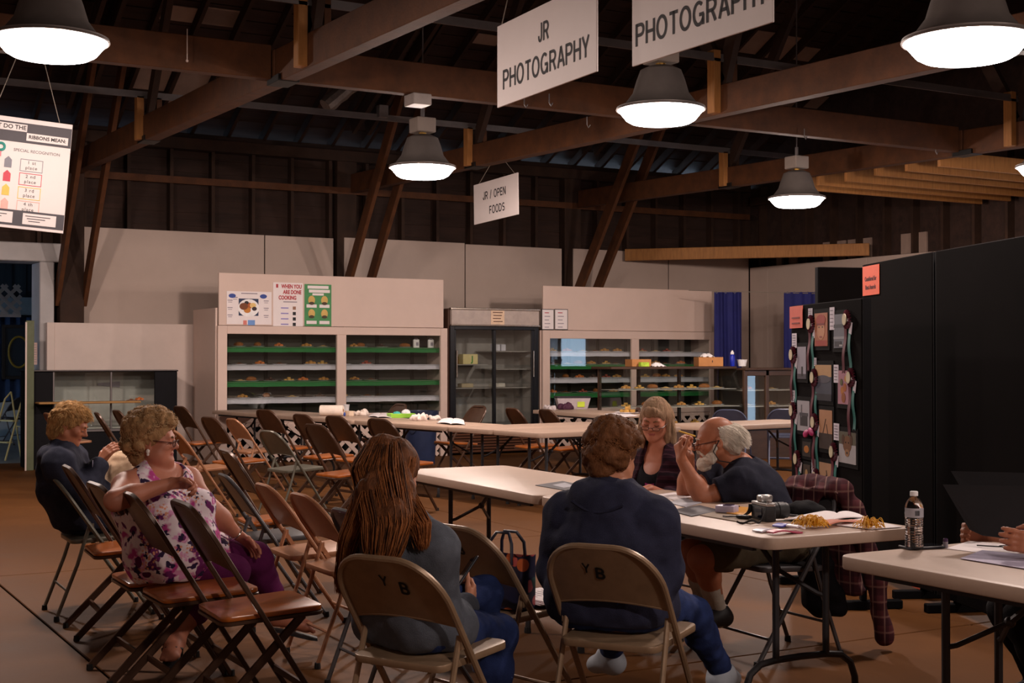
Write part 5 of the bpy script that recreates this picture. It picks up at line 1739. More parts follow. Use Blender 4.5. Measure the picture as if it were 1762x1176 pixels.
    def eyes(s, open_=True):
        for q in (-1, 1):
            mb = MB(); mb.blob(s.hp(q * 0.031, 0.0795, -0.004), 0.0118 * s.sc, 12, 8, R=s.hR)
            e = mb.build('eye', m_eyew, s.root)
            mb = MB(); mb.blob(s.hp(q * 0.031, 0.0885, -0.006), (0.0058 * s.sc, 0.004 * s.sc, 0.0058 * s.sc), 10, 6, R=s.hR); mb.build('iris', m_iris, e)
    def brows(s, m, r=0.0035, dz=0.0):
        for q in (-1, 1):
            mb = MB(); mb.tube([s.hp(q * x, y, z + dz) for x, y, z in ((0.013, 0.093, 0.014), (0.028, 0.0935, 0.020), (0.046, 0.080, 0.016))], [r * 0.9, r, r * 0.5], 6)
            mb.build('eyebrow', m, s.root)
    def lashes(s):
        for q in (-1, 1):
            mb = MB(); mb.tube([s.hp(q * x, y, z) for x, y, z in ((0.019, 0.0885, -0.008), (0.025, 0.0915, -0.0105), (0.032, 0.0925, -0.011), (0.039, 0.0895, -0.0095), (0.044, 0.0845, -0.007))], 0.0016, 5)
            mb.build('eyelashes', m_iris, s.root)
    def glasses(s, m, w=0.023, hgt=0.015, dy=0.104, dz=-0.012, lens=True, tilt=0.0):
        g = None
        mb = MB()
        for q in (-1, 1):
            pts = []
            for k in range(18):
                a = 2 * PI * k / 18
                ca, sa = math.cos(a), math.sin(a)
                pts.append(s.hp(q * 0.0325 + w * math.copysign(abs(ca) ** 0.7, ca), dy - 0.10 * (abs(q * 0.0325 + w * ca) - 0.03) ** 2 * 8, dz + hgt * math.copysign(abs(sa) ** 0.7, sa)))
            mb.tube(pts, 0.0017, 6, closed=True)
            mb.tube([s.hp(q * 0.055, dy - 0.005, dz + 0.006), s.hp(q * 0.070, dy - 0.02, dz + 0.008), s.hp(q * 0.080, 0.03, dz + 0.012), s.hp(q * 0.082, -0.01, dz + 0.013 + tilt)], 0.0022, 6)
        mb.tube([s.hp(-0.0105, dy, dz + 0.003), s.hp(0, dy + 0.003, dz + 0.006), s.hp(0.0105, dy, dz + 0.003)], 0.0018, 6)
        g = mb.build('glasses', m, s.root)
        if lens:
            for q in (-1, 1):
                mb = MB()
                mb.add([s.hp(q * 0.0325 + w * math.cos(2 * PI * k / 16), dy - 0.001, dz + hgt * math.sin(2 * PI * k / 16)) for k in range(16)] + [s.hp(q * 0.0325 + w * math.cos(2 * PI * k / 16), dy - 0.003, dz + hgt * math.sin(2 * PI * k / 16)) for k in range(16)],
                       [tuple(range(16)), tuple(range(31, 15, -1))] + [(k, (k + 1) % 16, 16 + (k + 1) % 16, 16 + k) for k in range(16)])
                mb.build('lens', glass('spectacle_lens', (0.96, 0.96, 0.95)), g, smooth=0)
        return g
def hair_mat(name, rgb, var=0.35):
    return mat(name, rgb, 0.72, var=var, scale=40, stretch=(1, 1, 0.5), spec=0.18, bump=0.4, bscale=160)
def scalp_dirs(n, rs, ok):
    out = []
    while len(out) < n:
        d = rs.normal(size=3); d /= np.linalg.norm(d)
        if ok(d): out.append(d)
    return np.array(out)
def hair_cap(s, F, th, ok_cut=None, k=0.02, front=0.045):
    """closed volume hugging the skull; leaves the face free"""
    sc = s.sc
    F.ell(s.hp(0, -0.016, 0.034), tuple((v + th) * sc for v in (0.075, 0.095, 0.083)), s.hR, 1, k)
    F.cone(s.hp(0, -0.06, -0.01), s.hp(0, -0.055, -0.075), (0.06 + th) * sc, (0.045 + th) * sc, 1, 0.03)
    F.ell(s.hp(0, 0.124, -0.052), tuple(v * sc for v in (0.11, 0.125, 0.108)), s.hR, 1, 0.012, sub=True)
def curly_hair(s, m, seed, th=0.03, n=330, r=(0.014, 0.024), strands=900, low=-0.55, wild=0.012, m2=None):
    rs = np.random.RandomState(seed)
    lo, hi = np.array(s.j['head']) - 0.22, np.array(s.j['head']) + 0.22
    F = Field(lo, hi, 0.0055)
    hair_cap(s, F, th * 0.55)
    def ok(d):     # d: x right, y forward, z up
        if d[2] < low: return False
        if d[1] > 0.30 and d[2] < 0.46: return False
        if d[1] > -0.12 and d[2] < 0.16: return False
        return True
    for d in scalp_dirs(n, rs, ok):
        e = rs.uniform(0.35, 1.0) * th
        p = s.hp(d[0] * (0.075 + e), -0.016 + d[1] * (0.095 + e), 0.034 + d[2] * (0.083 + e) - (0.03 if d[2] < -0.2 else 0))
        rr = rs.uniform(*r) * s.sc
        F.ell(p, (rr * rs.uniform(0.8, 1.2), rr * rs.uniform(0.8, 1.2), rr), None, 1, 0.007)
    F.rough(0.004, 60, seed); F.rough(0.003, 120, seed + 2)
    V, Q, T = F.mesh()
    h = np_object('hair', V, Q, [m], s.root)
    D = scalp_dirs(strands, rs, ok)
    K = 10
    P = np.zeros((strands, K, 3)); R = np.zeros((strands, K))
    R3 = np.array(s.hR)
    for i, d in enumerate(D):
        base = np.array([d[0] * (0.075 + th * 0.7), -0.016 + d[1] * (0.095 + th * 0.7), 0.034 + d[2] * (0.083 + th * 0.7) - (0.03 if d[2] < -0.2 else 0)])
        t1 = np.cross(d, rs.normal(size=3)); t1 /= np.linalg.norm(t1); t2 = np.cross(d, t1)
        ra = rs.uniform(0.007, 0.013); ph = rs.uniform(0, 6.3); tw = rs.uniform(3.5, 7)
        t = np.linspace(0, 1, K)
        rise = rs.uniform(0.2, 1.0) * (th * 0.55 + wild)
        loc = base[None] + d[None] * (t[:, None] * rise) + ra * (t1[None] * (np.cos(ph + tw * t) - math.cos(ph))[:, None] + t2[None] * (np.sin(ph + tw * t) - math.sin(ph))[:, None]) + t1[None] * (t[:, None] * rs.uniform(0, 0.02))
        P[i] = np.array(s.j['head']) + s.sc * loc @ R3.T
        R[i] = np.linspace(0.0019, 0.0009, K) * s.sc
    V, Q = strand_mesh(P, R)
    np_object('curls', V, Q, [m2 or m], h)
    return h
def flow_hair(s, roots, d0, length, K, grav, coll, rs, r0=0.0024, wave=0.0, stiff=0.80, name='strands', m=None, parent=None):
    """roots [N,3] root-space points, d0 [N,3] start directions; strands bend towards grav [3] and stay outside coll [(c,r3,R)]"""
    N = len(roots)
    P = np.zeros((N, K, 3)); p = roots.copy(); d = d0 / (np.linalg.norm(d0, axis=1, keepdims=True) + 1e-9)
    st = (length / K)[:, None]
    ph = rs.uniform(0, 6.3, (N, 1)); sd = rs.normal(size=(N, 3)); sd /= np.linalg.norm(sd, axis=1, keepdims=True)
    for k in range(K):
        P[:, k] = p
        d = d * stiff + np.array(grav)[None] * (1 - stiff) + sd * wave * np.cos(ph + k * 0.9)
        d /= np.linalg.norm(d, axis=1, keepdims=True) + 1e-9
        p = p + d * st
        for c, r, Rm in coll:
            q = (p - c) @ Rm / r
            L = np.linalg.norm(q, axis=1, keepdims=True)
            inside = L < 1
            if inside.any():
                nq = q / np.maximum(L, 1e-6)
                np_ = (nq * r) @ Rm.T + c
                p = np.where(inside, np_, p)
    R = np.linspace(1, 0.55, K)[None] * (r0 * rs.uniform(0.7, 1.2, (N, 1)))
    V, Q = strand_mesh(P, R)
    return np_object(name, V, Q, [m], parent or s.root)
def cloth_mat(name, rgb, var=0.15, scale=14, bump=0.25, bscale=260, rough=0.9):
    return mat(name, rgb, rough, var=var, scale=scale, bump=bump, bscale=bscale, spec=0.15)
m_jean = cloth_mat('blue_denim', (40, 54, 98), 0.25, 22)
m_jean2 = cloth_mat('denim_wrong_side', (104, 122, 158), 0.15, 22)
m_shoe_w = mat('pale_sneaker', (178, 186, 196), 0.6, var=0.08); m_shoe_d = mat('dark_shoe', (30, 28, 30), 0.55)
m_sole = mat('white_sole', (214, 210, 206), 0.6)
def pt(p): return np.array(p)

# ---------------------------------------------------------------- woman in the blue hoodie, back to the camera
Jb = dict(head=J(1067, 786, 5.02), nek=J(1064, 852, 4.96), shL=J(987, 890, 5.04), shR=J(1142, 902, 4.88), che=J(1063, 930, 4.96), wai=J(1062, 992, 4.95), pel=J(1062, 1040, 4.93),
          hipL=J(1018, 1034, 5.0), hipR=J(1108, 1042, 4.9), knR=J(1196, 1062, 5.28), anR=J(1246, 1158, 5.5), toR=J(1262, 1172, 5.66), knL=J(1080, 1050, 5.4), anL=J(1052, 1128, 5.72), toL=J(1026, 1150, 5.83),
          elR=J(1158, 990, 4.9), wrR=J(1118, 1012, 5.14), elL=J(966, 985, 5.06), wrL=J(1005, 1008, 5.3))
P = Person('woman in a blue hoodie and jeans with short curly brown hair, seated back to us', Jb, m_sk, sc=0.95, bulk=1.22, shift=cam_dir(27) * 0.09 + LD(-0.06, 0))
P.hR = frame(38, -24)
hd = dict(d=cam_dir(15, -15), n=cam_dir(-60, -40), side=1)
P.body({'R': dict(d=cam_dir(-10, -5), n=Vector((0, 0, -1)), side=-1), 'L': dict(d=cam_dir(50, -5), n=Vector((0, 0, -1)), side=1)}, dict(jowl=0.006))
m_bh = cloth_mat('navy_blue_fleece', (46, 48, 68), 0.12, 30)
def hoodie(P, hem, off=0.018, hood=True, arms=2.0):
    def b(F):
        P.torso(F, off)
        for q in 'LR':
            P.arm(F, q, off + 0.006, f1=arms - 0.04, k=0.04)
            P.leg(F, q, off + 0.004, f1=0.22)
        P.seatcut(F, 0.447)
        if hood:
            n = P.j['nek']; f = P.fwd; l = P.lat; u = Vector((0, 0, 1))
            R = Matrix((l, f, u)).transposed()
            F.ell(n - f * 0.075 - u * 0.02, (0.125, 0.06, 0.07), R, 1, 0.03)
            F.ell(n - f * 0.10 - u * 0.085, (0.105, 0.045, 0.06), R, 1, 0.03)
            for q in (-1, 1):
                F.cone(n - f * 0.05 + l * 0.09 * q, n + f * 0.06 + l * 0.085 * q - u * 0.03, 0.042, 0.03, 1, 0.03)
    return b
def neck_hole(P, r=0.062, up=0.02, fw=0.0):
    def post(F):
        a = P.j['nek'] + Vector((0, 0, up)) + P.fwd * fw
        F.cone(a, a + (P.j['head'] - P.j['nek']).normalized() * 0.25, r, r * 1.5, 1, 0.012, sub=True)
    return post
ob = P.cloth('hoodie', m_bh, hoodie(P, 0), 0.007, 12, post=lambda F: (neck_hole(P)(F), F.cut(P.j['pel'] - Vector((0, 0, 0.075)), (0, 0, -1))))
mb = MB()
c = P.j['nek'] - P.fwd * 0.10
mb.tube([c + P.lat * (-0.10 + 0.02 * k) - P.fwd * (0.045 - 0.0005 * (k - 5) ** 2) + Vector((0, 0, -0.035 - 0.035 * math.sin(PI * k / 10))) for k in range(11)], 0.006, 6)
mb.build('hood_seam', m_bh, ob)
def jeans(P, f1=1.97, off=0.011):
    def b(F):
        F.cone(P.j['pel'], P.j['wai'], 0.118 * P.bulk * P.sc + off - 0.004, 0.1 * P.bulk * P.sc + off - 0.004, 1, 0.05, tuple(P.latp), 1.38)
        for q in ('hipL', 'hipR'): F.ell(P.j[q] - P.fwdp * 0.05 + Vector((0, 0, 0.015)), (0.10 * P.bulk * P.sc + off,) * 3, None, 1, 0.05)
        for q in 'LR': P.leg(F, q, off, f1=min(1.0, f1))
        P.seatcut(F)
        if f1 > 1.0:
            for q in 'LR': P.leg(F, q, off, f1=f1, calf=True)
    return b
P.cloth('jeans', m_jean, jeans(P), 0.005, 16)
def shoes(P, m, off=0.010, res=0.006):
    for q in 'LR':
        a, t = P.j['an' + q], P.j['to' + q]
        lo = np.minimum(pt(a), pt(t)) - 0.12; hi = np.maximum(pt(a), pt(t)) + 0.12
        F = Field(lo, hi, res)
        P.foot(F, q, off)
        F.cut(a + Vector((0, 0, 0.03)), (0, 0, 1))
        V, Q, T = F.mesh()
        sh = np_object('shoe', V, Q, [m], P.root)
shoes(P, m_shoe_w)
curly_hair(P, hair_mat('curly_brown_hair', (104, 66, 40)), 3, th=0.022, n=380, strands=2400, low=-0.62, m2=hair_mat('brown_curl_tips', (132, 86, 52)))

# ---------------------------------------------------------------- woman in the grey hoodie with long hair
Jg = dict(head=J(668, 818, 4.66), nek=J(672, 898, 4.62), shL=J(618, 938, 4.74), shR=J(742, 952, 4.52), che=J(682, 978, 4.62), wai=J(688, 1040, 4.62), pel=J(698, 1082, 4.64),
          hipL=J(668, 1070, 4.74), hipR=J(742, 1086, 4.56), knR=J(856, 1092, 4.94), anR=J(850, 1262, 4.98), toR=J(890, 1290, 5.12), knL=J(832, 1022, 5.12), anL=J(842, 1200, 5.2), toL=J(880, 1225, 5.35),
          elR=J(760, 1082, 4.62), wrR=J(800, 1044, 4.92), elL=J(640, 1075, 4.86), wrL=J(756, 1030, 5.06))
P = Person('woman in a grey hoodie with long brown hair, looking down at a phone', Jg, m_sk, sc=0.93, bulk=0.98, shift=cam_dir(32) * 0.08 + LD(-0.03, 0))
P.hR = frame(36, -22)
P.body({'R': dict(d=cam_dir(25, 35), n=cam_dir(-60, 20), side=1, curls=[(0.7, 1.0, 0.7)] * 4, thumb=0.3), 'L': dict(d=cam_dir(70, 10), n=cam_dir(20, 60), side=-1, curl=(0.5, 0.7, 0.5))}, dict())
m_gh = cloth_mat('grey_blue_fleece', (84, 88, 97), 0.14, 30)
ob = P.cloth('hoodie', m_gh, hoodie(P, 0, arms=1.93), 0.006, 12, post=lambda F: (neck_hole(P)(F), F.cut(P.j['pel'] - Vector((0, 0, 0.07)), (0, 0, -1))), o=2.0)
F = Field(pt(P.j['nek']) - 0.16, pt(P.j['nek']) + 0.16, 0.006)
R_ = Matrix((P.lat, P.fwd, Vector((0, 0, 1)))).transposed()
F.ell(P.j['nek'] - P.fwd * 0.035 - P.lat * 0.05 + Vector((0, 0, 0.035)), (0.06, 0.05, 0.03), R_, 1, 0.02)
V, Q, T = F.mesh(); np_object('hood_lining', V, Q, [cloth_mat('pale_blue_lining', (150, 166, 190), 0.08)], ob)
P.cloth('jeans', m_jean, jeans(P, 1.62), 0.005, 16, o=5)
for q in 'LR':
    def cuff(F, q=q):
        a = P.j['kn' + q].lerp(P.j['an' + q], 0.56); b = P.j['kn' + q].lerp(P.j['an' + q], 0.74)
        F.cone(a, b, 0.068, 0.064, 1, 0.01, flat=True)
    P.cloth('rolled_cuff', m_jean2, cuff, 0.002, 20)
shoes(P, m_shoe_d)
# long hair: cap, half-up twist at the crown, mass down the back and the left shoulder
m_lh = hair_mat('long_brown_hair', (96, 58, 34), 0.45)
m_lh2 = hair_mat('long_auburn_strands', (138, 84, 46), 0.4)
rs = np.random.RandomState(21)
H_ = P.j['head']
F = Field(pt(H_) - np.array([0.32, 0.32, 0.48]), pt(H_) + 0.2, 0.006)
hair_cap(P, F, 0.016)
F.ell(P.hp(-0.02, -0.085, 0.075), (0.046, 0.04, 0.038), P.hR, 1, 0.03)
def wp(px, py, d): return J(px, py, d) - P.o
hb0, hb1, hb2 = P.hp(0, -0.065, 0.02), wp(668, 892, 4.52), wp(660, 940, 4.50)
hl0, hl1, hl2 = wp(640, 840, 4.58), wp(604, 925, 4.60), wp(590, 990, 4.68)
F.cone(hb0, hb1, 0.066, 0.060, 1, 0.04, tuple(P.lat), 1.15)
F.cone(hb1, hb2, 0.060, 0.03, 1, 0.03, tuple(P.lat), 1.2)
F.cone(hb0, hl0, 0.05, 0.045, 1, 0.03); F.cone(hl0, hl1, 0.045, 0.028, 1, 0.03); F.cone(hl1, hl2, 0.028, 0.012, 1, 0.02)
F.cone(P.hp(0.05, -0.04, 0.0), wp(722, 915, 4.50), 0.045, 0.016, 1, 0.03)
F.rough(0.006, 30, 1.0, (1, 1, 0.10)); F.rough(0.004, 80, 4.0, (1, 1, 0.06))
V, Q, T = F.mesh()
hb = np_object('hair', V, Q, [m_lh], P.root)
R3 = np.array(P.hR)
def bundle(n, pts_, spread, r0, seed, m):
    """strands that run along a smooth line through pts_, spread sideways by the radius listed with each point"""
    rs_ = np.random.RandomState(seed)
    C_ = np.array([tuple(p) for p, _ in pts_]); S_ = np.array([q for _, q in pts_])
    K = 16
    t = np.linspace(0, len(C_) - 1, K); i0 = np.minimum(t.astype(int), len(C_) - 2); f = (t - i0); f = f * f * (3 - 2 * f) * 0.4 + f * 0.6
    ctr = C_[i0] * (1 - f)[:, None] + C_[i0 + 1] * f[:, None]; rad = S_[i0] * (1 - f) + S_[i0 + 1] * f
    a = rs_.uniform(0, 2 * PI, n); rr = np.sqrt(rs_.uniform(0.55, 1.12, n))
    lat_ = np.array(P.lat); fw_ = np.array(P.fwd)
    off = lat_[None] * (np.cos(a) * rr * 1.15)[:, None] + fw_[None] * (np.sin(a) * rr)[:, None]
    wob = rs_.normal(size=(n, 1, 3)) * 0.006 * np.sin(np.linspace(0, 5, K) + rs_.uniform(0, 6, (n, 1)))[..., None]
    Pp = ctr[None] + off[:, None, :] * rad[None, :, None] + wob
    cut_ = rs_.uniform(0.82, 1.0, n)
    Pp = Pp + 0.0
    for k in range(K):
        pass
    Rr = r0 * rs_.uniform(0.7, 1.3, (n, 1)) * np.where(np.linspace(0, 1, K)[None] > cut_[:, None], 0.05, 1.0)
    V, Q = strand_mesh(Pp, Rr); np_object('hair_strands', V, Q, [m], hb)
m_lh3 = hair_mat('dark_hair_strands', (70, 42, 26), 0.4)
bundle(900, [(P.hp(-0.01, -0.085, 0.09), 0.05), (P.hp(0, -0.095, 0.0), 0.082), (hb1, 0.075), (hb2, 0.06), (wp(652, 985, 4.50), 0.035)], 0, 0.0017, 3, m_lh2)
bundle(900, [(P.hp(-0.01, -0.085, 0.09), 0.05), (P.hp(0, -0.09, 0.0), 0.08), (hb1, 0.072), (hb2, 0.058), (wp(650, 975, 4.50), 0.03)], 0, 0.0017, 4, m_lh3)
bundle(420, [(P.hp(-0.06, -0.05, 0.06), 0.03), (hl0, 0.05), (hl1, 0.036), (hl2, 0.02), (wp(586, 1020, 4.7), 0.008)], 0, 0.0016, 5, m_lh2)
bundle(300, [(P.hp(0.06, -0.03, 0.05), 0.03), (P.hp(0.065, -0.04, -0.06), 0.042), (wp(722, 900, 4.50), 0.03), (wp(728, 945, 4.50), 0.012)], 0, 0.0016, 6, m_lh2)
n = 1500
D = scalp_dirs(n, rs, lambda d: d[2] > -0.1 and not (d[1] > 0.45 and d[2] < 0.45))
roots = np.array([np.array(P.hp(d[0] * 0.088, -0.016 + d[1] * 0.108, 0.034 + d[2] * 0.096)) for d in D])
back = np.array(P.hR @ Vector((0, -1, 0.1)))
tang = D @ R3.T
d0 = back[None] - tang * (tang @ back)[:, None]
flow_hair(P, roots, d0, rs.uniform(0.07, 0.12, n), 8, tuple(back * 0.25 + np.array([0, 0, -1.0])), [(pt(P.hp(0, -0.016, 0.034)), np.array([0.089, 0.109, 0.097]) * P.sc, R3)], rs, 0.0015, 0.03, 0.75, 'hair_strands', m_lh2, hb)

# ---------------------------------------------------------------- woman in the floral top
Jf = dict(head=J(265, 757, 6.12), nek=J(272, 816, 6.14), shL=J(322, 828, 6.24), shR=J(218, 838, 5.98), che=J(275, 872, 6.12), wai=J(286, 922, 6.14), pel=J(296, 960, 6.14),
          hipL=J(322, 950, 6.26), hipR=J(282, 962, 6.02), knL=J(440, 962, 6.42), anL=J(487, 1052, 6.55), toL=J(540, 1086, 6.58), knR=J(402, 985, 6.16), anR=J(300, 1098, 6.02), toR=J(292, 1136, 5.9),
          elR=J(198, 862, 5.72), wrR=J(296, 832, 5.84), elL=J(368, 882, 6.18), wrL=J(408, 920, 6.28))
P = Person('woman in a sleeveless floral top with curly grey-blonde hair, elbow on a chair back', Jf, m_sk3, sc=0.96, bulk=1.24, belly=0.05, bust=0.03)
P.hR = frame(90, -3, 0)
P.body({'R': dict(d=cam_dir(85, -2), n=cam_dir(150, -50), side=-1, curls=[(0.7, 1.1, 0.8), (0.6, 1.0, 0.8), (0.75, 1.1, 0.8), (0.85, 1.1, 0.8)], thumb=0.7), 'L': dict(d=cam_dir(75, -38), n=cam_dir(200, -50), side=-1, curl=(0.25, 0.3, 0.3), spread=0.14)}, dict(jowl=0.012))
# printed cloth: white ground, magenta and violet blooms, dark leaves, peach flecks
def floral():
    m = bpy.data.materials.new('floral_print'); m.use_nodes = True
    nt = m.node_tree; b = nt.nodes['Principled BSDF']; b.inputs['Roughness'].default_value = 0.75; b.inputs['Specular IOR Level'].default_value = 0.2
    tc = nt.nodes.new('ShaderNodeTexCoord')
    def noise(sc, det, off):
        mp = nt.nodes.new('ShaderNodeMapping'); mp.inputs['Location'].default_value = (off, off * 1.3, off * 0.7)
        nt.links.new(tc.outputs['Object'], mp.inputs[0])
        n_ = nt.nodes.new('ShaderNodeTexNoise'); n_.inputs['Scale'].default_value = sc; n_.inputs['Detail'].default_value = det; n_.inputs['Roughness'].default_value = 0.55
        nt.links.new(mp.outputs[0], n_.inputs['Vector']); return n_.outputs[0]
    def step(v, a, b_):
        r = nt.nodes.new('ShaderNodeMapRange'); r.inputs['From Min'].default_value = a; r.inputs['From Max'].default_value = b_
        nt.links.new(v, r.inputs[0]); return r.outputs[0]
    def mix(f, c0, c1):
        x = nt.nodes.new('ShaderNodeMix'); x.data_type = 'RGBA'
        nt.links.new(f, x.inputs[0])
        for s_, c_ in ((6, c0), (7, c1)):
            if isinstance(c_, tuple): x.inputs[s_].default_value = lin(c_) + (1,)
            else: nt.links.new(c_, x.inputs[s_])
        return x.outputs[2]
    c = mix(step(noise(13, 2, 0), 0.52, 0.60), (224, 210, 216), (176, 60, 130))
    c = mix(step(noise(20, 3, 3.1), 0.56, 0.61), c, (212, 150, 190))
    c = mix(step(noise(15, 2, 7.7), 0.57, 0.60), c, (104, 34, 92))
    c = mix(step(noise(24, 2, 5.2), 0.60, 0.625), c, (44, 30, 62))
    v = nt.nodes.new('ShaderNodeTexVoronoi'); v.inputs['Scale'].default_value = 70
    nt.links.new(tc.outputs['Object'], v.inputs['Vector'])
    mm = nt.nodes.new('ShaderNodeMath'); mm.operation = 'MULTIPLY'
    nt.links.new(step(noise(9, 1, 11.3), 0.55, 0.6), mm.inputs[0]); nt.links.new(step(v.outputs['Distance'], 0.45, 0.3), mm.inputs[1])
    c = mix(mm.outputs[0], c, (216, 150, 120))
    nt.links.new(c, b.inputs['Base Color'])
    return m
m_flo = floral()
def top(F):
    sl, sr = P.j['shL'].copy(), P.j['shR'].copy()
    P.j['shL'], P.j['shR'] = sl.lerp(sr, 0.20), sr.lerp(sl, 0.20)
    P.torso(F, 0.013)
    P.j['shL'], P.j['shR'] = sl, sr
    for q in 'LR': P.leg(F, q, 0.022, f1=0.34)
    P.seatcut(F, 0.447)
def top_post(F):
    a = P.j['nek'] + P.fwd * 0.05 + Vector((0, 0, 0.02))
    F.ell(a, (0.085, 0.085, 0.095), None, 1, 0.01, sub=True)
    for q in ('shL', 'shR'):
        o = (P.j[q] - P.j['nek']).normalized()
        F.ell(P.j[q] + o * 0.035 - Vector((0, 0, 0.02)), (0.075, 0.075, 0.095), None, 1, 0.01, sub=True)
P.cloth('floral_top', m_flo, top, 0.006, 11, post=top_post)
m_cap = cloth_mat('plum_purple_cloth', (88, 26, 72), 0.12)
P.cloth('capri_trousers', m_cap, jeans(P, 1.62), 0.004, 14)
for q in 'LR':
    a, t_ = P.j['an' + q], P.j['to' + q]
    d_ = (t_ - a); dn = d_.normalized(); x_ = d_.cross(Vector((0, 0, 1))).normalized(); nn = x_.cross(dn)
    mb = MB()
    heel = a - Vector((d_.x, d_.y, 0)).normalized() * 0.06 - Vector((0, 0, 0.075)); toe = t_ + dn * 0.02 - Vector((0, 0, 0.022))
    pts = [heel.lerp(toe, k / 8) for k in range(9)]
    w = [0.022, 0.032, 0.034, 0.034, 0.036, 0.040, 0.042, 0.036, 0.02]
    vs = [p_ + x_ * w_ * sgn + Vector((0, 0, dz)) for p_, w_ in zip(pts, w) for sgn, dz in ((-1, 0), (1, 0), (1, -0.014), (-1, -0.014))]
    fs = [(0, 1, 2, 3), (35, 34, 33, 32)]
    for k in range(8):
        for e_ in range(4): fs.append((k * 4 + e_, k * 4 + (e_ + 1) % 4, k * 4 + 4 + (e_ + 1) % 4, k * 4 + 4 + e_))
    mb.add(vs, fs)
    fl = mb.build('flip_flop', m_shoe_d, P.root)
    mb = MB()
    up_ = Vector((0, 0, 1))
    for sgn in (-1, 1):
        mb.tube([t_ - dn * 0.02 + x_ * 0.008 + up_ * 0.0, t_ - dn * 0.045 + x_ * 0.02 * sgn + up_ * 0.022, a.lerp(t_, 0.45) + x_ * 0.042 * sgn - up_ * 0.005, heel.lerp(toe, 0.42) + x_ * 0.036 * sgn], 0.006, 6)
    mb.build('strap', m_shoe_d, fl)
curly_hair(P, hair_mat('curly_ash_blonde_hair', (158, 122, 84), 0.3), 8, th=0.031, n=400, strands=2400, low=-0.6, m2=hair_mat('pale_curl_tips', (188, 156, 116)))
P.lashes(); P.brows(hair_mat('eyebrow_ash', (120, 92, 66)))
P.glasses(mat('dark_red_frame', (70, 40, 36), 0.35))
mb = MB(); mb.blob(P.hp(0.082, -0.004, -0.05), (0.007, 0.009, 0.011), 10, 8, R=P.hR); mb.blob(P.hp(0.082, -0.003, -0.064), (0.005, 0.006, 0.007), 8, 6, R=P.hR); mb.build('earring', mat('pearl_white', (230, 224, 216), 0.2), P.root)
w_ = P.j['wrL']; d_ = (P.j['wrL'] - P.j['elL']).normalized(); x_ = d_.cross(Vector((0, 0, 1))).normalized(); y_ = d_.cross(x_)
mb = MB(); mb.tube([w_ - d_ * 0.012 + x_ * 0.034 * math.cos(q) + y_ * 0.034 * math.sin(q) for q in np.linspace(0, 2 * PI, 20, endpoint=False)], 0.0035, 6, closed=True); mb.build('bracelet', mat('silver', (210, 206, 200), 0.2, metal=1.0), P.root)

# ---------------------------------------------------------------- woman in the navy hoodie
Jn = dict(head=J(122, 730, 7.72), nek=J(106, 778, 7.70), shR=J(100, 800, 7.54), shL=J(124, 792, 7.92), che=J(114, 835, 7.72), wai=J(126, 862, 7.74), pel=J(138, 884, 7.76),
          hipR=J(146, 888, 7.66), hipL=J(150, 880, 7.88), knR=J(250, 890, 7.80), anR=J(258, 1000, 7.86), toR=J(292, 1012, 7.92), knL=J(252, 880, 8.02), anL=J(262, 985, 8.06), toL=J(296, 997, 8.1),
          elR=J(142, 855, 7.56), wrR=J(172, 797, 7.72), elL=J(160, 845, 7.98), wrL=J(186, 815, 7.96))
P = Person('woman in a navy hoodie with short blonde hair, reading with head bowed', Jn, m_sk2, sc=0.95, bulk=1.14, belly=0.03)
P.hR = frame(86, -24)
P.body({'R': dict(d=cam_dir(80, 55), n=cam_dir(30, -20), side=1, curl=(0.25, 0.3, 0.25)), 'L': dict(d=cam_dir(70, 5), n=cam_dir(20, 60), side=-1, curl=(0.6, 0.7, 0.5))}, dict())
m_nh = cloth_mat('dark_navy_fleece', (40, 42, 56), 0.12, 30)
ob = P.cloth('hoodie', m_nh, hoodie(P, 0, off=0.022, arms=1.95), 0.007, 12, post=lambda F: (neck_hole(P, 0.058)(F), F.cut(P.j['pel'] - Vector((0, 0, 0.07)), (0, 0, -1))), o=8)
P.cloth('trousers', cloth_mat('black_navy_cloth', (28, 30, 44)), jeans(P), 0.004, 14)
shoes(P, m_shoe_d)
cp = P.j['che'] + P.fwd * 0.158 + P.lat * 0.03 + Vector((0, 0, 0.07))
Rl = Matrix((-P.lat, Vector((0, 0, 1)), P.fwd)).transposed()
for k, t_ in enumerate('UNK'):
    letters(t_, 0.075, cloth_mat('pale_lilac_print', (170, 168, 190), 0.05), ob, cp - P.lat * (0.058 * k - 0.06) + P.fwd * 0.012, Matrix((-P.lat, Vector((0, 0, 1)), -P.lat.cross(Vector((0, 0, 1))))).transposed(), bold=0.003, name='chest_lettering')
m_px = hair_mat('short_blonde_hair', (164, 124, 78), 0.35)
rs = np.random.RandomState(31)
F = Field(pt(P.j['head']) - 0.19, pt(P.j['head']) + 0.19, 0.005)
hair_cap(P, F, 0.016); F.rough(0.006, 55, 2); F.rough(0.004, 110, 6)
V, Q, T = F.mesh(); hb = np_object('hair', V, Q, [m_px], P.root)
R3 = np.array(P.hR); n = 3000
D = scalp_dirs(n, rs, lambda d: d[2] > -0.5 and not (d[1] > 0.35 and d[2] < 0.38) and not (d[1] > 0.05 and d[2] < -0.05))
roots = np.array([np.array(P.hp(d[0] * 0.086, -0.016 + d[1] * 0.106, 0.034 + d[2] * 0.093 - (0.03 if d[2] < -0.25 else 0))) for d in D])
tang = D @ R3.T
fwd_ = np.array(P.hR @ Vector((0, 1, 0))); dn_ = np.array(P.hR @ Vector((0, 0, -1)))
d0 = tang * 0.3 + fwd_[None] * np.where(D[:, 2:3] > 0.2, 0.8, 0.1) + dn_[None] * np.where(D[:, 2:3] < 0.3, 0.8, 0.05) + rs.normal(size=(n, 3)) * 0.3
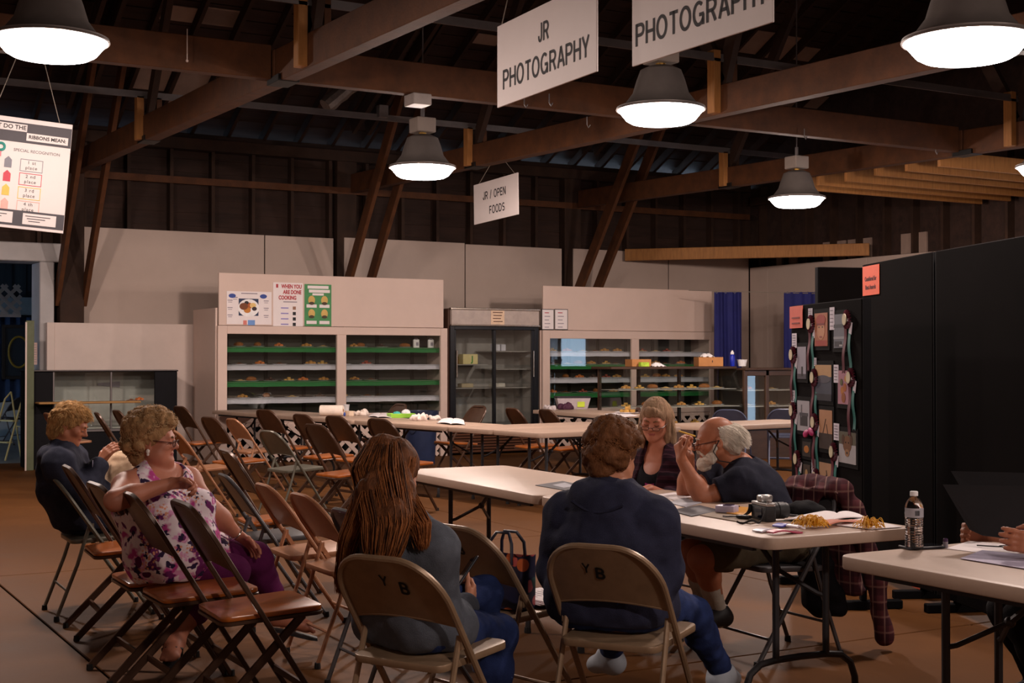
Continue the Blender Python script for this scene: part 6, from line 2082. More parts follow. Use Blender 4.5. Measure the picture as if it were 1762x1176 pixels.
flow_hair(P, roots, d0, rs.uniform(0.022, 0.046, n), 6, tuple(dn_ * 0.5 + fwd_ * 0.2), [], rs, 0.0015, 0.10, 0.8, 'hair_tufts', hair_mat('blonde_tufts', (190, 150, 98), 0.3), hb)
P.lashes(); P.brows(hair_mat('eyebrow_brown', (112, 82, 54)))

# ---------------------------------------------------------------- bald man with white beard
Jm = dict(head=J(1231, 757, 6.72), nek=J(1283, 806, 6.75), shL=J(1276, 832, 6.56), shR=J(1262, 806, 6.95), che=J(1298, 846, 6.75), wai=J(1326, 892, 6.74), pel=J(1338, 926, 6.72),
          hipL=J(1336, 934, 6.61), hipR=J(1328, 922, 6.84), knL=J(1206, 962, 6.32), anL=J(1236, 1052, 6.50), toL=J(1206, 1072, 6.40), knR=J(1188, 950, 6.52), anR=J(1212, 1034, 6.72), toR=J(1182, 1052, 6.62),
          elL=J(1209, 857, 6.56), wrL=J(1173, 792, 6.58), elR=J(1180, 846, 6.86), wrR=J(1186, 786, 6.78))
P = Person('bald man with white beard in a dark T-shirt, hands raised to his face', Jm, m_sk2, sc=0.97, bulk=1.08, belly=0.03)
P.hR = frame(-88, -10)
P.body({'L': dict(d=cam_dir(-40, 72), n=cam_dir(70, 12), side=-1, curls=[(0.9, 1.2, 0.8), (1.0, 1.2, 0.8), (1.1, 1.2, 0.8), (1.2, 1.2, 0.8)], thumb=0.5), 'R': dict(d=cam_dir(-60, 60), n=cam_dir(120, 10), side=1, curls=[(0.8, 1.2, 0.8)] * 4)}, dict(nose=1.12))
m_ts = cloth_mat('dark_navy_jersey', (34, 35, 48), 0.12, 20)
def tee(P, fr, off=0.014):
    def b(F):
        P.torso(F, off)
        for q in 'LR':
            P.arm(F, q, off + 0.012, f1=fr, flat=True, k=0.03); P.leg(F, q, off + 0.004, f1=0.2)
        P.seatcut(F, 0.447)
    return b
P.cloth('t_shirt', m_ts, tee(P, 0.62), 0.006, 11, post=lambda F: neck_hole(P, 0.06)(F))
P.cloth('shorts', cloth_mat('olive_shorts_cloth', (86, 76, 60), 0.12), jeans(P, 0.86, 0.018), 0.005, 12)
for q in 'LR':
    def sock(F, q=q):
        a = P.j['kn' + q].lerp(P.j['an' + q], 0.55)
        F.cone(a, P.j['an' + q], 0.05, 0.042, 1, 0.02)
        F.cone(P.j['an' + q], P.j['an' + q] - Vector((0, 0, 0.04)), 0.042, 0.042, 1, 0.02)
    P.cloth('sock', cloth_mat('pale_grey_sock', (176, 168, 156), 0.08), sock, 0.002, 30)
shoes(P, m_shoe_d)
m_wh = hair_mat('white_hair', (206, 194, 180), 0.18)
rs = np.random.RandomState(41)
F = Field(pt(P.j['head']) - 0.2, pt(P.j['head']) + 0.2, 0.005)
F.ell(P.hp(0, -0.05, -0.004), tuple(v * P.sc for v in (0.084, 0.074, 0.062)), P.hR, 1, 0.02)
F.ell(P.hp(0, -0.085, -0.05), tuple(v * P.sc for v in (0.07, 0.045, 0.055)), P.hR, 1, 0.03)
F.ell(P.hp(0, 0.08, 0.0), tuple(v * P.sc for v in (0.12, 0.09, 0.14)), P.hR, 1, 0.01, sub=True)
F.rough(0.005, 40, 3); F.rough(0.003, 90, 1)
V, Q, T = F.mesh(); hb = np_object('hair', V, Q, [m_wh], P.root)
R3 = np.array(P.hR); n = 2200
D = scalp_dirs(n, rs, lambda d: d[1] < 0.02 and -0.55 < d[2] < 0.42 and (d[2] < 0.25 or abs(d[0]) > 0.5 or d[1] < -0.75))
roots = np.array([np.array(P.hp(d[0] * 0.082, -0.016 + d[1] * 0.102, 0.030 + d[2] * 0.088)) for d in D])
bk = np.array(P.hR @ Vector((0, -1, -0.25)))
d0 = bk[None] + (D @ R3.T) * 0.10
flow_hair(P, roots, d0, rs.uniform(0.05, 0.10, n), 7, (bk[0] * 0.6, bk[1] * 0.6, -0.9), [(pt(P.hp(0, -0.016, 0.032)), np.array([0.08, 0.1, 0.088]) * P.sc, R3)], rs, 0.0014, 0.05, 0.78, 'hair_strands', hair_mat('white_strands', (222, 212, 198), 0.15), hb)
F = Field(pt(P.j['head']) - 0.2, pt(P.j['head']) + 0.2, 0.005)
for q in (-1, 1):
    F.cone(P.hp(q * 0.068, 0.012, -0.03), P.hp(q * 0.05, 0.045, -0.088), 0.014, 0.024, 1, 0.02)
    F.cone(P.hp(q * 0.05, 0.045, -0.088), P.hp(0, 0.085, -0.108), 0.024, 0.026, 1, 0.02)
    F.cone(P.hp(q * 0.004, 0.097, -0.046), P.hp(q * 0.034, 0.078, -0.066), 0.0075, 0.009, 1, 0.008)
F.ell(P.hp(0, 0.075, -0.118), tuple(v * P.sc for v in (0.036, 0.034, 0.03)), P.hR, 1, 0.02)
F.rough(0.004, 70, 2); F.rough(0.003, 140, 4)
V, Q, T = F.mesh(); np_object('beard', V, Q, [hair_mat('white_beard', (204, 192, 178), 0.15)], P.root)
P.lashes(); P.brows(m_wh, 0.004)
g = P.glasses(mat('dark_red_frame', (0, 0, 0)), dy=0.116, dz=-0.014)
mb = MB(); mb.tube([P.hp(-0.082, -0.01, 0.0), P.hp(-0.092, 0.03, -0.05), P.hp(-0.095, 0.01, -0.10), P.hp(-0.08, -0.06, -0.125), P.hp(-0.03, -0.11, -0.11)], 0.0028, 6); mb.build('spectacle_cord', m_ink, g)
pc0, pc1 = J(1168, 742, 6.57), J(1196, 751, 6.62)
t = thing('pencil', 'yellow pencil held in front of the face of the bald man', 'pencil', pc0)
mb = MB(); mb.tube([(0, 0, 0), (pc1 - pc0)], 0.0045, 6); mb.build('shaft', mat('yellow_paint', (206, 160, 60), 0.4), t)
mb = MB(); mb.tube([(pc1 - pc0), (pc1 - pc0) * 1.15], [0.0045, 0.001], 6); mb.build('tip', m_ink, t)

# ---------------------------------------------------------------- woman with glasses across the table
Jw = dict(head=J(1127, 722, 7.44), nek=J(1138, 775, 7.50), shL=J(1172, 806, 7.44), shR=J(1104, 800, 7.62), che=J(1138, 832, 7.5), wai=J(1146, 866, 7.56), pel=J(1152, 890, 7.62),
          hipL=J(1176, 892, 7.56), hipR=J(1130, 888, 7.7), knL=J(1130, 908, 7.16), anL=J(1132, 1010, 7.2), toL=J(1112, 1024, 7.08), knR=J(1092, 908, 7.32), anR=J(1094, 1004, 7.34), toR=J(1075, 1018, 7.22),
          elL=J(1168, 868, 7.36), wrL=J(1118, 842, 7.16), elR=J(1088, 862, 7.56), wrR=J(1068, 846, 7.28))
P = Person('woman with long grey-blonde hair and glasses in a plaid shirt, looking down', Jw, m_sk3, sc=0.93, bulk=1.0)
P.hR = frame(-160, -16, 4)
P.body({'L': dict(d=cam_dir(-115, -2), n=Vector((0, 0, -1)), side=-1, curl=(0.12, 0.2, 0.15)), 'R': dict(d=cam_dir(-130, -2), n=Vector((0, 0, -1)), side=1, curl=(0.12, 0.2, 0.15))}, dict())
P.cloth('top', cloth_mat('black_jersey', (24, 22, 28), 0.1), tee(P, 0.4, 0.010), 0.003, 12, post=lambda F: (neck_hole(P, 0.058, 0.0, 0.03)(F), F.ell(P.j['nek'] + P.fwd * 0.10 + Vector((0, 0, 0.0)), (0.05, 0.08, 0.10), None, 1, 0.01, sub=True)))
def plaid(name, base, dark, line, sc=26.0):
    m = bpy.data.materials.new(name); m.use_nodes = True
    nt = m.node_tree; b = nt.nodes['Principled BSDF']; b.inputs['Roughness'].default_value = 0.9; b.inputs['Specular IOR Level'].default_value = 0.12
    tc = nt.nodes.new('ShaderNodeTexCoord'); sp = nt.nodes.new('ShaderNodeSeparateXYZ'); nt.links.new(tc.outputs['Object'], sp.inputs[0])
    def saw(sock, k, o, w):
        a = nt.nodes.new('ShaderNodeMath'); a.operation = 'MULTIPLY_ADD'; nt.links.new(sock, a.inputs[0]); a.inputs[1].default_value = k; a.inputs[2].default_value = o
        f = nt.nodes.new('ShaderNodeMath'); f.operation = 'FRACT'; nt.links.new(a.outputs[0], f.inputs[0])
        g_ = nt.nodes.new('ShaderNodeMath'); g_.operation = 'LESS_THAN'; nt.links.new(f.outputs[0], g_.inputs[0]); g_.inputs[1].default_value = w
        return g_.outputs[0]
    ad = nt.nodes.new('ShaderNodeMath'); ad.operation = 'ADD'; nt.links.new(sp.outputs[0], ad.inputs[0]); nt.links.new(sp.outputs[1], ad.inputs[1])
    def mix(f, c0, c1, amt):
        mu = nt.nodes.new('ShaderNodeMath'); mu.operation = 'MULTIPLY'; nt.links.new(f, mu.inputs[0]); mu.inputs[1].default_value = amt
        x = nt.nodes.new('ShaderNodeMix'); x.data_type = 'RGBA'; nt.links.new(mu.outputs[0], x.inputs[0])
        for s_, c_ in ((6, c0), (7, c1)):
            if isinstance(c_, tuple): x.inputs[s_].default_value = lin(c_) + (1,)
            else: nt.links.new(c_, x.inputs[s_])
        return x.outputs[2]
    c = mix(saw(ad.outputs[0], sc, 0.1, 0.45), base, dark, 0.6)
    c = mix(saw(sp.outputs[2], sc, 0.3, 0.45), c, dark, 0.6)
    c = mix(saw(ad.outputs[0], sc, 0.8, 0.12), c, line, 0.7)
    c = mix(saw(sp.outputs[2], sc, 0.8, 0.12), c, line, 0.5)
    nt.links.new(c, b.inputs['Base Color'])
    return m
m_pl = plaid('maroon_plaid', (58, 30, 42), (28, 20, 28), (78, 50, 60))
def overshirt(F):
    P.torso(F, 0.022)
    for q in 'LR':
        P.arm(F, q, 0.018, f1=1.30, flat=True); P.leg(F, q, 0.024, f1=0.15)
    P.seatcut(F, 0.447)
def over_post(F):
    neck_hole(P, 0.064, 0.0)(F)
    a = P.j['nek'] + P.fwd * 0.11 + Vector((0, 0, 0.06)); b_ = P.j['pel'] + P.fwd * 0.22
    F.cone(a, b_, 0.085, 0.11, 1, 0.01, tuple(P.lat), 0.8, sub=True)
ob = P.cloth('plaid_shirt', m_pl, overshirt, 0.006, 12, post=over_post)
mb = MB()
p_ = P.j['che'] + P.fwd * 0.15 + P.lat * -0.02
mb.sheet(lambda u, v: p_ + P.lat * (-0.035 + 0.055 * u) + Vector((0, 0, -0.10 + 0.16 * v)) + P.fwd * (0.01 * math.sin(u * 3)), 6, 8, th=0.004); mb.build('pink_scarf_end', cloth_mat('magenta_cloth', (136, 40, 96)), P.root)
P.cloth('trousers', cloth_mat('black_navy_cloth', (0, 0, 0)), jeans(P), 0.004, 14)
shoes(P, m_shoe_d)
m_gb = hair_mat('straight_grey_blonde_hair', (142, 112, 88), 0.3)
rs = np.random.RandomState(51)
F = Field(pt(P.j['head']) - np.array([0.2, 0.2, 0.26]), pt(P.j['head']) + 0.17, 0.005)
F.ell(P.hp(0, -0.022, 0.036), tuple(v * P.sc for v in (0.081, 0.102, 0.092)), P.hR, 1, 0.02)
for q in (-1, 1):
    F.cone(P.hp(q * 0.070, -0.012, 0.02), P.hp(q * 0.076, 0.0, -0.10), 0.022, 0.024, 1, 0.02)
    F.cone(P.hp(q * 0.076, 0.0, -0.10), P.hp(q * 0.074, 0.01, -0.175), 0.024, 0.012, 1, 0.02)
F.cone(P.hp(0, -0.06, 0), P.hp(0, -0.075, -0.15), 0.078, 0.05, 1, 0.02, tuple(P.hR @ Vector((1, 0, 0))), 1.2)
F.ell(P.hp(0, 0.125, -0.062), tuple(v * P.sc for v in (0.064, 0.115, 0.118)), P.hR, 1, 0.012, sub=True)
F.ell(P.hp(0.005, 0.066, 0.060), tuple(v * P.sc for v in (0.054, 0.024, 0.034)), P.hR, 1, 0.02)
F.rough(0.004, 60, 1, (1, 1, 0.15)); F.rough(0.003, 110, 3, (1, 1, 0.15))
V, Q, T = F.mesh(); hb = np_object('hair', V, Q, [m_gb], P.root)
R3 = np.array(P.hR); n = 2400
D = scalp_dirs(n, rs, lambda d: d[2] > 0.1 and (d[1] < -0.04 or (d[1] > 0.35 and d[2] > 0.5 and abs(d[0]) < 0.65)))
roots = np.array([np.array(P.hp(d[0] * 0.083, -0.022 + d[1] * 0.104, 0.036 + d[2] * 0.094)) for d in D])
tang = D @ R3.T
out = tang.copy(); out -= np.outer(out @ np.array(P.hR @ Vector((0, 0, 1))), np.array(P.hR @ Vector((0, 0, 1))))
fr_ = D[:, 1] > 0.2
ln = np.where(fr_, rs.uniform(0.035, 0.055, n), rs.uniform(0.20, 0.27, n))
upv = np.array(P.hR @ Vector((0, 0, 1))); fwv = np.array(P.hR @ Vector((0, 1, 0)))
out = np.where(fr_[:, None], fwv[None] * 0.35 - upv[None] * 0.9, out * 0.35 - upv[None] * 0.6)
flow_hair(P, roots, out + rs.normal(size=(n, 3)) * 0.05, ln, 12, (0, 0, -1), [(pt(P.hp(0, -0.02, 0.034)), np.array([0.081, 0.103, 0.094]) * P.sc, R3), (pt(P.hp(0, -0.03, -0.07)), np.array([0.082, 0.075, 0.15]) * P.sc, R3)], rs, 0.0013, 0.02, 0.72, 'hair_strands', hair_mat('grey_blonde_strands', (168, 138, 110), 0.25), hb)
P.lashes(); P.brows(hair_mat('eyebrow_brown', (0, 0, 0)))
P.glasses(mat('dark_red_frame', (0, 0, 0)), w=0.021, hgt=0.010, dy=0.110, dz=-0.022)

# ---------------------------------------------------------------- person at the right edge, mostly outside the picture
Jr = dict(head=J(1905, 745, 5.2), nek=J(1895, 835, 5.25), shR=J(1855, 870, 5.42), shL=J(1945, 885, 5.08), che=J(1890, 930, 5.25), wai=J(1895, 965, 5.28), pel=J(1900, 1010, 5.3),
          hipR=J(1880, 1005, 5.42), hipL=J(1930, 1025, 5.16), knR=J(1735, 1052, 5.12), anR=J(1790, 1180, 5.2), toR=J(1742, 1200, 5.12), knL=J(1760, 1068, 4.9), anL=J(1820, 1220, 4.96), toL=J(1775, 1240, 4.88),
          elR=J(1800, 960, 5.34), wrR=J(1700, 925, 5.16), elL=J(1900, 990, 4.78), wrL=J(1798, 940, 4.60))
P = Person('person in black at the right edge, only hands and dark legs in view', Jr, m_sk2, sc=0.95, bulk=1.1)
P.hR = frame(-125, -20)
P.body({'R': dict(d=cam_dir(-80, 8), n=cam_dir(200, 10), side=1, curls=[(0.8, 1.0, 0.6)] * 4, thumb=0.4), 'L': dict(d=cam_dir(-82, 10), n=cam_dir(8, -5), side=-1, curls=[(0.12, 0.2, 0.15), (0.16, 0.25, 0.2), (0.2, 0.3, 0.2), (0.25, 0.3, 0.25)], spread=0.05, thumb=1.3)}, dict())
m_bk2 = cloth_mat('black_cloth', (20, 19, 22), 0.1)
P.cloth('jumper', m_bk2, hoodie(P, 0, off=0.018, hood=False, arms=1.72), 0.006, 12)
P.cloth('trousers', m_bk2, jeans(P), 0.004, 14)
shoes(P, m_shoe_d)
F = Field(pt(P.j['head']) - 0.2, pt(P.j['head']) + 0.2, 0.006); hair_cap(P, F, 0.02); F.rough(0.005, 60, 2)
V, Q, T = F.mesh(); np_object('hair', V, Q, [hair_mat('dark_hair', (60, 44, 34))], P.root)
w_ = P.j['wrL']
mb = MB(); q_ = P.j['wrL'] + cam_dir(-75, 22) * 0.10
mb.tube([q_ + Vector((0, 0, 0.012 * math.cos(a))) + cam_dir(0, 0) * 0.012 * math.sin(a) for a in np.linspace(0, 2 * PI, 14, endpoint=False)], 0.0016, 5, closed=True); mb.build('ring', mat('silver', (0, 0, 0)), P.root)
c = copy_tree(_proto['darkgrey']); f_ = cam_dir(-125)
c.location = (P.o.x + f_.x * 0.06, P.o.y + f_.y * 0.06, 0); c.rotation_euler = (0, 0, face_rot(-125))
tag(c, 'folding chair under the person in black at the right edge', 'chair', G5)
# ================================================================== black display boards
m_felt = mat('black_felt_board', (17, 14, 14), 0.95, var=0.15, scale=3, bump=0.05, bscale=120, spec=0.04)
m_felt2 = mat('black_board_edge', (14, 13, 15), 0.8, spec=0.1)
def std_board(name, label, C_, A_, ztop, zbot, th=0.055, feet=True):
    """board from far end C_ to near end A_ (lat, d); its face looks to the left of C->A"""
    c, a = LD(*C_), LD(*A_)
    L = (a - c).length
    ang = math.atan2(a.y - c.y, a.x - c.x)
    t = thing(name, label, 'display board', (c.x, c.y, 0), ang)
    mb = MB(); mb.bb((0, 0, zbot), (L, th, ztop)); mb.build('panel', m_felt, t, bevel=0.006, smooth=0)
    for x0 in (L, -0.012):
        mb = MB(); mb.bb((x0, 0.004, zbot), (x0 + 0.012, th - 0.004, ztop - 0.002)); mb.build('edge_strip', m_felt2, t, smooth=0)
    if feet:
        for x in (0.2, L - 0.06 if name == 'photo_board' else L - 0.2):
            mb = MB(); mb.bb((x - 0.03, -0.16, 0.0), (x + 0.03, th + 0.2, 0.05)); mb.bb((x - 0.02, 0.01, 0.05), (x + 0.02, th - 0.01, zbot)); mb.build('foot', m_felt2, t, bevel=0.006, smooth=0)
    return t, L
PB, PL = std_board('photo_board', 'black standing board covered with photographs and rosettes at the right', (1.8175, 8.88), (1.98, 7.73), 1.77, 0.12)
std_board('black_board', 'tall black board panel with the orange award notice at its left edge', (2.33, 9.07), (2.447, 7.95), 2.05, 0.06)
std_board('black_board', 'tall black board panel at the far right, nearest the camera', (2.452, 7.90), (2.64, 6.55), 2.05, 0.06)
std_board('black_board', 'black board standing crosswise behind the photo board', (2.32, 10.3), (3.0, 10.45), 2.12, 0.06)
bpy.context.view_layer.update()
def on_board(o, px, py):
    M = o.matrix_world.inverted()
    c = M @ Vector((0, 0, HC)); r = M.to_3x3() @ ray(px, py)[0]
    t = -c.y / r.y
    return c + r * t
def pinned(name, label, cat, px0, py0, px1, py1, m, group=None, th=0.006, y=-0.001, board=None, mat_border=0.0):
    b = board or PB
    ym = (py0 + py1) / 2; xm = (px0 + px1) / 2
    x0, x1 = on_board(b, px0, ym).x, on_board(b, px1, ym).x
    z1, z0 = on_board(b, xm, py0).z, on_board(b, xm, py1).z
    w, h = x1 - x0, z1 - z0
    p = b.matrix_world @ Vector(((x0 + x1) / 2, y - th / 2, (z0 + z1) / 2))
    t = thing(name, label, cat, p, b.rotation_euler[2], group)
    if mat_border:
        mb = MB(); mb.box((0, 0.001, 0), (w + mat_border, th, h + mat_border)); mb.build('mount', m_felt2, t, smooth=0)
    mb = MB(); mb.box((0, -0.0015 if mat_border else 0, 0), (w, th, h)); mb.build('print', m, t, smooth=0)
    return t, w, h
def lay(t, name, x, z, w, h, c, k=0, rot=0.0, shape='box'):
    m = base(c)
    y = -0.0046 - 0.0006 * k
    if shape == 'disc':
        return pdisc(t, name, x, z, w / 2, h / 2, m, y, 0.0012)
    mb = MB(); mb.box((x, y, z), (w, 0.001, h), eul(0, rot, 0)); return mb.build(name, m, t, smooth=0)
def base(c): return mat('print_%d_%d_%d' % c, tuple(int(v * 0.84) for v in c), 0.5, var=0.06)
GP = 'photographs on the black board'

t, w, h = pinned('photograph', 'portrait photograph of a smiling child in a red cap', 'photograph', 1404, 539, 1426, 596, base((196, 120, 84)), GP, mat_border=0.05)
lay(t, 'shirt', 0, -h * 0.41, w * 0.9, h * 0.17, (186, 70, 56)); lay(t, 'face', -0.0, -0.005, w * 0.6, h * 0.56, (222, 160, 122), 1, shape='disc'); lay(t, 'cap', 0.0, h * 0.29, w * 0.72, h * 0.34, (180, 62, 52), 2, shape='disc'); lay(t, 'cap_brim', 0.0, h * 0.16, w * 0.62, h * 0.06, (140, 46, 42), 3)
for q in (-1, 1): lay(t, 'eye', q * w * 0.13, 0.015, 0.016, 0.009, (60, 40, 34), 3, shape='disc')
lay(t, 'smile', 0, -0.045, w * 0.22, 0.012, (170, 84, 74), 3, shape='disc')
t, w, h = pinned('photograph', 'grey misty water photograph at the upper right of the board', 'photograph', 1437, 541, 1456, 599, base((120, 126, 140)), GP, mat_border=0.05)
lay(t, 'far_shore', 0, 0.03, w, 0.02, (74, 80, 92)); lay(t, 'wave', 0, -0.04, w, 0.015, (168, 172, 182), 1); lay(t, 'dark_rocks', -0.02, -0.075, w * 0.6, 0.03, (60, 64, 74), 2); lay(t, 'foam', 0.03, -0.085, 0.05, 0.01, (200, 202, 208), 3)
t, w, h = pinned('photograph', 'pale lilac photograph with a small dark figure at the left of the board', 'photograph', 1374, 597, 1389, 652, base((176, 172, 190)), GP, mat_border=0.05)
lay(t, 'ground', 0, -h * 0.42, w, h * 0.14, (80, 76, 90)); lay(t, 'figure', 0.01, -h * 0.27, 0.025, 0.06, (34, 32, 40), 1)
t, w, h = pinned('photograph', 'photograph with cream sky over grey-blue hills in the middle of the board', 'photograph', 1405, 628, 1433, 690, base((70, 78, 98)), GP, mat_border=0.05)
lay(t, 'sky', 0, h * 0.33, w, h * 0.33, (212, 170, 122)); lay(t, 'hill', 0.0, h * 0.1, w * 0.9, h * 0.22, (92, 92, 106), 1, shape='disc'); lay(t, 'dark_foreground', 0, -h * 0.4, w, h * 0.18, (40, 44, 58), 2)
t, w, h = pinned('photograph', 'pink photograph of orange blooms at the right of the board', 'photograph', 1444, 638, 1464, 696, base((196, 140, 160)), GP, mat_border=0.05)
for k, (x, z, r, c) in enumerate(((-0.02, -0.02, 0.05, (206, 130, 50)), (0.02, 0.0, 0.05, (190, 100, 40)), (0.0, -0.06, 0.06, (170, 96, 44)), (-0.03, 0.03, 0.04, (110, 110, 70)), (0.03, 0.05, 0.035, (214, 150, 70)))): lay(t, 'bloom', x, z, r, r, c, k % 4, shape='disc')
t, w, h = pinned('photograph', 'black and white photograph of a dark building', 'photograph', 1374, 690, 1395, 742, base((186, 184, 194)), GP, mat_border=0.05)
lay(t, 'building', 0.01, -0.03, w * 0.6, h * 0.35, (52, 52, 60)); lay(t, 'roof', 0.01, 0.01, w * 0.7, 0.02, (84, 84, 94), 1); lay(t, 'trees', -0.03, 0.03, 0.02, 0.08, (120, 120, 130), 1)
t, w, h = pinned('photograph', 'peach sunset photograph with dark grasses below', 'photograph', 1412, 706, 1434, 773, base((204, 150, 112)), GP, mat_border=0.05)
lay(t, 'dark_ground', 0, -h * 0.3, w, h * 0.4, (58, 44, 40)); lay(t, 'stem', -0.02, 0.02, 0.008, 0.1, (70, 50, 44), 1, 0.5); lay(t, 'stem', 0.03, -0.01, 0.008, 0.09, (70, 50, 44), 1, -0.4)
t, w, h = pinned('photograph', 'photograph of a brown dog face wrapped in white cloth at the lower right', 'photograph', 1446, 744, 1475, 798, base((200, 198, 204)), GP, mat_border=0.05)
lay(t, 'background', 0, h * 0.3, w, h * 0.4, (104, 100, 84)); lay(t, 'dog_head', 0.0, 0.02, w * 0.5, h * 0.55, (132, 88, 54), 1, shape='disc'); lay(t, 'muzzle', 0.0, -0.03, w * 0.26, h * 0.24, (176, 130, 92), 2, shape='disc'); lay(t, 'nose', 0, -0.03, 0.02, 0.014, (30, 24, 24), 3, shape='disc')
for q in (-1, 1): lay(t, 'ear', q * w * 0.24, 0.045, 0.04, 0.06, (92, 58, 38), 2, shape='disc'); lay(t, 'eye', q * 0.022, 0.03, 0.012, 0.01, (26, 20, 20), 3, shape='disc')
t, w, h = pinned('photograph', 'small dark photograph with an orange glow', 'photograph', 1383, 761, 1397, 786, base((40, 30, 28)), GP, mat_border=0.04)
lay(t, 'glow', 0, 0, w * 0.6, h * 0.5, (196, 120, 40), 1, shape='disc')
t, w, h = pinned('photograph', 'dark photograph with a small cream figure low on the board', 'photograph', 1384, 800, 1396, 842, base((62, 48, 40)), GP, mat_border=0.04)
lay(t, 'figure', 0, 0.02, w * 0.4, h * 0.35, (190, 150, 100), 1, shape='disc')
t, w, h = pinned('photograph', 'peach photograph of a dark tree shape low on the board', 'photograph', 1412, 797, 1433, 856, base((200, 156, 120)), GP, mat_border=0.05)
lay(t, 'trunk', 0.01, -0.03, 0.015, h * 0.6, (48, 36, 34), 1, 0.1); lay(t, 'bush', -0.02, -h * 0.35, w * 0.5, h * 0.25, (58, 44, 38), 1, shape='disc'); lay(t, 'branch', 0.03, 0.02, 0.01, h * 0.4, (48, 36, 34), 1, -0.3)
# white entry tags
m_tagp = mat('tag_paper', (206, 200, 212), 0.7)
for k, (a, b, c, d, lab) in enumerate(((1393, 531, 1400, 548, 'left of the child portrait'), (1430, 529, 1438, 568, 'left of the grey water photograph'), (1365, 574, 1373, 599, 'above the pale lilac photograph'), (1437, 628, 1445, 659, 'left of the orange blooms'),
                                (1437, 729, 1446, 758, 'left of the dog photograph'), (1364, 672, 1370, 698, 'above the building photograph'), (1403, 616, 1407, 630, 'above the hills photograph'), (1399, 790, 1405, 830, 'beside the tree photograph'))):
    t, w, h = pinned('entry_tag', 'white paper entry tag ' + lab, 'tag', a, b, c, d, m_tagp, 'entry tags on the photo board', 0.003, -0.006)
    for q in range(5): lay(t, 'text_line', 0, h * (0.35 - 0.17 * q), w * 0.6, 0.004, (120, 112, 130))
# orange notices
m_or = mat('orange_card', (226, 92, 60), 0.6, var=0.04)
t, w, h = pinned('orange_notice', 'orange paper notice at the top left corner of the photo board', 'notice', 1361, 527, 1383, 565, mat('salmon_card', (206, 96, 80), 0.6), None, 0.003, -0.006)
for q in range(2): lay(t, 'text_line', 0, -0.005 - 0.035 * q, w * 0.6, 0.01, (150, 60, 56))
B1 = [o for o in bpy.data.objects if o.name == 'black_board'][0]
t, w, h = pinned('orange_notice', 'bright orange notice reading Considered for Best Awards on the tall black board', 'notice', 1486, 457, 1514, 508, m_or, None, 0.003, -0.004, B1)
letters('Considered for', 0.04, mat('dark_red_ink', (96, 30, 30), 0.7), t, (0, -0.0025, 0.01), RFRONT, bold=0.0012, sx=0.82); letters('Best Awards', 0.04, mat('dark_red_ink', (0, 0, 0)), t, (0, -0.0025, -0.045), RFRONT, bold=0.0012, sx=0.9)
# rosettes with maroon and teal tails
m_mar = mat('maroon_ribbon', (84, 14, 40), 0.5, var=0.15, spec=0.5); m_teal = mat('teal_ribbon', (26, 104, 100), 0.45, var=0.15, spec=0.5); m_cream = mat('cream_disc', (198, 188, 160), 0.5)
rz_ = random.Random(4)
ROS = ((1398.6, 558, 'on the child portrait'), (1461, 550, 'right of the grey water photograph'), (1368, 611, 'at the left edge beside the pale lilac photograph'), (1404.5, 650, 'on the hills photograph'), (1467.8, 650, 'right of the orange blooms'),
       (1368, 707, 'at the left edge beside the building photograph'), (1405.5, 727, 'left of the peach sunset photograph'), (1438, 778, 'left of the dog photograph'), (1375.5, 790, 'low at the left edge of the board'), (1408, 822, 'beside the low tree photograph'))
for px, py, lab in ROS:
    p = on_board(PB, px, py)
    wp_ = PB.matrix_world @ Vector((p.x, -0.018, p.z))
    t = thing('rosette', 'maroon award rosette ' + lab, 'rosette', wp_, PB.rotation_euler[2], 'award rosettes on the photo board')
    mb = MB()
    n = 40
    vs = [(0, 0.006, 0)]
    for ring, (r, y) in enumerate(((0.03, -0.004), (0.056, 0.004))):
        for k in range(n):
            a = 2 * PI * k / n
            vs.append((r * math.cos(a), y + (0.006 if k % 2 else -0.006) * (ring + 0.3), r * math.sin(a)))
    fs = [(0, 1 + (k + 1) % n, 1 + k) for k in range(n)] + [(1 + k, 1 + (k + 1) % n, 1 + n + (k + 1) % n, 1 + n + k) for k in range(n)]
    mb.add(vs, fs); mb.build('ruffle', m_mar, t)
    pdisc(t, 'centre', 0, 0, 0.03, 0.034, m_cream, -0.012, 0.004)
    for x0, lean, m, ln in ((-0.016, -0.03 + rz_.uniform(-0.02, 0.02), m_mar, rz_.uniform(0.26, 0.32)), (0.018, 0.01 + rz_.uniform(-0.02, 0.02), m_teal, rz_.uniform(0.26, 0.33))):
        mb = MB()
        y0 = 0.004 if m is m_mar else 0.009
        mb.sheet(lambda u, v: (x0 + lean * v + (u - 0.5) * 0.038, y0 + 0.004 * math.sin(v * 9 + x0 * 50), -0.03 - ln * v - (0.012 * (0.5 - abs(u - 0.5)) * -2 if v > 0.99 else 0)), 4, 14, th=0.0015)
        mb.build('tail', m, t)
    mb = MB(); mb.box((0.04, 0.011, -0.05), (0.04, 0.002, 0.07), eul(0, 0.25, 0)); mb.build('tag', m_tagp, t, smooth=0)
p = on_board(PB, 1399, 745); wp_ = PB.matrix_world @ Vector((p.x, -0.03, p.z))
t = thing('pink_bow', 'magenta ribbon bow below a rosette in the middle of the photo board', 'bow', wp_, PB.rotation_euler[2])
for q in (-1, 1):
    mb = MB(); mb.blob((q * 0.045, 0, 0.008 * q), (0.045, 0.012, 0.024), 10, 6, R=eul(0, 0.3 * q, 0)); mb.build('loop', mat('magenta_ribbon', (176, 50, 110), 0.4), t)
mb = MB(); mb.blob((0, -0.004, 0), 0.014, 8, 6); mb.build('knot', mat('magenta_ribbon', (0, 0, 0)), t)
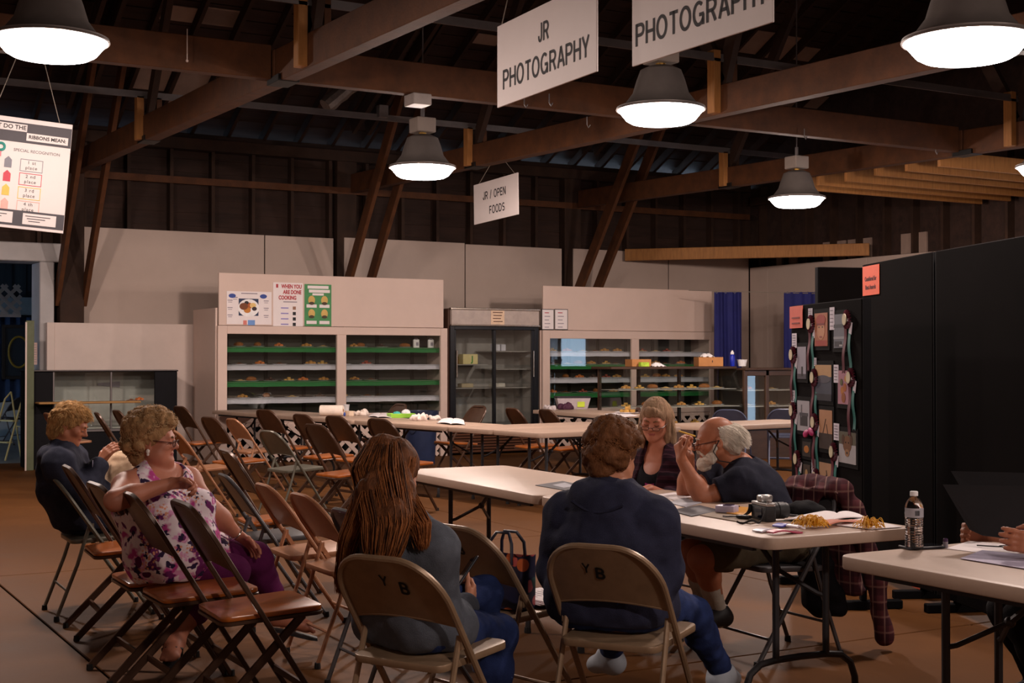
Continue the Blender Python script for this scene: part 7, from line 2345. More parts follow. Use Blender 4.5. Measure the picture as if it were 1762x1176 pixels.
t, w, h = pinned('orange_sheet', 'orange sheet low on the tall black board behind the right table leg', 'notice', 1530, 990, 1584, 1004, m_or, None, 0.003, -0.004, B1)
# ================================================================== things on the tables
TZ = 0.7405
def quad(name, label, cat, pix, z, th, m, group=None, extra=None):
    """flat sheet lying on a table: corner pixels in order"""
    P_ = [at(px, py, z) for px, py in pix]
    c = sum(P_, Vector()) / len(P_)
    t = thing(name, label, cat, (c.x, c.y, z), 0, group)
    mb = MB(); mb.prism([(p.x - c.x, p.y - c.y) for p in P_], 0.0003, th)
    bm_ = mb.build('sheet', m, t, smooth=0)
    if extra:
        for nm, pp, m2 in extra:
            Q_ = [at(px, py, z) for px, py in pp]
            mb = MB(); mb.prism([(p.x - c.x, p.y - c.y) for p in Q_], th, th + 0.0006); mb.build(nm, m2, t, smooth=0)
    return t
m_mb = mat('grey_mat_board', (74, 70, 74), 0.7); m_tanb = mat('tan_card', (132, 112, 92), 0.7)
quad('photo_print', 'dark photo print with grey stripes on the bare half of the judging table', 'print', ((921, 836), (968, 829), (1012, 838), (972, 845)), TZ, 0.003, m_mb, None, (('pale_area', ((950, 836), (972, 832), (990, 838), (970, 841)), mat('grey_area', (150, 148, 156), 0.6)),))
quad('paper_sheet', 'white paper sheet beside the arm of the woman with glasses', 'paper', ((1132, 852), (1160, 848), (1192, 856), (1160, 862)), TZ, 0.002, m_paper)
quad('photo_print', 'grey mounted print just left of the elbow of the bald man', 'print', ((1150, 866), (1178, 858), (1208, 866), (1180, 874)), TZ, 0.003, mat('grey_area', (0, 0, 0)))
quad('mat_board', 'dark grey mat board in front of the bald man', 'mat board', ((1152, 880), (1204, 871), (1240, 880), (1190, 890)), TZ, 0.004, m_mb)
quad('cardboard_sheet', 'tan cardboard sheet under the camera', 'cardboard', ((1204, 888), (1240, 880), (1330, 893), (1292, 903)), TZ, 0.004, m_tanb)
quad('orange_envelope', 'orange paper envelope left of the camera', 'envelope', ((1250, 884), (1268, 873), (1308, 877), (1296, 890)), TZ + 0.0045, 0.004, mat('orange_paper', (214, 150, 60), 0.6))
c = at(1251, 884, TZ); t = thing('voice_recorder', 'small white and purple pocket device beside the orange envelope', 'gadget', (c.x, c.y, TZ + 0.005), 0.5)
mb = MB(); mb.box((0, 0, 0.016), (0.062, 0.09, 0.032)); mb.build('case', mat('lilac_plastic', (186, 176, 200), 0.4), t, bevel=0.006, seg=2)
mb = MB(); mb.box((-0.004, -0.01, 0.0335), (0.042, 0.04, 0.003)); mb.build('screen', mat('dark_purple_glass', (64, 44, 72), 0.15), t, bevel=0.001, smooth=0)
mb = MB(); mb.tube([(0.03, 0.0, 0.008), (0.09, 0.0, 0.012), (0.14, 0.03, 0.01), (0.17, 0.01, 0.01)], 0.003, 6); mb.build('cord', m_ink, t)
# camera
c = at(1316, 896, TZ); t = thing('camera', 'silver and black reflex camera with a black lens on the judging table', 'camera', (c.x, c.y, TZ), face_rot(72))
m_cb = mat('camera_black', (26, 26, 28), 0.5, bump=0.15, bscale=300); m_cs = mat('camera_silver', (170, 168, 166), 0.3, metal=0.7)
mb = MB(); mb.prism([(-0.066, -0.03), (-0.066, 0.02), (-0.055, 0.036), (-0.034, 0.036), (-0.026, 0.022), (0.058, 0.022), (0.066, 0.01), (0.066, -0.03)], 0.0, 0.064); mb.build('body', m_cb, t, bevel=0.005, seg=2)
mb = MB(); mb.prism([(-0.066, -0.03), (-0.066, 0.02), (-0.055, 0.034), (-0.034, 0.034), (-0.026, 0.022), (0.058, 0.022), (0.066, 0.01), (0.066, -0.03)], 0.064, 0.079); mb.build('top_plate', m_cs, t, bevel=0.004, seg=2)
mb = MB(); mb.prism([(-0.022, -0.03), (-0.024, 0.01), (-0.012, 0.034), (0.012, 0.034), (0.024, 0.01), (0.022, -0.03)], 0.079, 0.108); mb.build('prism_hump', m_cs, t, bevel=0.008, seg=2)
mb = MB(); mb.lathe([(0.034, 0.022), (0.036, 0.03), (0.036, 0.05), (0.0335, 0.052), (0.036, 0.055), (0.036, 0.085), (0.033, 0.09), (0.033, 0.10), (0.03, 0.10)], 24); mb.xf(Matrix.Translation((0.004, 0, 0.04)) @ Matrix.Rotation(-PI / 2, 4, 'X')); ln = mb.build('lens', m_cb, t)
mb = MB(); mb.lathe([(0.0, 0.096), (0.027, 0.096), (0.029, 0.101)], 20, caps=(False, True)); mb.xf(Matrix.Translation((0.004, 0, 0.04)) @ Matrix.Rotation(-PI / 2, 4, 'X')); mb.build('front_glass', mat('dark_glass', (18, 18, 30), 0.08), ln)
mb = MB(); mb.lathe([(0.012, 0.079), (0.012, 0.089), (0.010, 0.090)], 14, (0.046, -0.004, 0)); mb.build('dial', m_cs, t)
mb = MB(); mb.lathe([(0.007, 0.079), (0.007, 0.085)], 12, (-0.05, 0.012, 0)); mb.build('shutter_button', m_cb, t)
mb = MB(); mb.box((0, -0.0305, 0.035), (0.06, 0.003, 0.042)); mb.build('screen', mat('dark_glass', (0, 0, 0)), t, smooth=0)
mb = MB(); mb.sheet(lambda u, v: (-0.066 - 0.09 * u + 0.03 * math.sin(3 * u), -0.03 - 0.05 * u * u + 0.022 * (v - 0.5), 0.06 * (1 - u) ** 2 + 0.004), 14, 2, th=0.002); mb.build('strap', m_cb, t)
mb = MB(); mb.sheet(lambda u, v: (0.066 + 0.06 * math.sin(u * 3), -0.03 - 0.14 * u, 0.06 * max(0, 1 - 1.6 * u) ** 2 + 0.004 + 0.014 * math.sin(u * 7) ** 2 + 0.03 * (v - 0.5) * 0.3), 16, 2, th=0.002); mb.build('strap', m_cb, t)
c = at(1280, 895, TZ); t = thing('key_fob', 'small black key fob left of the camera', 'fob', (c.x, c.y, TZ + 0.005), 0.4)
mb = MB(); mb.box((0, 0, 0.008), (0.03, 0.065, 0.014)); mb.build('case', m_cb, t, bevel=0.005, seg=2); mb = MB(); mb.tube([(0, 0.03, 0.006), (0.01, 0.06, 0.004), (-0.01, 0.08, 0.004), (0, 0.1, 0.004)], 0.003, 6); mb.build('cord', m_ink, t)
# black cap / cloth right of the camera
c = at(1382, 885, TZ); t = thing('cloth_hat', 'crumpled black cloth hat between the camera and the plaid jacket', 'hat', (c.x, c.y, TZ), face_rot(60))
F = Field((-0.2, -0.2, -0.02), (0.2, 0.2, 0.12), 0.006); F.ell((0, 0.02, 0.018), (0.09, 0.075, 0.04), None, 1, 0.02); F.cone((-0.06, -0.04, 0.014), (-0.10, -0.12, 0.010), 0.02, 0.012, 1, 0.02, (1, 0, 0), 1.6); F.rough(0.008, 28, 2); F.cut((0, 0, 0.001), (0, 0, -1))
V, Q, T = F.mesh(); np_object('crumpled_cloth', V, Q, [cloth_mat('black_felt_cloth', (22, 21, 24), 0.15)], t)
c0, c1 = at(1344, 888, TZ), at(1376, 891, TZ); t = thing('pen', 'grey pen lying beside the camera lens', 'pen', c0)
d_ = c1 - c0
mb = MB(); mb.tube([(0, 0, 0.006), d_ * 0.85 + Vector((0, 0, 0.006))], 0.0055, 8); mb.build('barrel', m_mb, t); mb = MB(); mb.tube([d_ * 0.85 + Vector((0, 0, 0.006)), d_ + Vector((0, 0, 0.006))], [0.0055, 0.0015], 8); mb.build('tip', m_cs, t)
# open notebook and papers
def open_book(name, label, pl, pm, pr, pl2, pm2, pr2, z, m_page, m_cover):
    """corner pixels: near-left, near-middle, near-right, then the far ones"""
    a = [at(*p, z) for p in (pl, pm, pr, pl2, pm2, pr2)]
    c = sum(a, Vector()) / 6
    t = thing(name, label, 'book', (c.x, c.y, z))
    a = [v - c for v in a]
    for nm, (i0, i1, j0, j1), hs in (('left_page', (0, 1, 3, 4), 1), ('right_page', (1, 2, 4, 5), -1)):
        mb = MB()
        def f(u, v):
            p = (a[i0] * (1 - u) + a[i1] * u) * (1 - v) + (a[j0] * (1 - u) + a[j1] * u) * v
            w_ = u if hs > 0 else 1 - u
            return p + Vector((0, 0, 0.006 + 0.016 * math.sin(PI * min(1, w_ * 0.75)) * (1 if w_ < 0.96 else 0.7)))
        mb.sheet(f, 12, 3, th=0.004); mb.build(nm, m_page, t)
    mb = MB(); mb.prism([(v.x * 1.03, v.y * 1.03) for v in (a[0], a[2], a[5], a[3])], 0.0005, 0.003); mb.build('cover', m_cover, t, smooth=0)
    return t
open_book('open_notebook', 'open white notebook with a green cover behind the ribbons', (1350, 897), (1426, 904), (1490, 893), (1392, 886), (1440, 889), (1478, 887), TZ, m_paper, mat('green_cover', (50, 104, 70), 0.5))
quad('paper_sheet', 'white paper sheets hanging over the right end of the judging table', 'paper', ((1440, 905), (1478, 892), (1552, 908), (1500, 912)), TZ + 0.002, 0.003, m_paper)
c = at(1340, 916, TZ)
def rib_pack(lab, px, py, w, d, col, rz, z=0.0, name='ribbon_pack', cat='ribbon'):
    c = at(px, py, TZ); t = thing(name, lab, cat, (c.x, c.y, TZ + z), rz)
    mb = MB(); mb.sheet(lambda u, v: ((u - 0.5) * w, (v - 0.5) * d, 0.008 + 0.006 * math.sin(u * 5)), 10, 3, th=0.006); mb.build('ribbon', mat('ribbon_%d_%d_%d' % col, col, 0.35, var=0.1, spec=0.5), t)
    return t
rz0 = math.atan2(-DP.y, -DP.x) + PI
t = rib_pack('white folded ribbon at the near end of the ribbon pile', 1322, 915, 0.13, 0.05, (214, 208, 222), rz0 + 0.15)
t = rib_pack('pink and maroon ribbon in the front of the ribbon pile', 1350, 919, 0.14, 0.045, (176, 70, 96), rz0 - 0.05, 0.004)
t = rib_pack('blue ribbon behind the pink one', 1352, 907, 0.12, 0.05, (84, 92, 190), rz0 + 0.3, 0.002)
t = rib_pack('white ribbon end beside the yellow fringe', 1369, 914, 0.05, 0.06, (220, 214, 222), rz0 + 0.1, 0.012)
t = rib_pack('peach ribbon between the two yellow fringes', 1446, 904, 0.24, 0.06, (226, 150, 130), rz0 + 0.25, 0.01)
rf = np.random.RandomState(9)
for px, py, n, sp, lab in ((1398, 909, 110, 0.05, 'yellow raffia fringe in the middle of the ribbon pile'), (1494, 911, 60, 0.035, 'yellow raffia fringe at the right end of the table')):
    c = at(px, py, TZ)
    N, K = n, 8
    b_ = rf.normal(size=(N, 3)) * np.array([sp * 0.5, sp * 0.5, 0]) * 0.8
    t_ = np.linspace(0, 1, K)
    dr = rf.normal(size=(N, 2)); dr /= np.linalg.norm(dr, axis=1, keepdims=True)
    ln = rf.uniform(0.03, 0.06, N)
    Pp = np.zeros((N, K, 3)); Pp[..., 0] = b_[:, :1] + dr[:, :1] * ln[:, None] * t_; Pp[..., 1] = b_[:, 1:2] + dr[:, 1:] * ln[:, None] * t_
    Pp[..., 2] = 0.004 + rf.uniform(0.01, 0.045, (N, 1)) * np.sin(PI * np.clip(t_ * 0.9 + 0.08, 0, 1))
    V, Q = strand_mesh(Pp, np.full((N, K), 0.0018))
    t = thing('raffia_fringe', lab, 'fringe', (c.x, c.y, TZ + 0.004))
    o = np_object('strands', V, Q, [mat('golden_raffia', (226, 164, 40), 0.5, var=0.2)], t); o['kind'] = 'stuff'
# right table: water bottle, phone, cap, papers
c = at(1573, 946, TZ); t = thing('water_bottle', 'clear plastic water bottle with a white cap on the lower right table', 'bottle', (c.x, c.y, TZ))
def plastic():
    m = bpy.data.materials.new('clear_plastic'); m.use_nodes = True
    nt = m.node_tree; b = nt.nodes['Principled BSDF']
    b.inputs['Base Color'].default_value = (0.93, 0.94, 0.95, 1); b.inputs['Roughness'].default_value = 0.06; b.inputs['Transmission Weight'].default_value = 1.0; b.inputs['IOR'].default_value = 1.2
    return m
m_cp = plastic()
pr = [(0.0, 0.004), (0.022, 0.0), (0.030, 0.004), (0.0325, 0.014)]
for k in range(11):
    z = 0.02 + k * 0.0085
    pr += [(0.0325, z), (0.0308 - (0.002 if 3 < k < 8 else 0), z + 0.004)]
pr += [(0.0325, 0.115), (0.0325, 0.152), (0.030, 0.162), (0.024, 0.175), (0.016, 0.186), (0.0125, 0.190), (0.0125, 0.198)]
mb = MB(); mb.lathe(pr, 28, caps=(False, True)); mb.build('bottle', m_cp, t)
mb = MB(); mb.lathe([(0.0, 0.006), (0.028, 0.006), (0.029, 0.02), (0.0285, 0.112), (0.0, 0.1122)], 24, caps=(False, False))
wm = bpy.data.materials.new('water'); wm.use_nodes = True; wb_ = wm.node_tree.nodes['Principled BSDF']; wb_.inputs['Transmission Weight'].default_value = 1.0; wb_.inputs['Roughness'].default_value = 0.0; wb_.inputs['IOR'].default_value = 1.33; wb_.inputs['Base Color'].default_value = (0.97, 0.98, 1, 1)
mb.build('water', wm, t)
mb = MB(); mb.lathe([(0.0145, 0.193), (0.0145, 0.207), (0.012, 0.209), (0.0, 0.2092)], 20, caps=(True, False)); mb.build('cap', m_plate, t)
mb = MB()
vs, fs = [], []
for k in range(13):
    a = math.radians(150 + k * 15); 
    for z in (0.117, 0.15): vs.append((0.0331 * math.cos(a), 0.0331 * math.sin(a), z))
for k in range(12): fs.append((2 * k, 2 * k + 2, 2 * k + 3, 2 * k + 1))
mb.add(vs, fs); lb = mb.build('label', mat('pale_label', (170, 168, 176), 0.5), t)
for k in range(6):
    a = math.radians(232 + k * 5); mb = MB(); mb.box((0.0336 * math.cos(a), 0.0336 * math.sin(a), 0.133), (0.0012, 0.0016, 0.018), eul(0, 0, a)); mb.build('bar_mark', m_ink, lb, smooth=0)
c = at(1586, 944, TZ); t = thing('smartphone', 'dark smartphone lying in front of the water bottle', 'phone', (c.x, c.y, TZ), face_rot(72))
mb = MB(); mb.box((0, 0, 0.0055), (0.076, 0.15, 0.010)); mb.build('case', mat('phone_case', (30, 30, 38), 0.4), t, bevel=0.004, seg=2); mb = MB(); mb.box((0, 0, 0.0108), (0.068, 0.14, 0.0012)); mb.build('screen', mat('phone_glass', (16, 18, 24), 0.06, spec=0.8), t, smooth=0)
c = at(1627, 943, TZ); t = thing('lip_balm', 'small upright tube of lip balm on the lower right table', 'tube', (c.x, c.y, TZ))
mb = MB(); mb.lathe([(0.009, 0), (0.009, 0.022)], 14); mb.build('body', mat('grey_tube', (120, 112, 120), 0.4), t); mb = MB(); mb.lathe([(0.0085, 0.022), (0.0085, 0.032), (0.006, 0.034)], 14); mb.build('cap', mat('dark_purple_glass', (0, 0, 0)), t)
quad('paper_sheet', 'white form under the hand at the right edge', 'paper', ((1628, 945), (1668, 932), (1790, 944), (1730, 958)), TZ, 0.002, m_paper)
quad('paper_sheet', 'lilac-grey sheet in the front on the lower right table', 'paper', ((1652, 962), (1690, 948), (1830, 962), (1790, 984)), TZ + 0.0022, 0.002, mat('lilac_paper', (176, 168, 190), 0.7))
c0, c1 = at(1706, 934, TZ), at(1730, 948, TZ); t = thing('eyeglasses', 'folded dark eyeglasses on the white form', 'glasses', c1 + Vector((0, 0, 0.003)))
for k in range(2):
    mb = MB(); mb.tube([(0.03 * k + 0.022 * math.cos(q), 0.02 * math.sin(q), 0.012) for q in np.linspace(0, 2 * PI, 16, endpoint=False)], 0.002, 6, closed=True); mb.build('rim', m_ink, t)
mb = MB(); mb.tube([(-0.02, 0, 0.012), (-0.03, 0.04, 0.010), (-0.02, 0.11, 0.004)], 0.0025, 6); mb.build('temple', m_ink, t)
for pix, lab in ((((1622, 834, 4.98), (1800, 838, 4.80), (1800, 936, 4.74), (1690, 922, 4.86), (1668, 912, 4.90)), 'front black mount board held upright at the right edge'), (((1636, 811, 5.05), (1800, 815, 4.88), (1800, 930, 4.86), (1690, 900, 4.97)), 'rear black mount board held upright at the right edge')):
    P_ = [J(*q) for q in pix]
    c = sum(P_, Vector()) / len(P_)
    t = thing('mount_board', lab, 'board', c, 0, 'black mount boards held at the right edge')
    nrm = (P_[1] - P_[0]).cross(P_[-1] - P_[0]).normalized() * 0.004
    mb = MB(); n = len(P_)
    vs = [p - c for p in P_] + [p - c + nrm for p in P_]
    mb.add(vs, [tuple(range(n)), tuple(range(2 * n - 1, n - 1, -1))] + [(k, n + k, n + (k + 1) % n, (k + 1) % n) for k in range(n)])
    mb.build('sheet', mat('black_mount', (30, 28, 31), 0.8), t, smooth=0)
# long table: paper towels, cup, napkins, booklets, tray
c = at(571, 716, TZ); t = thing('paper_towel_roll', 'white paper towel roll lying on the long table', 'paper roll', (c.x, c.y, TZ), face_rot(96))
mb = MB(); mb.lathe([(0.02, -0.14), (0.062, -0.14), (0.064, -0.13), (0.064, 0.13), (0.062, 0.14), (0.02, 0.14), (0.02, -0.14)], 24, caps=(False, False)); mb.xf(Matrix.Translation((0, 0, 0.065)) @ Matrix.Rotation(PI / 2, 4, 'X')); mb.build('roll', mat('towel_white', (232, 216, 202), 0.85, bump=0.2, bscale=60), t)
mb = MB(); mb.lathe([(0.0195, -0.142), (0.0195, 0.142), (0.017, 0.142), (0.017, -0.142), (0.0195, -0.142)], 16, caps=(False, False)); mb.xf(Matrix.Translation((0, 0, 0.065)) @ Matrix.Rotation(PI / 2, 4, 'X')); mb.build('core', m_card, t)
mb = MB(); mb.sheet(lambda u, v: (-0.064 - 0.05 * v, -0.13 + 0.26 * u, 0.065 * (1 - v) ** 2 + 0.002), 4, 6, th=0.002); mb.build('loose_sheet', mat('towel_white', (0, 0, 0)), t)
c = at(591, 712, TZ); t = thing('paper_cup', 'white paper cup behind the end of the towel roll', 'cup', (c.x + 0.05, c.y + 0.03, TZ))
mb = MB(); mb.lathe([(0.03, 0), (0.042, 0.11), (0.0435, 0.112), (0.041, 0.112), (0.029, 0.006), (0, 0.006)], 18, caps=(True, False)); mb.build('cup', m_plate, t)
c = at(601, 716, TZ); t = thing('small_carton', 'small cream carton beside the towel roll', 'carton', (c.x, c.y, TZ), 0.3)
mb = MB(); mb.box((0, 0, 0.03), (0.07, 0.09, 0.06)); mb.build('carton', mat('cream_card', (216, 192, 168), 0.6), t, bevel=0.003, smooth=0); mb = MB(); mb.lathe([(0.008, 0.0), (0.016, 0.02), (0.008, 0.045)], 10, (-0.09, -0.02, 0)); mb.build('stopper', m_bluep, t)
def crumple(label, px, py, r, col, seed, name='napkin', cat='napkin', z=TZ, flat=0.6):
    c = at(px, py, z); t = thing(name, label, cat, (c.x, c.y, z), seed)
    F = Field((-r - 0.03,) * 2 + (-0.01,), (r + 0.03,) * 2 + (r + 0.05,), 0.006 if r < 0.12 else 0.008)
    rr = np.random.RandomState(seed)
    for k in range(7):
        a = rr.uniform(0, 6.3); F.ell((r * 0.55 * math.cos(a), r * 0.55 * math.sin(a), r * 0.25), (r * rr.uniform(0.3, 0.5), r * rr.uniform(0.2, 0.4), r * flat * rr.uniform(0.5, 1)), eul(0.4 * rr.normal(), 0.4 * rr.normal(), a), 1, 0.01)
    F.rough(0.012, 30, seed); F.cut((0, 0, 0.001), (0, 0, -1))
    V, Q, T = F.mesh(); np_object('crumpled_paper', V, Q, [mat('crumple_%d_%d_%d' % col, col, 0.8)], t)
crumple('crumpled white napkins left of the open booklet', 622, 715, 0.10, (222, 206, 194), 3)
crumple('crumpled white napkin right of the green tray', 722, 724, 0.11, (224, 208, 200), 5)
crumple('small white napkin beside the second booklet', 748, 723, 0.07, (224, 208, 200), 6)
crumple('small crumpled tissue near the towel roll', 612, 713, 0.05, (214, 190, 176), 7)
open_book('open_booklet', 'open booklet with a blue cover in the middle of the long table', (634, 718), (650, 720), (674, 720), (640, 713), (655, 714), (676, 714), TZ, m_paper, mat('dark_blue_cover', (40, 52, 84), 0.5))
open_book('open_booklet', 'open booklet with a dark cover at the right part of the long table', (752, 729), (776, 732), (800, 732), (760, 722), (780, 723), (798, 724), TZ, m_paper, mat('black_cover', (34, 32, 40), 0.5))
c = at(690, 719, TZ); t = thing('green_tray', 'lime green plastic tray with a teal cloth on the long table', 'tray', (c.x, c.y, TZ), face_rot(70))
mb = MB(); mb.prism([(-0.09, -0.14), (0.09, -0.14), (0.09, 0.14), (-0.09, 0.14)], 0, 0.006)
for s_ in (-1, 1): mb.box((s_ * 0.092, 0, 0.025), (0.006, 0.29, 0.05), eul(0, s_ * 0.2, 0)); mb.box((0, s_ * 0.142, 0.025), (0.19, 0.006, 0.05), eul(-s_ * 0.2, 0, 0))
mb.build('tray', mat('lime_plastic', (150, 206, 70), 0.4), t, bevel=0.002)
mb = MB(); mb.blob((0.01, -0.05, 0.04), (0.06, 0.05, 0.035), 12, 8, jit=0.15); mb.build('teal_cloth', mat('teal_cloth', (70, 170, 160), 0.8), t); mb = MB(); mb.blob((0.0, 0.06, 0.05), (0.065, 0.05, 0.045), 12, 8, jit=0.15); mb.build('white_cloth', m_plate, t)
# table in front of the right case
c = at(985, 704, TZ); t = thing('plastic_bin', 'clear plastic bin with a dark lid and a lime label', 'bin', (c.x, c.y, TZ), face_rot(84))
mb = MB(); w0, w1, d0_, d1_, hh = 0.11, 0.135, 0.19, 0.23, 0.15
def shell(a0, b0, a1, b1, z0, z1): return [(-a0, -b0, z0), (a0, -b0, z0), (a0, b0, z0), (-a0, b0, z0), (-a1, -b1, z1), (a1, -b1, z1), (a1, b1, z1), (-a1, b1, z1)]
mb.add(shell(w0, d0_, w1, d1_, 0.001, hh), [(0, 3, 2, 1), (0, 1, 5, 4), (1, 2, 6, 5), (2, 3, 7, 6), (3, 0, 4, 7)]); mb.build('tub', mat('milky_plastic', (186, 172, 176), 0.4), t, smooth=0)
mb = MB(); mb.box((0, 0, hh + 0.012), (0.29, 0.48, 0.02)); mb.build('lid', mat('dark_lid', (44, 40, 48), 0.45), t, bevel=0.006)
mb = MB(); mb.box((0.125, 0.10, 0.07), (0.004, 0.10, 0.08)); mb.build('label', mat('lime_label', (190, 210, 60), 0.6), t, smooth=0); mb = MB(); mb.box((-0.125, -0.10, 0.07), (0.004, 0.10, 0.08)); mb.build('label', mat('lime_label', (0, 0, 0)), t, smooth=0)
crumple('dark purple cloth beside the plastic bin', 972, 705, 0.12, (70, 34, 56), 11, 'purple_cloth', 'cloth')
crumple('clear crumpled bag at the left end of the bin table', 946, 706, 0.09, (190, 180, 180), 12, 'plastic_bag', 'bag')
c = at(1080, 712, TZ); food_plate((c.x, c.y, TZ), 'yellow cake', 'plate of yellow treats on the bin table left of the woman with glasses', None, 0.3, 1.5)
c = at(1098, 712, TZ); food_plate((c.x, c.y, TZ), 'dark brownies', 'plate of dark brownies on the bin table behind the woman with glasses', None, 0.9, 1.3)
quad('paper_sheet', 'white sheets under the plates on the bin table', 'paper', ((1040, 713), (1070, 709), (1098, 716), (1066, 719)), TZ - 0.0003, 0.0012, m_paper)
crumple('lime and blue wrapped snack bag at the back of the corner table', 1052, 729, 0.13, (180, 206, 80), 15, 'snack_bag', 'bag', flat=0.4)
# trash can
c = at(741, 803, 0); t = thing('trash_can', 'round trash can lined with a blue-black plastic bag', 'trash can', (c.x, c.y + 0.3, 0))
ch_ = c
mb = MB(); mb.lathe([(0.185, 0.0), (0.19, 0.02), (0.225, 0.70), (0.235, 0.70), (0.235, 0.72), (0.215, 0.72), (0.18, 0.03), (0, 0.03)], 32, caps=(True, False)); mb.build('can', mat('navy_can', (38, 48, 78), 0.45), t)
mb = MB(); mb.sheet(lambda u, v: ((0.242 - 0.012 * v + 0.006 * math.sin(u * 2 * PI * 9 + v * 5) * v) * math.cos(u * 2 * PI), (0.242 - 0.012 * v + 0.006 * math.sin(u * 2 * PI * 9 + v * 5) * v) * math.sin(u * 2 * PI), 0.728 - (0.20 + 0.09 * math.sin(u * 2 * PI * 2 + 1) + 0.03 * math.sin(u * 2 * PI * 7)) * v), 64, 10, th=0.002); mb.build('bag_liner', mat('blue_black_liner', (44, 52, 74), 0.25, spec=0.6, bump=0.5, bscale=14), t)
# left side: step ladder, green board, calendar strip
c = at(28, 790, 0); t = thing('step_ladder', 'pale yellow metal step ladder beside the doorway at the left edge', 'ladder', (c.x, c.y, 0), face_rot(35))
m_lad = mat('pale_yellow_enamel', (196, 186, 130), 0.4)
for x in (-0.2, 0.2):
    mb = MB(); mb.tube([(x, -0.32, 0.0), (x, -0.05, 0.85), (x, 0.05, 0.95)], 0.013, 8); mb.build('front_rail', m_lad, t); mb = MB(); mb.tube([(x, 0.22, 0.0), (x, 0.05, 0.95)], 0.012, 8); mb.build('rear_rail', m_lad, t)
for z, y in ((0.25, -0.24), (0.55, -0.145)):
    mb = MB(); mb.box((0, y, z), (0.38, 0.09, 0.02)); mb.build('step', m_lad, t, bevel=0.003)
mb = MB(); mb.tube([(-0.2, 0.14, 0.45), (0.2, 0.14, 0.45)], 0.008, 6); mb.build('brace', m_lad, t)
p0, p1 = onb(45, 552, 18.25), onb(56, 700, 18.25)
t = thing('green_plank', 'upright pale green plank standing at the left end of the black showcase', 'plank', ((p0.x + p1.x) / 2, 18.22, 0))
mb = MB(); mb.bb((-0.05, -0.02, 0), (0.05, 0.02, p0.z)); mb.build('plank', mat('sage_green_paint', (92, 98, 72), 0.6), t, bevel=0.004, smooth=0); mb = MB(); mb.bb((-0.06, -0.026, 0), (-0.04, -0.02, p0.z - 0.02)); mb.build('white_edge', m_white_trim, t, smooth=0)
p0, p1 = onb(57, 590, 19.03), onb(64, 628, 19.03)
t = thing('paper_strip', 'narrow pinkish paper strip hung on the door post', 'paper', ((p0.x + p1.x) / 2, 19.03, (p0.z + p1.z) / 2)); mb = MB(); mb.box((0, 0, 0), (p1.x - p0.x, 0.004, p0.z - p1.z)); mb.build('strip', mat('pinkish_paper', (210, 180, 170), 0.7), t, smooth=0)
for k in range(8): pbox(t, 'text_line', 0, (p0.z - p1.z) * (0.4 - 0.11 * k), (p1.x - p0.x) * 0.6, 0.008, m_grayp, -0.003)
pl = at(86, 788, 0); mb = MB(); 
t = thing('plastic_bag', 'pale crumpled plastic bag on the floor by the black showcase', 'bag', (at(60, 792, 0).x, at(60, 792, 0).y, 0))
F = Field((-0.2, -0.2, -0.01), (0.2, 0.2, 0.35), 0.009); F.ell((0, 0, 0.11), (0.11, 0.10, 0.12), None, 1, 0.02); F.rough(0.02, 16, 4); F.cut((0, 0, 0.001), (0, 0, -1)); V, Q, T = F.mesh(); np_object('bag', V, Q, [mat('grey_plastic', (150, 146, 150), 0.4)], t)
# annex: lattice screen and a chair seen through the doorway
yb_ = 24.6
l0, l1 = onb(-30, 515, yb_), onb(36, 515, yb_)
t = thing('lattice_screen', 'white lattice screen seen through the left doorway', 'lattice', ((l0.x + l1.x) / 2, yb_, 0))
hw_ = (l1.x - l0.x) / 2; zt_, zb_ = onb(18, 491, yb_).z, onb(18, 541, yb_).z
lattice(t, -hw_, hw_, zb_, zt_, 0.0, 0.2, 0.06, m_white_trim)
mb = MB(); mb.bb((-hw_ - 0.04, -0.02, 0.0), (-hw_, 0.03, zt_)); mb.build('post', m_white_trim, t, smooth=0)
mb = MB(); mb.bb((-hw_, -0.02, zb_ - 0.05), (hw_, 0.02, zb_)); mb.build('rail', m_white_trim, t, smooth=0)
c = copy_tree(_proto['darkgrey']); p = at(12, 765, 0); c.location = (p.x, p.y, 0); c.rotation_euler = (0, 0, 0.8); tag(c, 'dark folding chair in the next room, seen through the left doorway', 'chair')
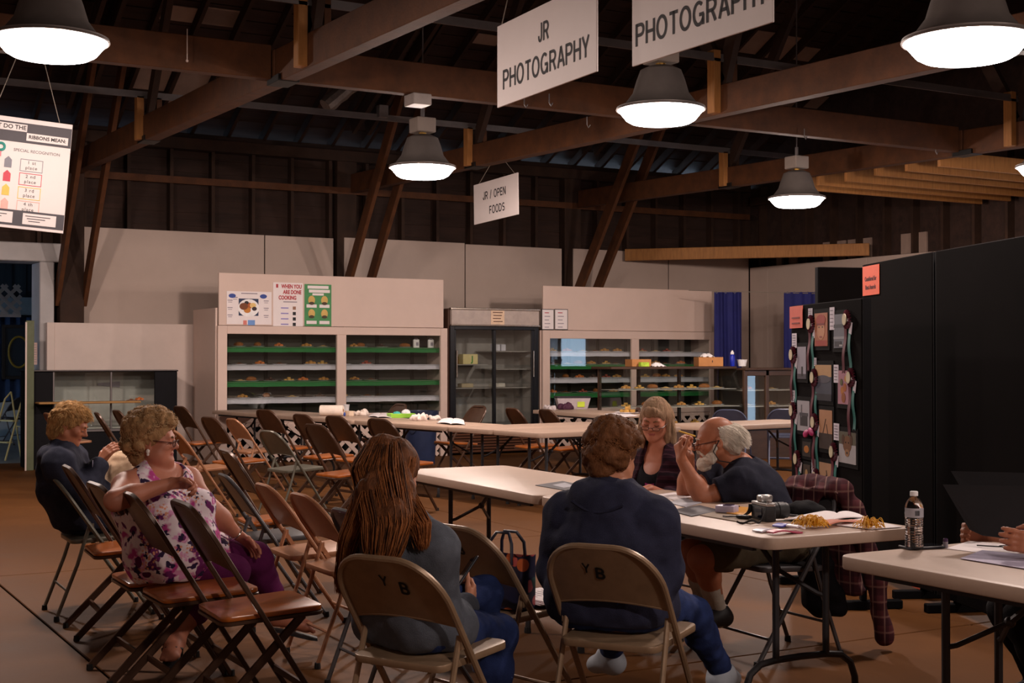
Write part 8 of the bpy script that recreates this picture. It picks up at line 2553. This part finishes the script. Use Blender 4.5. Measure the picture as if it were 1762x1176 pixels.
# ------------------------------------------------------------------ things on and by the people
# floral tote bag and papers on a chair
cp_ = ch_purse.location; rzp = ch_purse.rotation_euler[2]
def chair_pt(ch, x, y, z): return ch.location + eul(0, 0, ch.rotation_euler[2]) @ Vector((x, y, z))
c = chair_pt(ch_purse, 0.03, -0.02, 0.452)
t = thing('tote_bag', 'navy floral tote bag with dark handles on a beige chair', 'bag', c, rzp + 0.15)
def tote():
    m = bpy.data.materials.new('navy_floral_cloth'); m.use_nodes = True; nt = m.node_tree; b = nt.nodes['Principled BSDF']; b.inputs['Roughness'].default_value = 0.5
    tc = nt.nodes.new('ShaderNodeTexCoord'); v = nt.nodes.new('ShaderNodeTexVoronoi'); v.inputs['Scale'].default_value = 17; nt.links.new(tc.outputs['Object'], v.inputs['Vector'])
    r1 = nt.nodes.new('ShaderNodeValToRGB'); e = r1.color_ramp.elements; e[0].position = 0.40; e[0].color = (1, 1, 1, 1); e[1].position = 0.46; e[1].color = (0, 0, 0, 1); nt.links.new(v.outputs['Distance'], r1.inputs[0])
    r2 = nt.nodes.new('ShaderNodeValToRGB'); r2.color_ramp.interpolation = 'CONSTANT'; e = r2.color_ramp.elements
    e[0].position = 0.0; e[0].color = lin((206, 96, 96)) + (1,); e[1].position = 0.25; e[1].color = lin((24, 28, 64)) + (1,)
    for p_, c_ in ((0.5, (222, 150, 150)), (0.66, (40, 84, 80)), (0.8, (214, 110, 60)), (0.9, (22, 26, 60))): el = e.new(p_); el.color = lin(c_) + (1,)
    sp_ = nt.nodes.new('ShaderNodeSeparateColor'); nt.links.new(v.outputs['Color'], sp_.inputs[0]); nt.links.new(sp_.outputs[0], r2.inputs[0])
    x = nt.nodes.new('ShaderNodeMix'); x.data_type = 'RGBA'; x.inputs[6].default_value = lin((24, 28, 62)) + (1,); nt.links.new(r1.outputs[0], x.inputs[0]); nt.links.new(r2.outputs[0], x.inputs[7]); nt.links.new(x.outputs[2], b.inputs['Base Color'])
    return m
mb = MB(); W_, D_, Hh = 0.112, 0.06, 0.20
vs, fs = [], []
N_ = 24
for i in range(9):
    v = i / 8
    for k in range(N_):
        a = 2 * PI * k / N_; ca, sa = math.cos(a), math.sin(a)
        sx = W_ * (1 + 0.16 * v); sy = D_ * (1 - 0.25 * v)
        vs.append((sx * math.copysign(abs(ca) ** 0.45, ca), sy * math.copysign(abs(sa) ** 0.45, sa) + 0.006 * math.sin(5 * a + 3 * v), Hh * v + 0.012 * v * ca * ca))
for i in range(8):
    for k in range(N_): fs.append((i * N_ + k, i * N_ + (k + 1) % N_, (i + 1) * N_ + (k + 1) % N_, (i + 1) * N_ + k))
fs.append(tuple(range(N_ - 1, -1, -1)))
mb.add(vs, fs); mb.build('bag_body', tote(), t)
for s_ in (-1, 1):
    mb = MB(); mb.tube([(-0.06, s_ * 0.045, Hh - 0.03), (-0.055, s_ * 0.04, Hh + 0.05), (-0.03, s_ * 0.025, Hh + 0.09), (0.03, s_ * 0.025, Hh + 0.09), (0.055, s_ * 0.04, Hh + 0.05), (0.06, s_ * 0.045, Hh - 0.03)], 0.006, 6, sx=1.4); mb.build('handle', mat('navy_leather', (26, 28, 46), 0.4), t)
mb = MB(); mb.lathe([(0.0, 0), (0.012, 0.0), (0.012, 0.004)], 12, caps=(False, True)); mb.xf(Matrix.Translation((-0.13, 0, 0.06)) @ Matrix.Rotation(PI / 2, 4, 'Y')); mb.build('clasp', mat('brass', (0, 0, 0)), t)
c = chair_pt(ch_purse, 0.04, 0.17, 0.459); t = thing('paper_stack', 'stack of white papers on the beige chair beside the tote bag', 'papers', c, rzp - 0.1)
for k in range(4):
    mb = MB(); mb.box((0.004 * (k % 2), 0.003 * k, 0.002 + k * 0.0035), (0.28, 0.22, 0.003), eul(0, 0, 0.05 * (k - 1.5))); mb.build('paper', m_paper, t, smooth=0)
for k in range(5):
    mb = MB(); mb.box((-0.03, 0.07 - 0.03 * k, 0.0146), (0.12 - 0.02 * (k % 2), 0.005, 0.0006)); mb.build('text_line', m_grayp, t, smooth=0)
# phone of the woman in the grey hoodie
c = J(799, 988, 4.98); t = thing('smartphone', 'black smartphone held by the woman in the grey hoodie', 'phone', c)
R_ = frame(58, 38, 20)
mb = MB(); mb.box((0, 0, 0), (0.074, 0.15, 0.009)); mb.xf(R_.to_4x4() @ Matrix.Rotation(0.2, 4, 'X')); mb.build('case', mat('phone_case', (0, 0, 0)), t, bevel=0.003)
mb = MB(); mb.box((0, 0, 0.005), (0.066, 0.14, 0.0015)); mb.xf(R_.to_4x4() @ Matrix.Rotation(0.2, 4, 'X')); mb.build('screen', mat('phone_glass', (0, 0, 0)), t, smooth=0)
# canvas bag on the lap of the woman in the navy hoodie
c = J(208, 800, 7.86); t = thing('canvas_bag', 'beige canvas bag on the lap of the woman in the navy hoodie', 'bag', (c.x, c.y, 0.60))
F = Field((-0.22, -0.22, -0.06), (0.22, 0.22, 0.34), 0.008); R_ = Matrix.Rotation(face_rot(80), 3, 'Z')
F.ell((0, 0, 0.12), (0.11, 0.12, 0.15), R_, 1, 0.03); F.ell((0, 0, 0.22), (0.09, 0.09, 0.06), R_, 1, 0.03); F.rough(0.014, 17, 3); F.rough(0.006, 40, 1); F.cut((0, 0, 0.0), (0, 0, -1))
V, Q, T = F.mesh(); np_object('bag', V, Q, [cloth_mat('beige_canvas', (206, 178, 148), 0.1)], t)
mb = MB(); mb.tube([R_ @ Vector(p_) for p_ in ((-0.08, -0.09, 0.16), (-0.04, -0.14, 0.10), (0.02, -0.145, 0.09), (0.07, -0.11, 0.15))], 0.008, 6); mb.build('strap', cloth_mat('tan_webbing', (150, 112, 86)), t)
# plaid jacket over the back of the chair of the bald man
t = thing('plaid_jacket', 'maroon plaid jacket hung over the chair back, a sleeve trailing to the floor', 'jacket', ch_man.location, ch_man.rotation_euler[2])
F = Field((-0.4, -0.75, 0.0), (0.4, 0.1, 0.92), 0.009)
F.cone((-0.17, -0.285, 0.785), (0.17, -0.285, 0.785), 0.045, 0.045, 1, 0.02)
F.cone((0, -0.33, 0.80), (0, -0.38, 0.62), 0.05, 0.05, 1, 0.04, (1, 0, 0), 4.2)
F.cone((0, -0.37, 0.66), (0.02, -0.44, 0.30), 0.045, 0.05, 1, 0.04, (1, 0, 0), 4.0)
F.cone((0, -0.215, 0.78), (0, -0.16, 0.60), 0.03, 0.02, 1, 0.03, (1, 0, 0), 6.0)
F.cone((-0.20, -0.36, 0.70), (-0.24, -0.46, 0.36), 0.055, 0.05, 1, 0.03); F.cone((-0.24, -0.46, 0.36), (-0.20, -0.53, 0.07), 0.05, 0.042, 1, 0.03)
F.cone((0.21, -0.36, 0.70), (0.25, -0.44, 0.40), 0.055, 0.045, 1, 0.03); F.cone((0.25, -0.44, 0.40), (0.22, -0.46, 0.2), 0.045, 0.05, 1, 0.03)
F.rough(0.014, 12, 2, (1, 1, 0.5)); F.rough(0.007, 26, 5, (1, 1, 0.5))
V, Q, T = F.mesh(); np_object('jacket', V, Q, [plaid('plaid_flannel', (84, 44, 48), (50, 28, 34), (132, 100, 92), 13.0)], t)
F = Field((-0.4, -0.6, 0.0), (0.4, 0.1, 0.6), 0.009); F.cone((0.05, -0.30, 0.52), (0.06, -0.38, 0.20), 0.04, 0.07, 1, 0.03, (1, 0, 0), 2.2); F.rough(0.012, 14, 7); V, Q, T = F.mesh(); np_object('dark_lining', V, Q, [cloth_mat('black_lining', (22, 20, 24))], t)
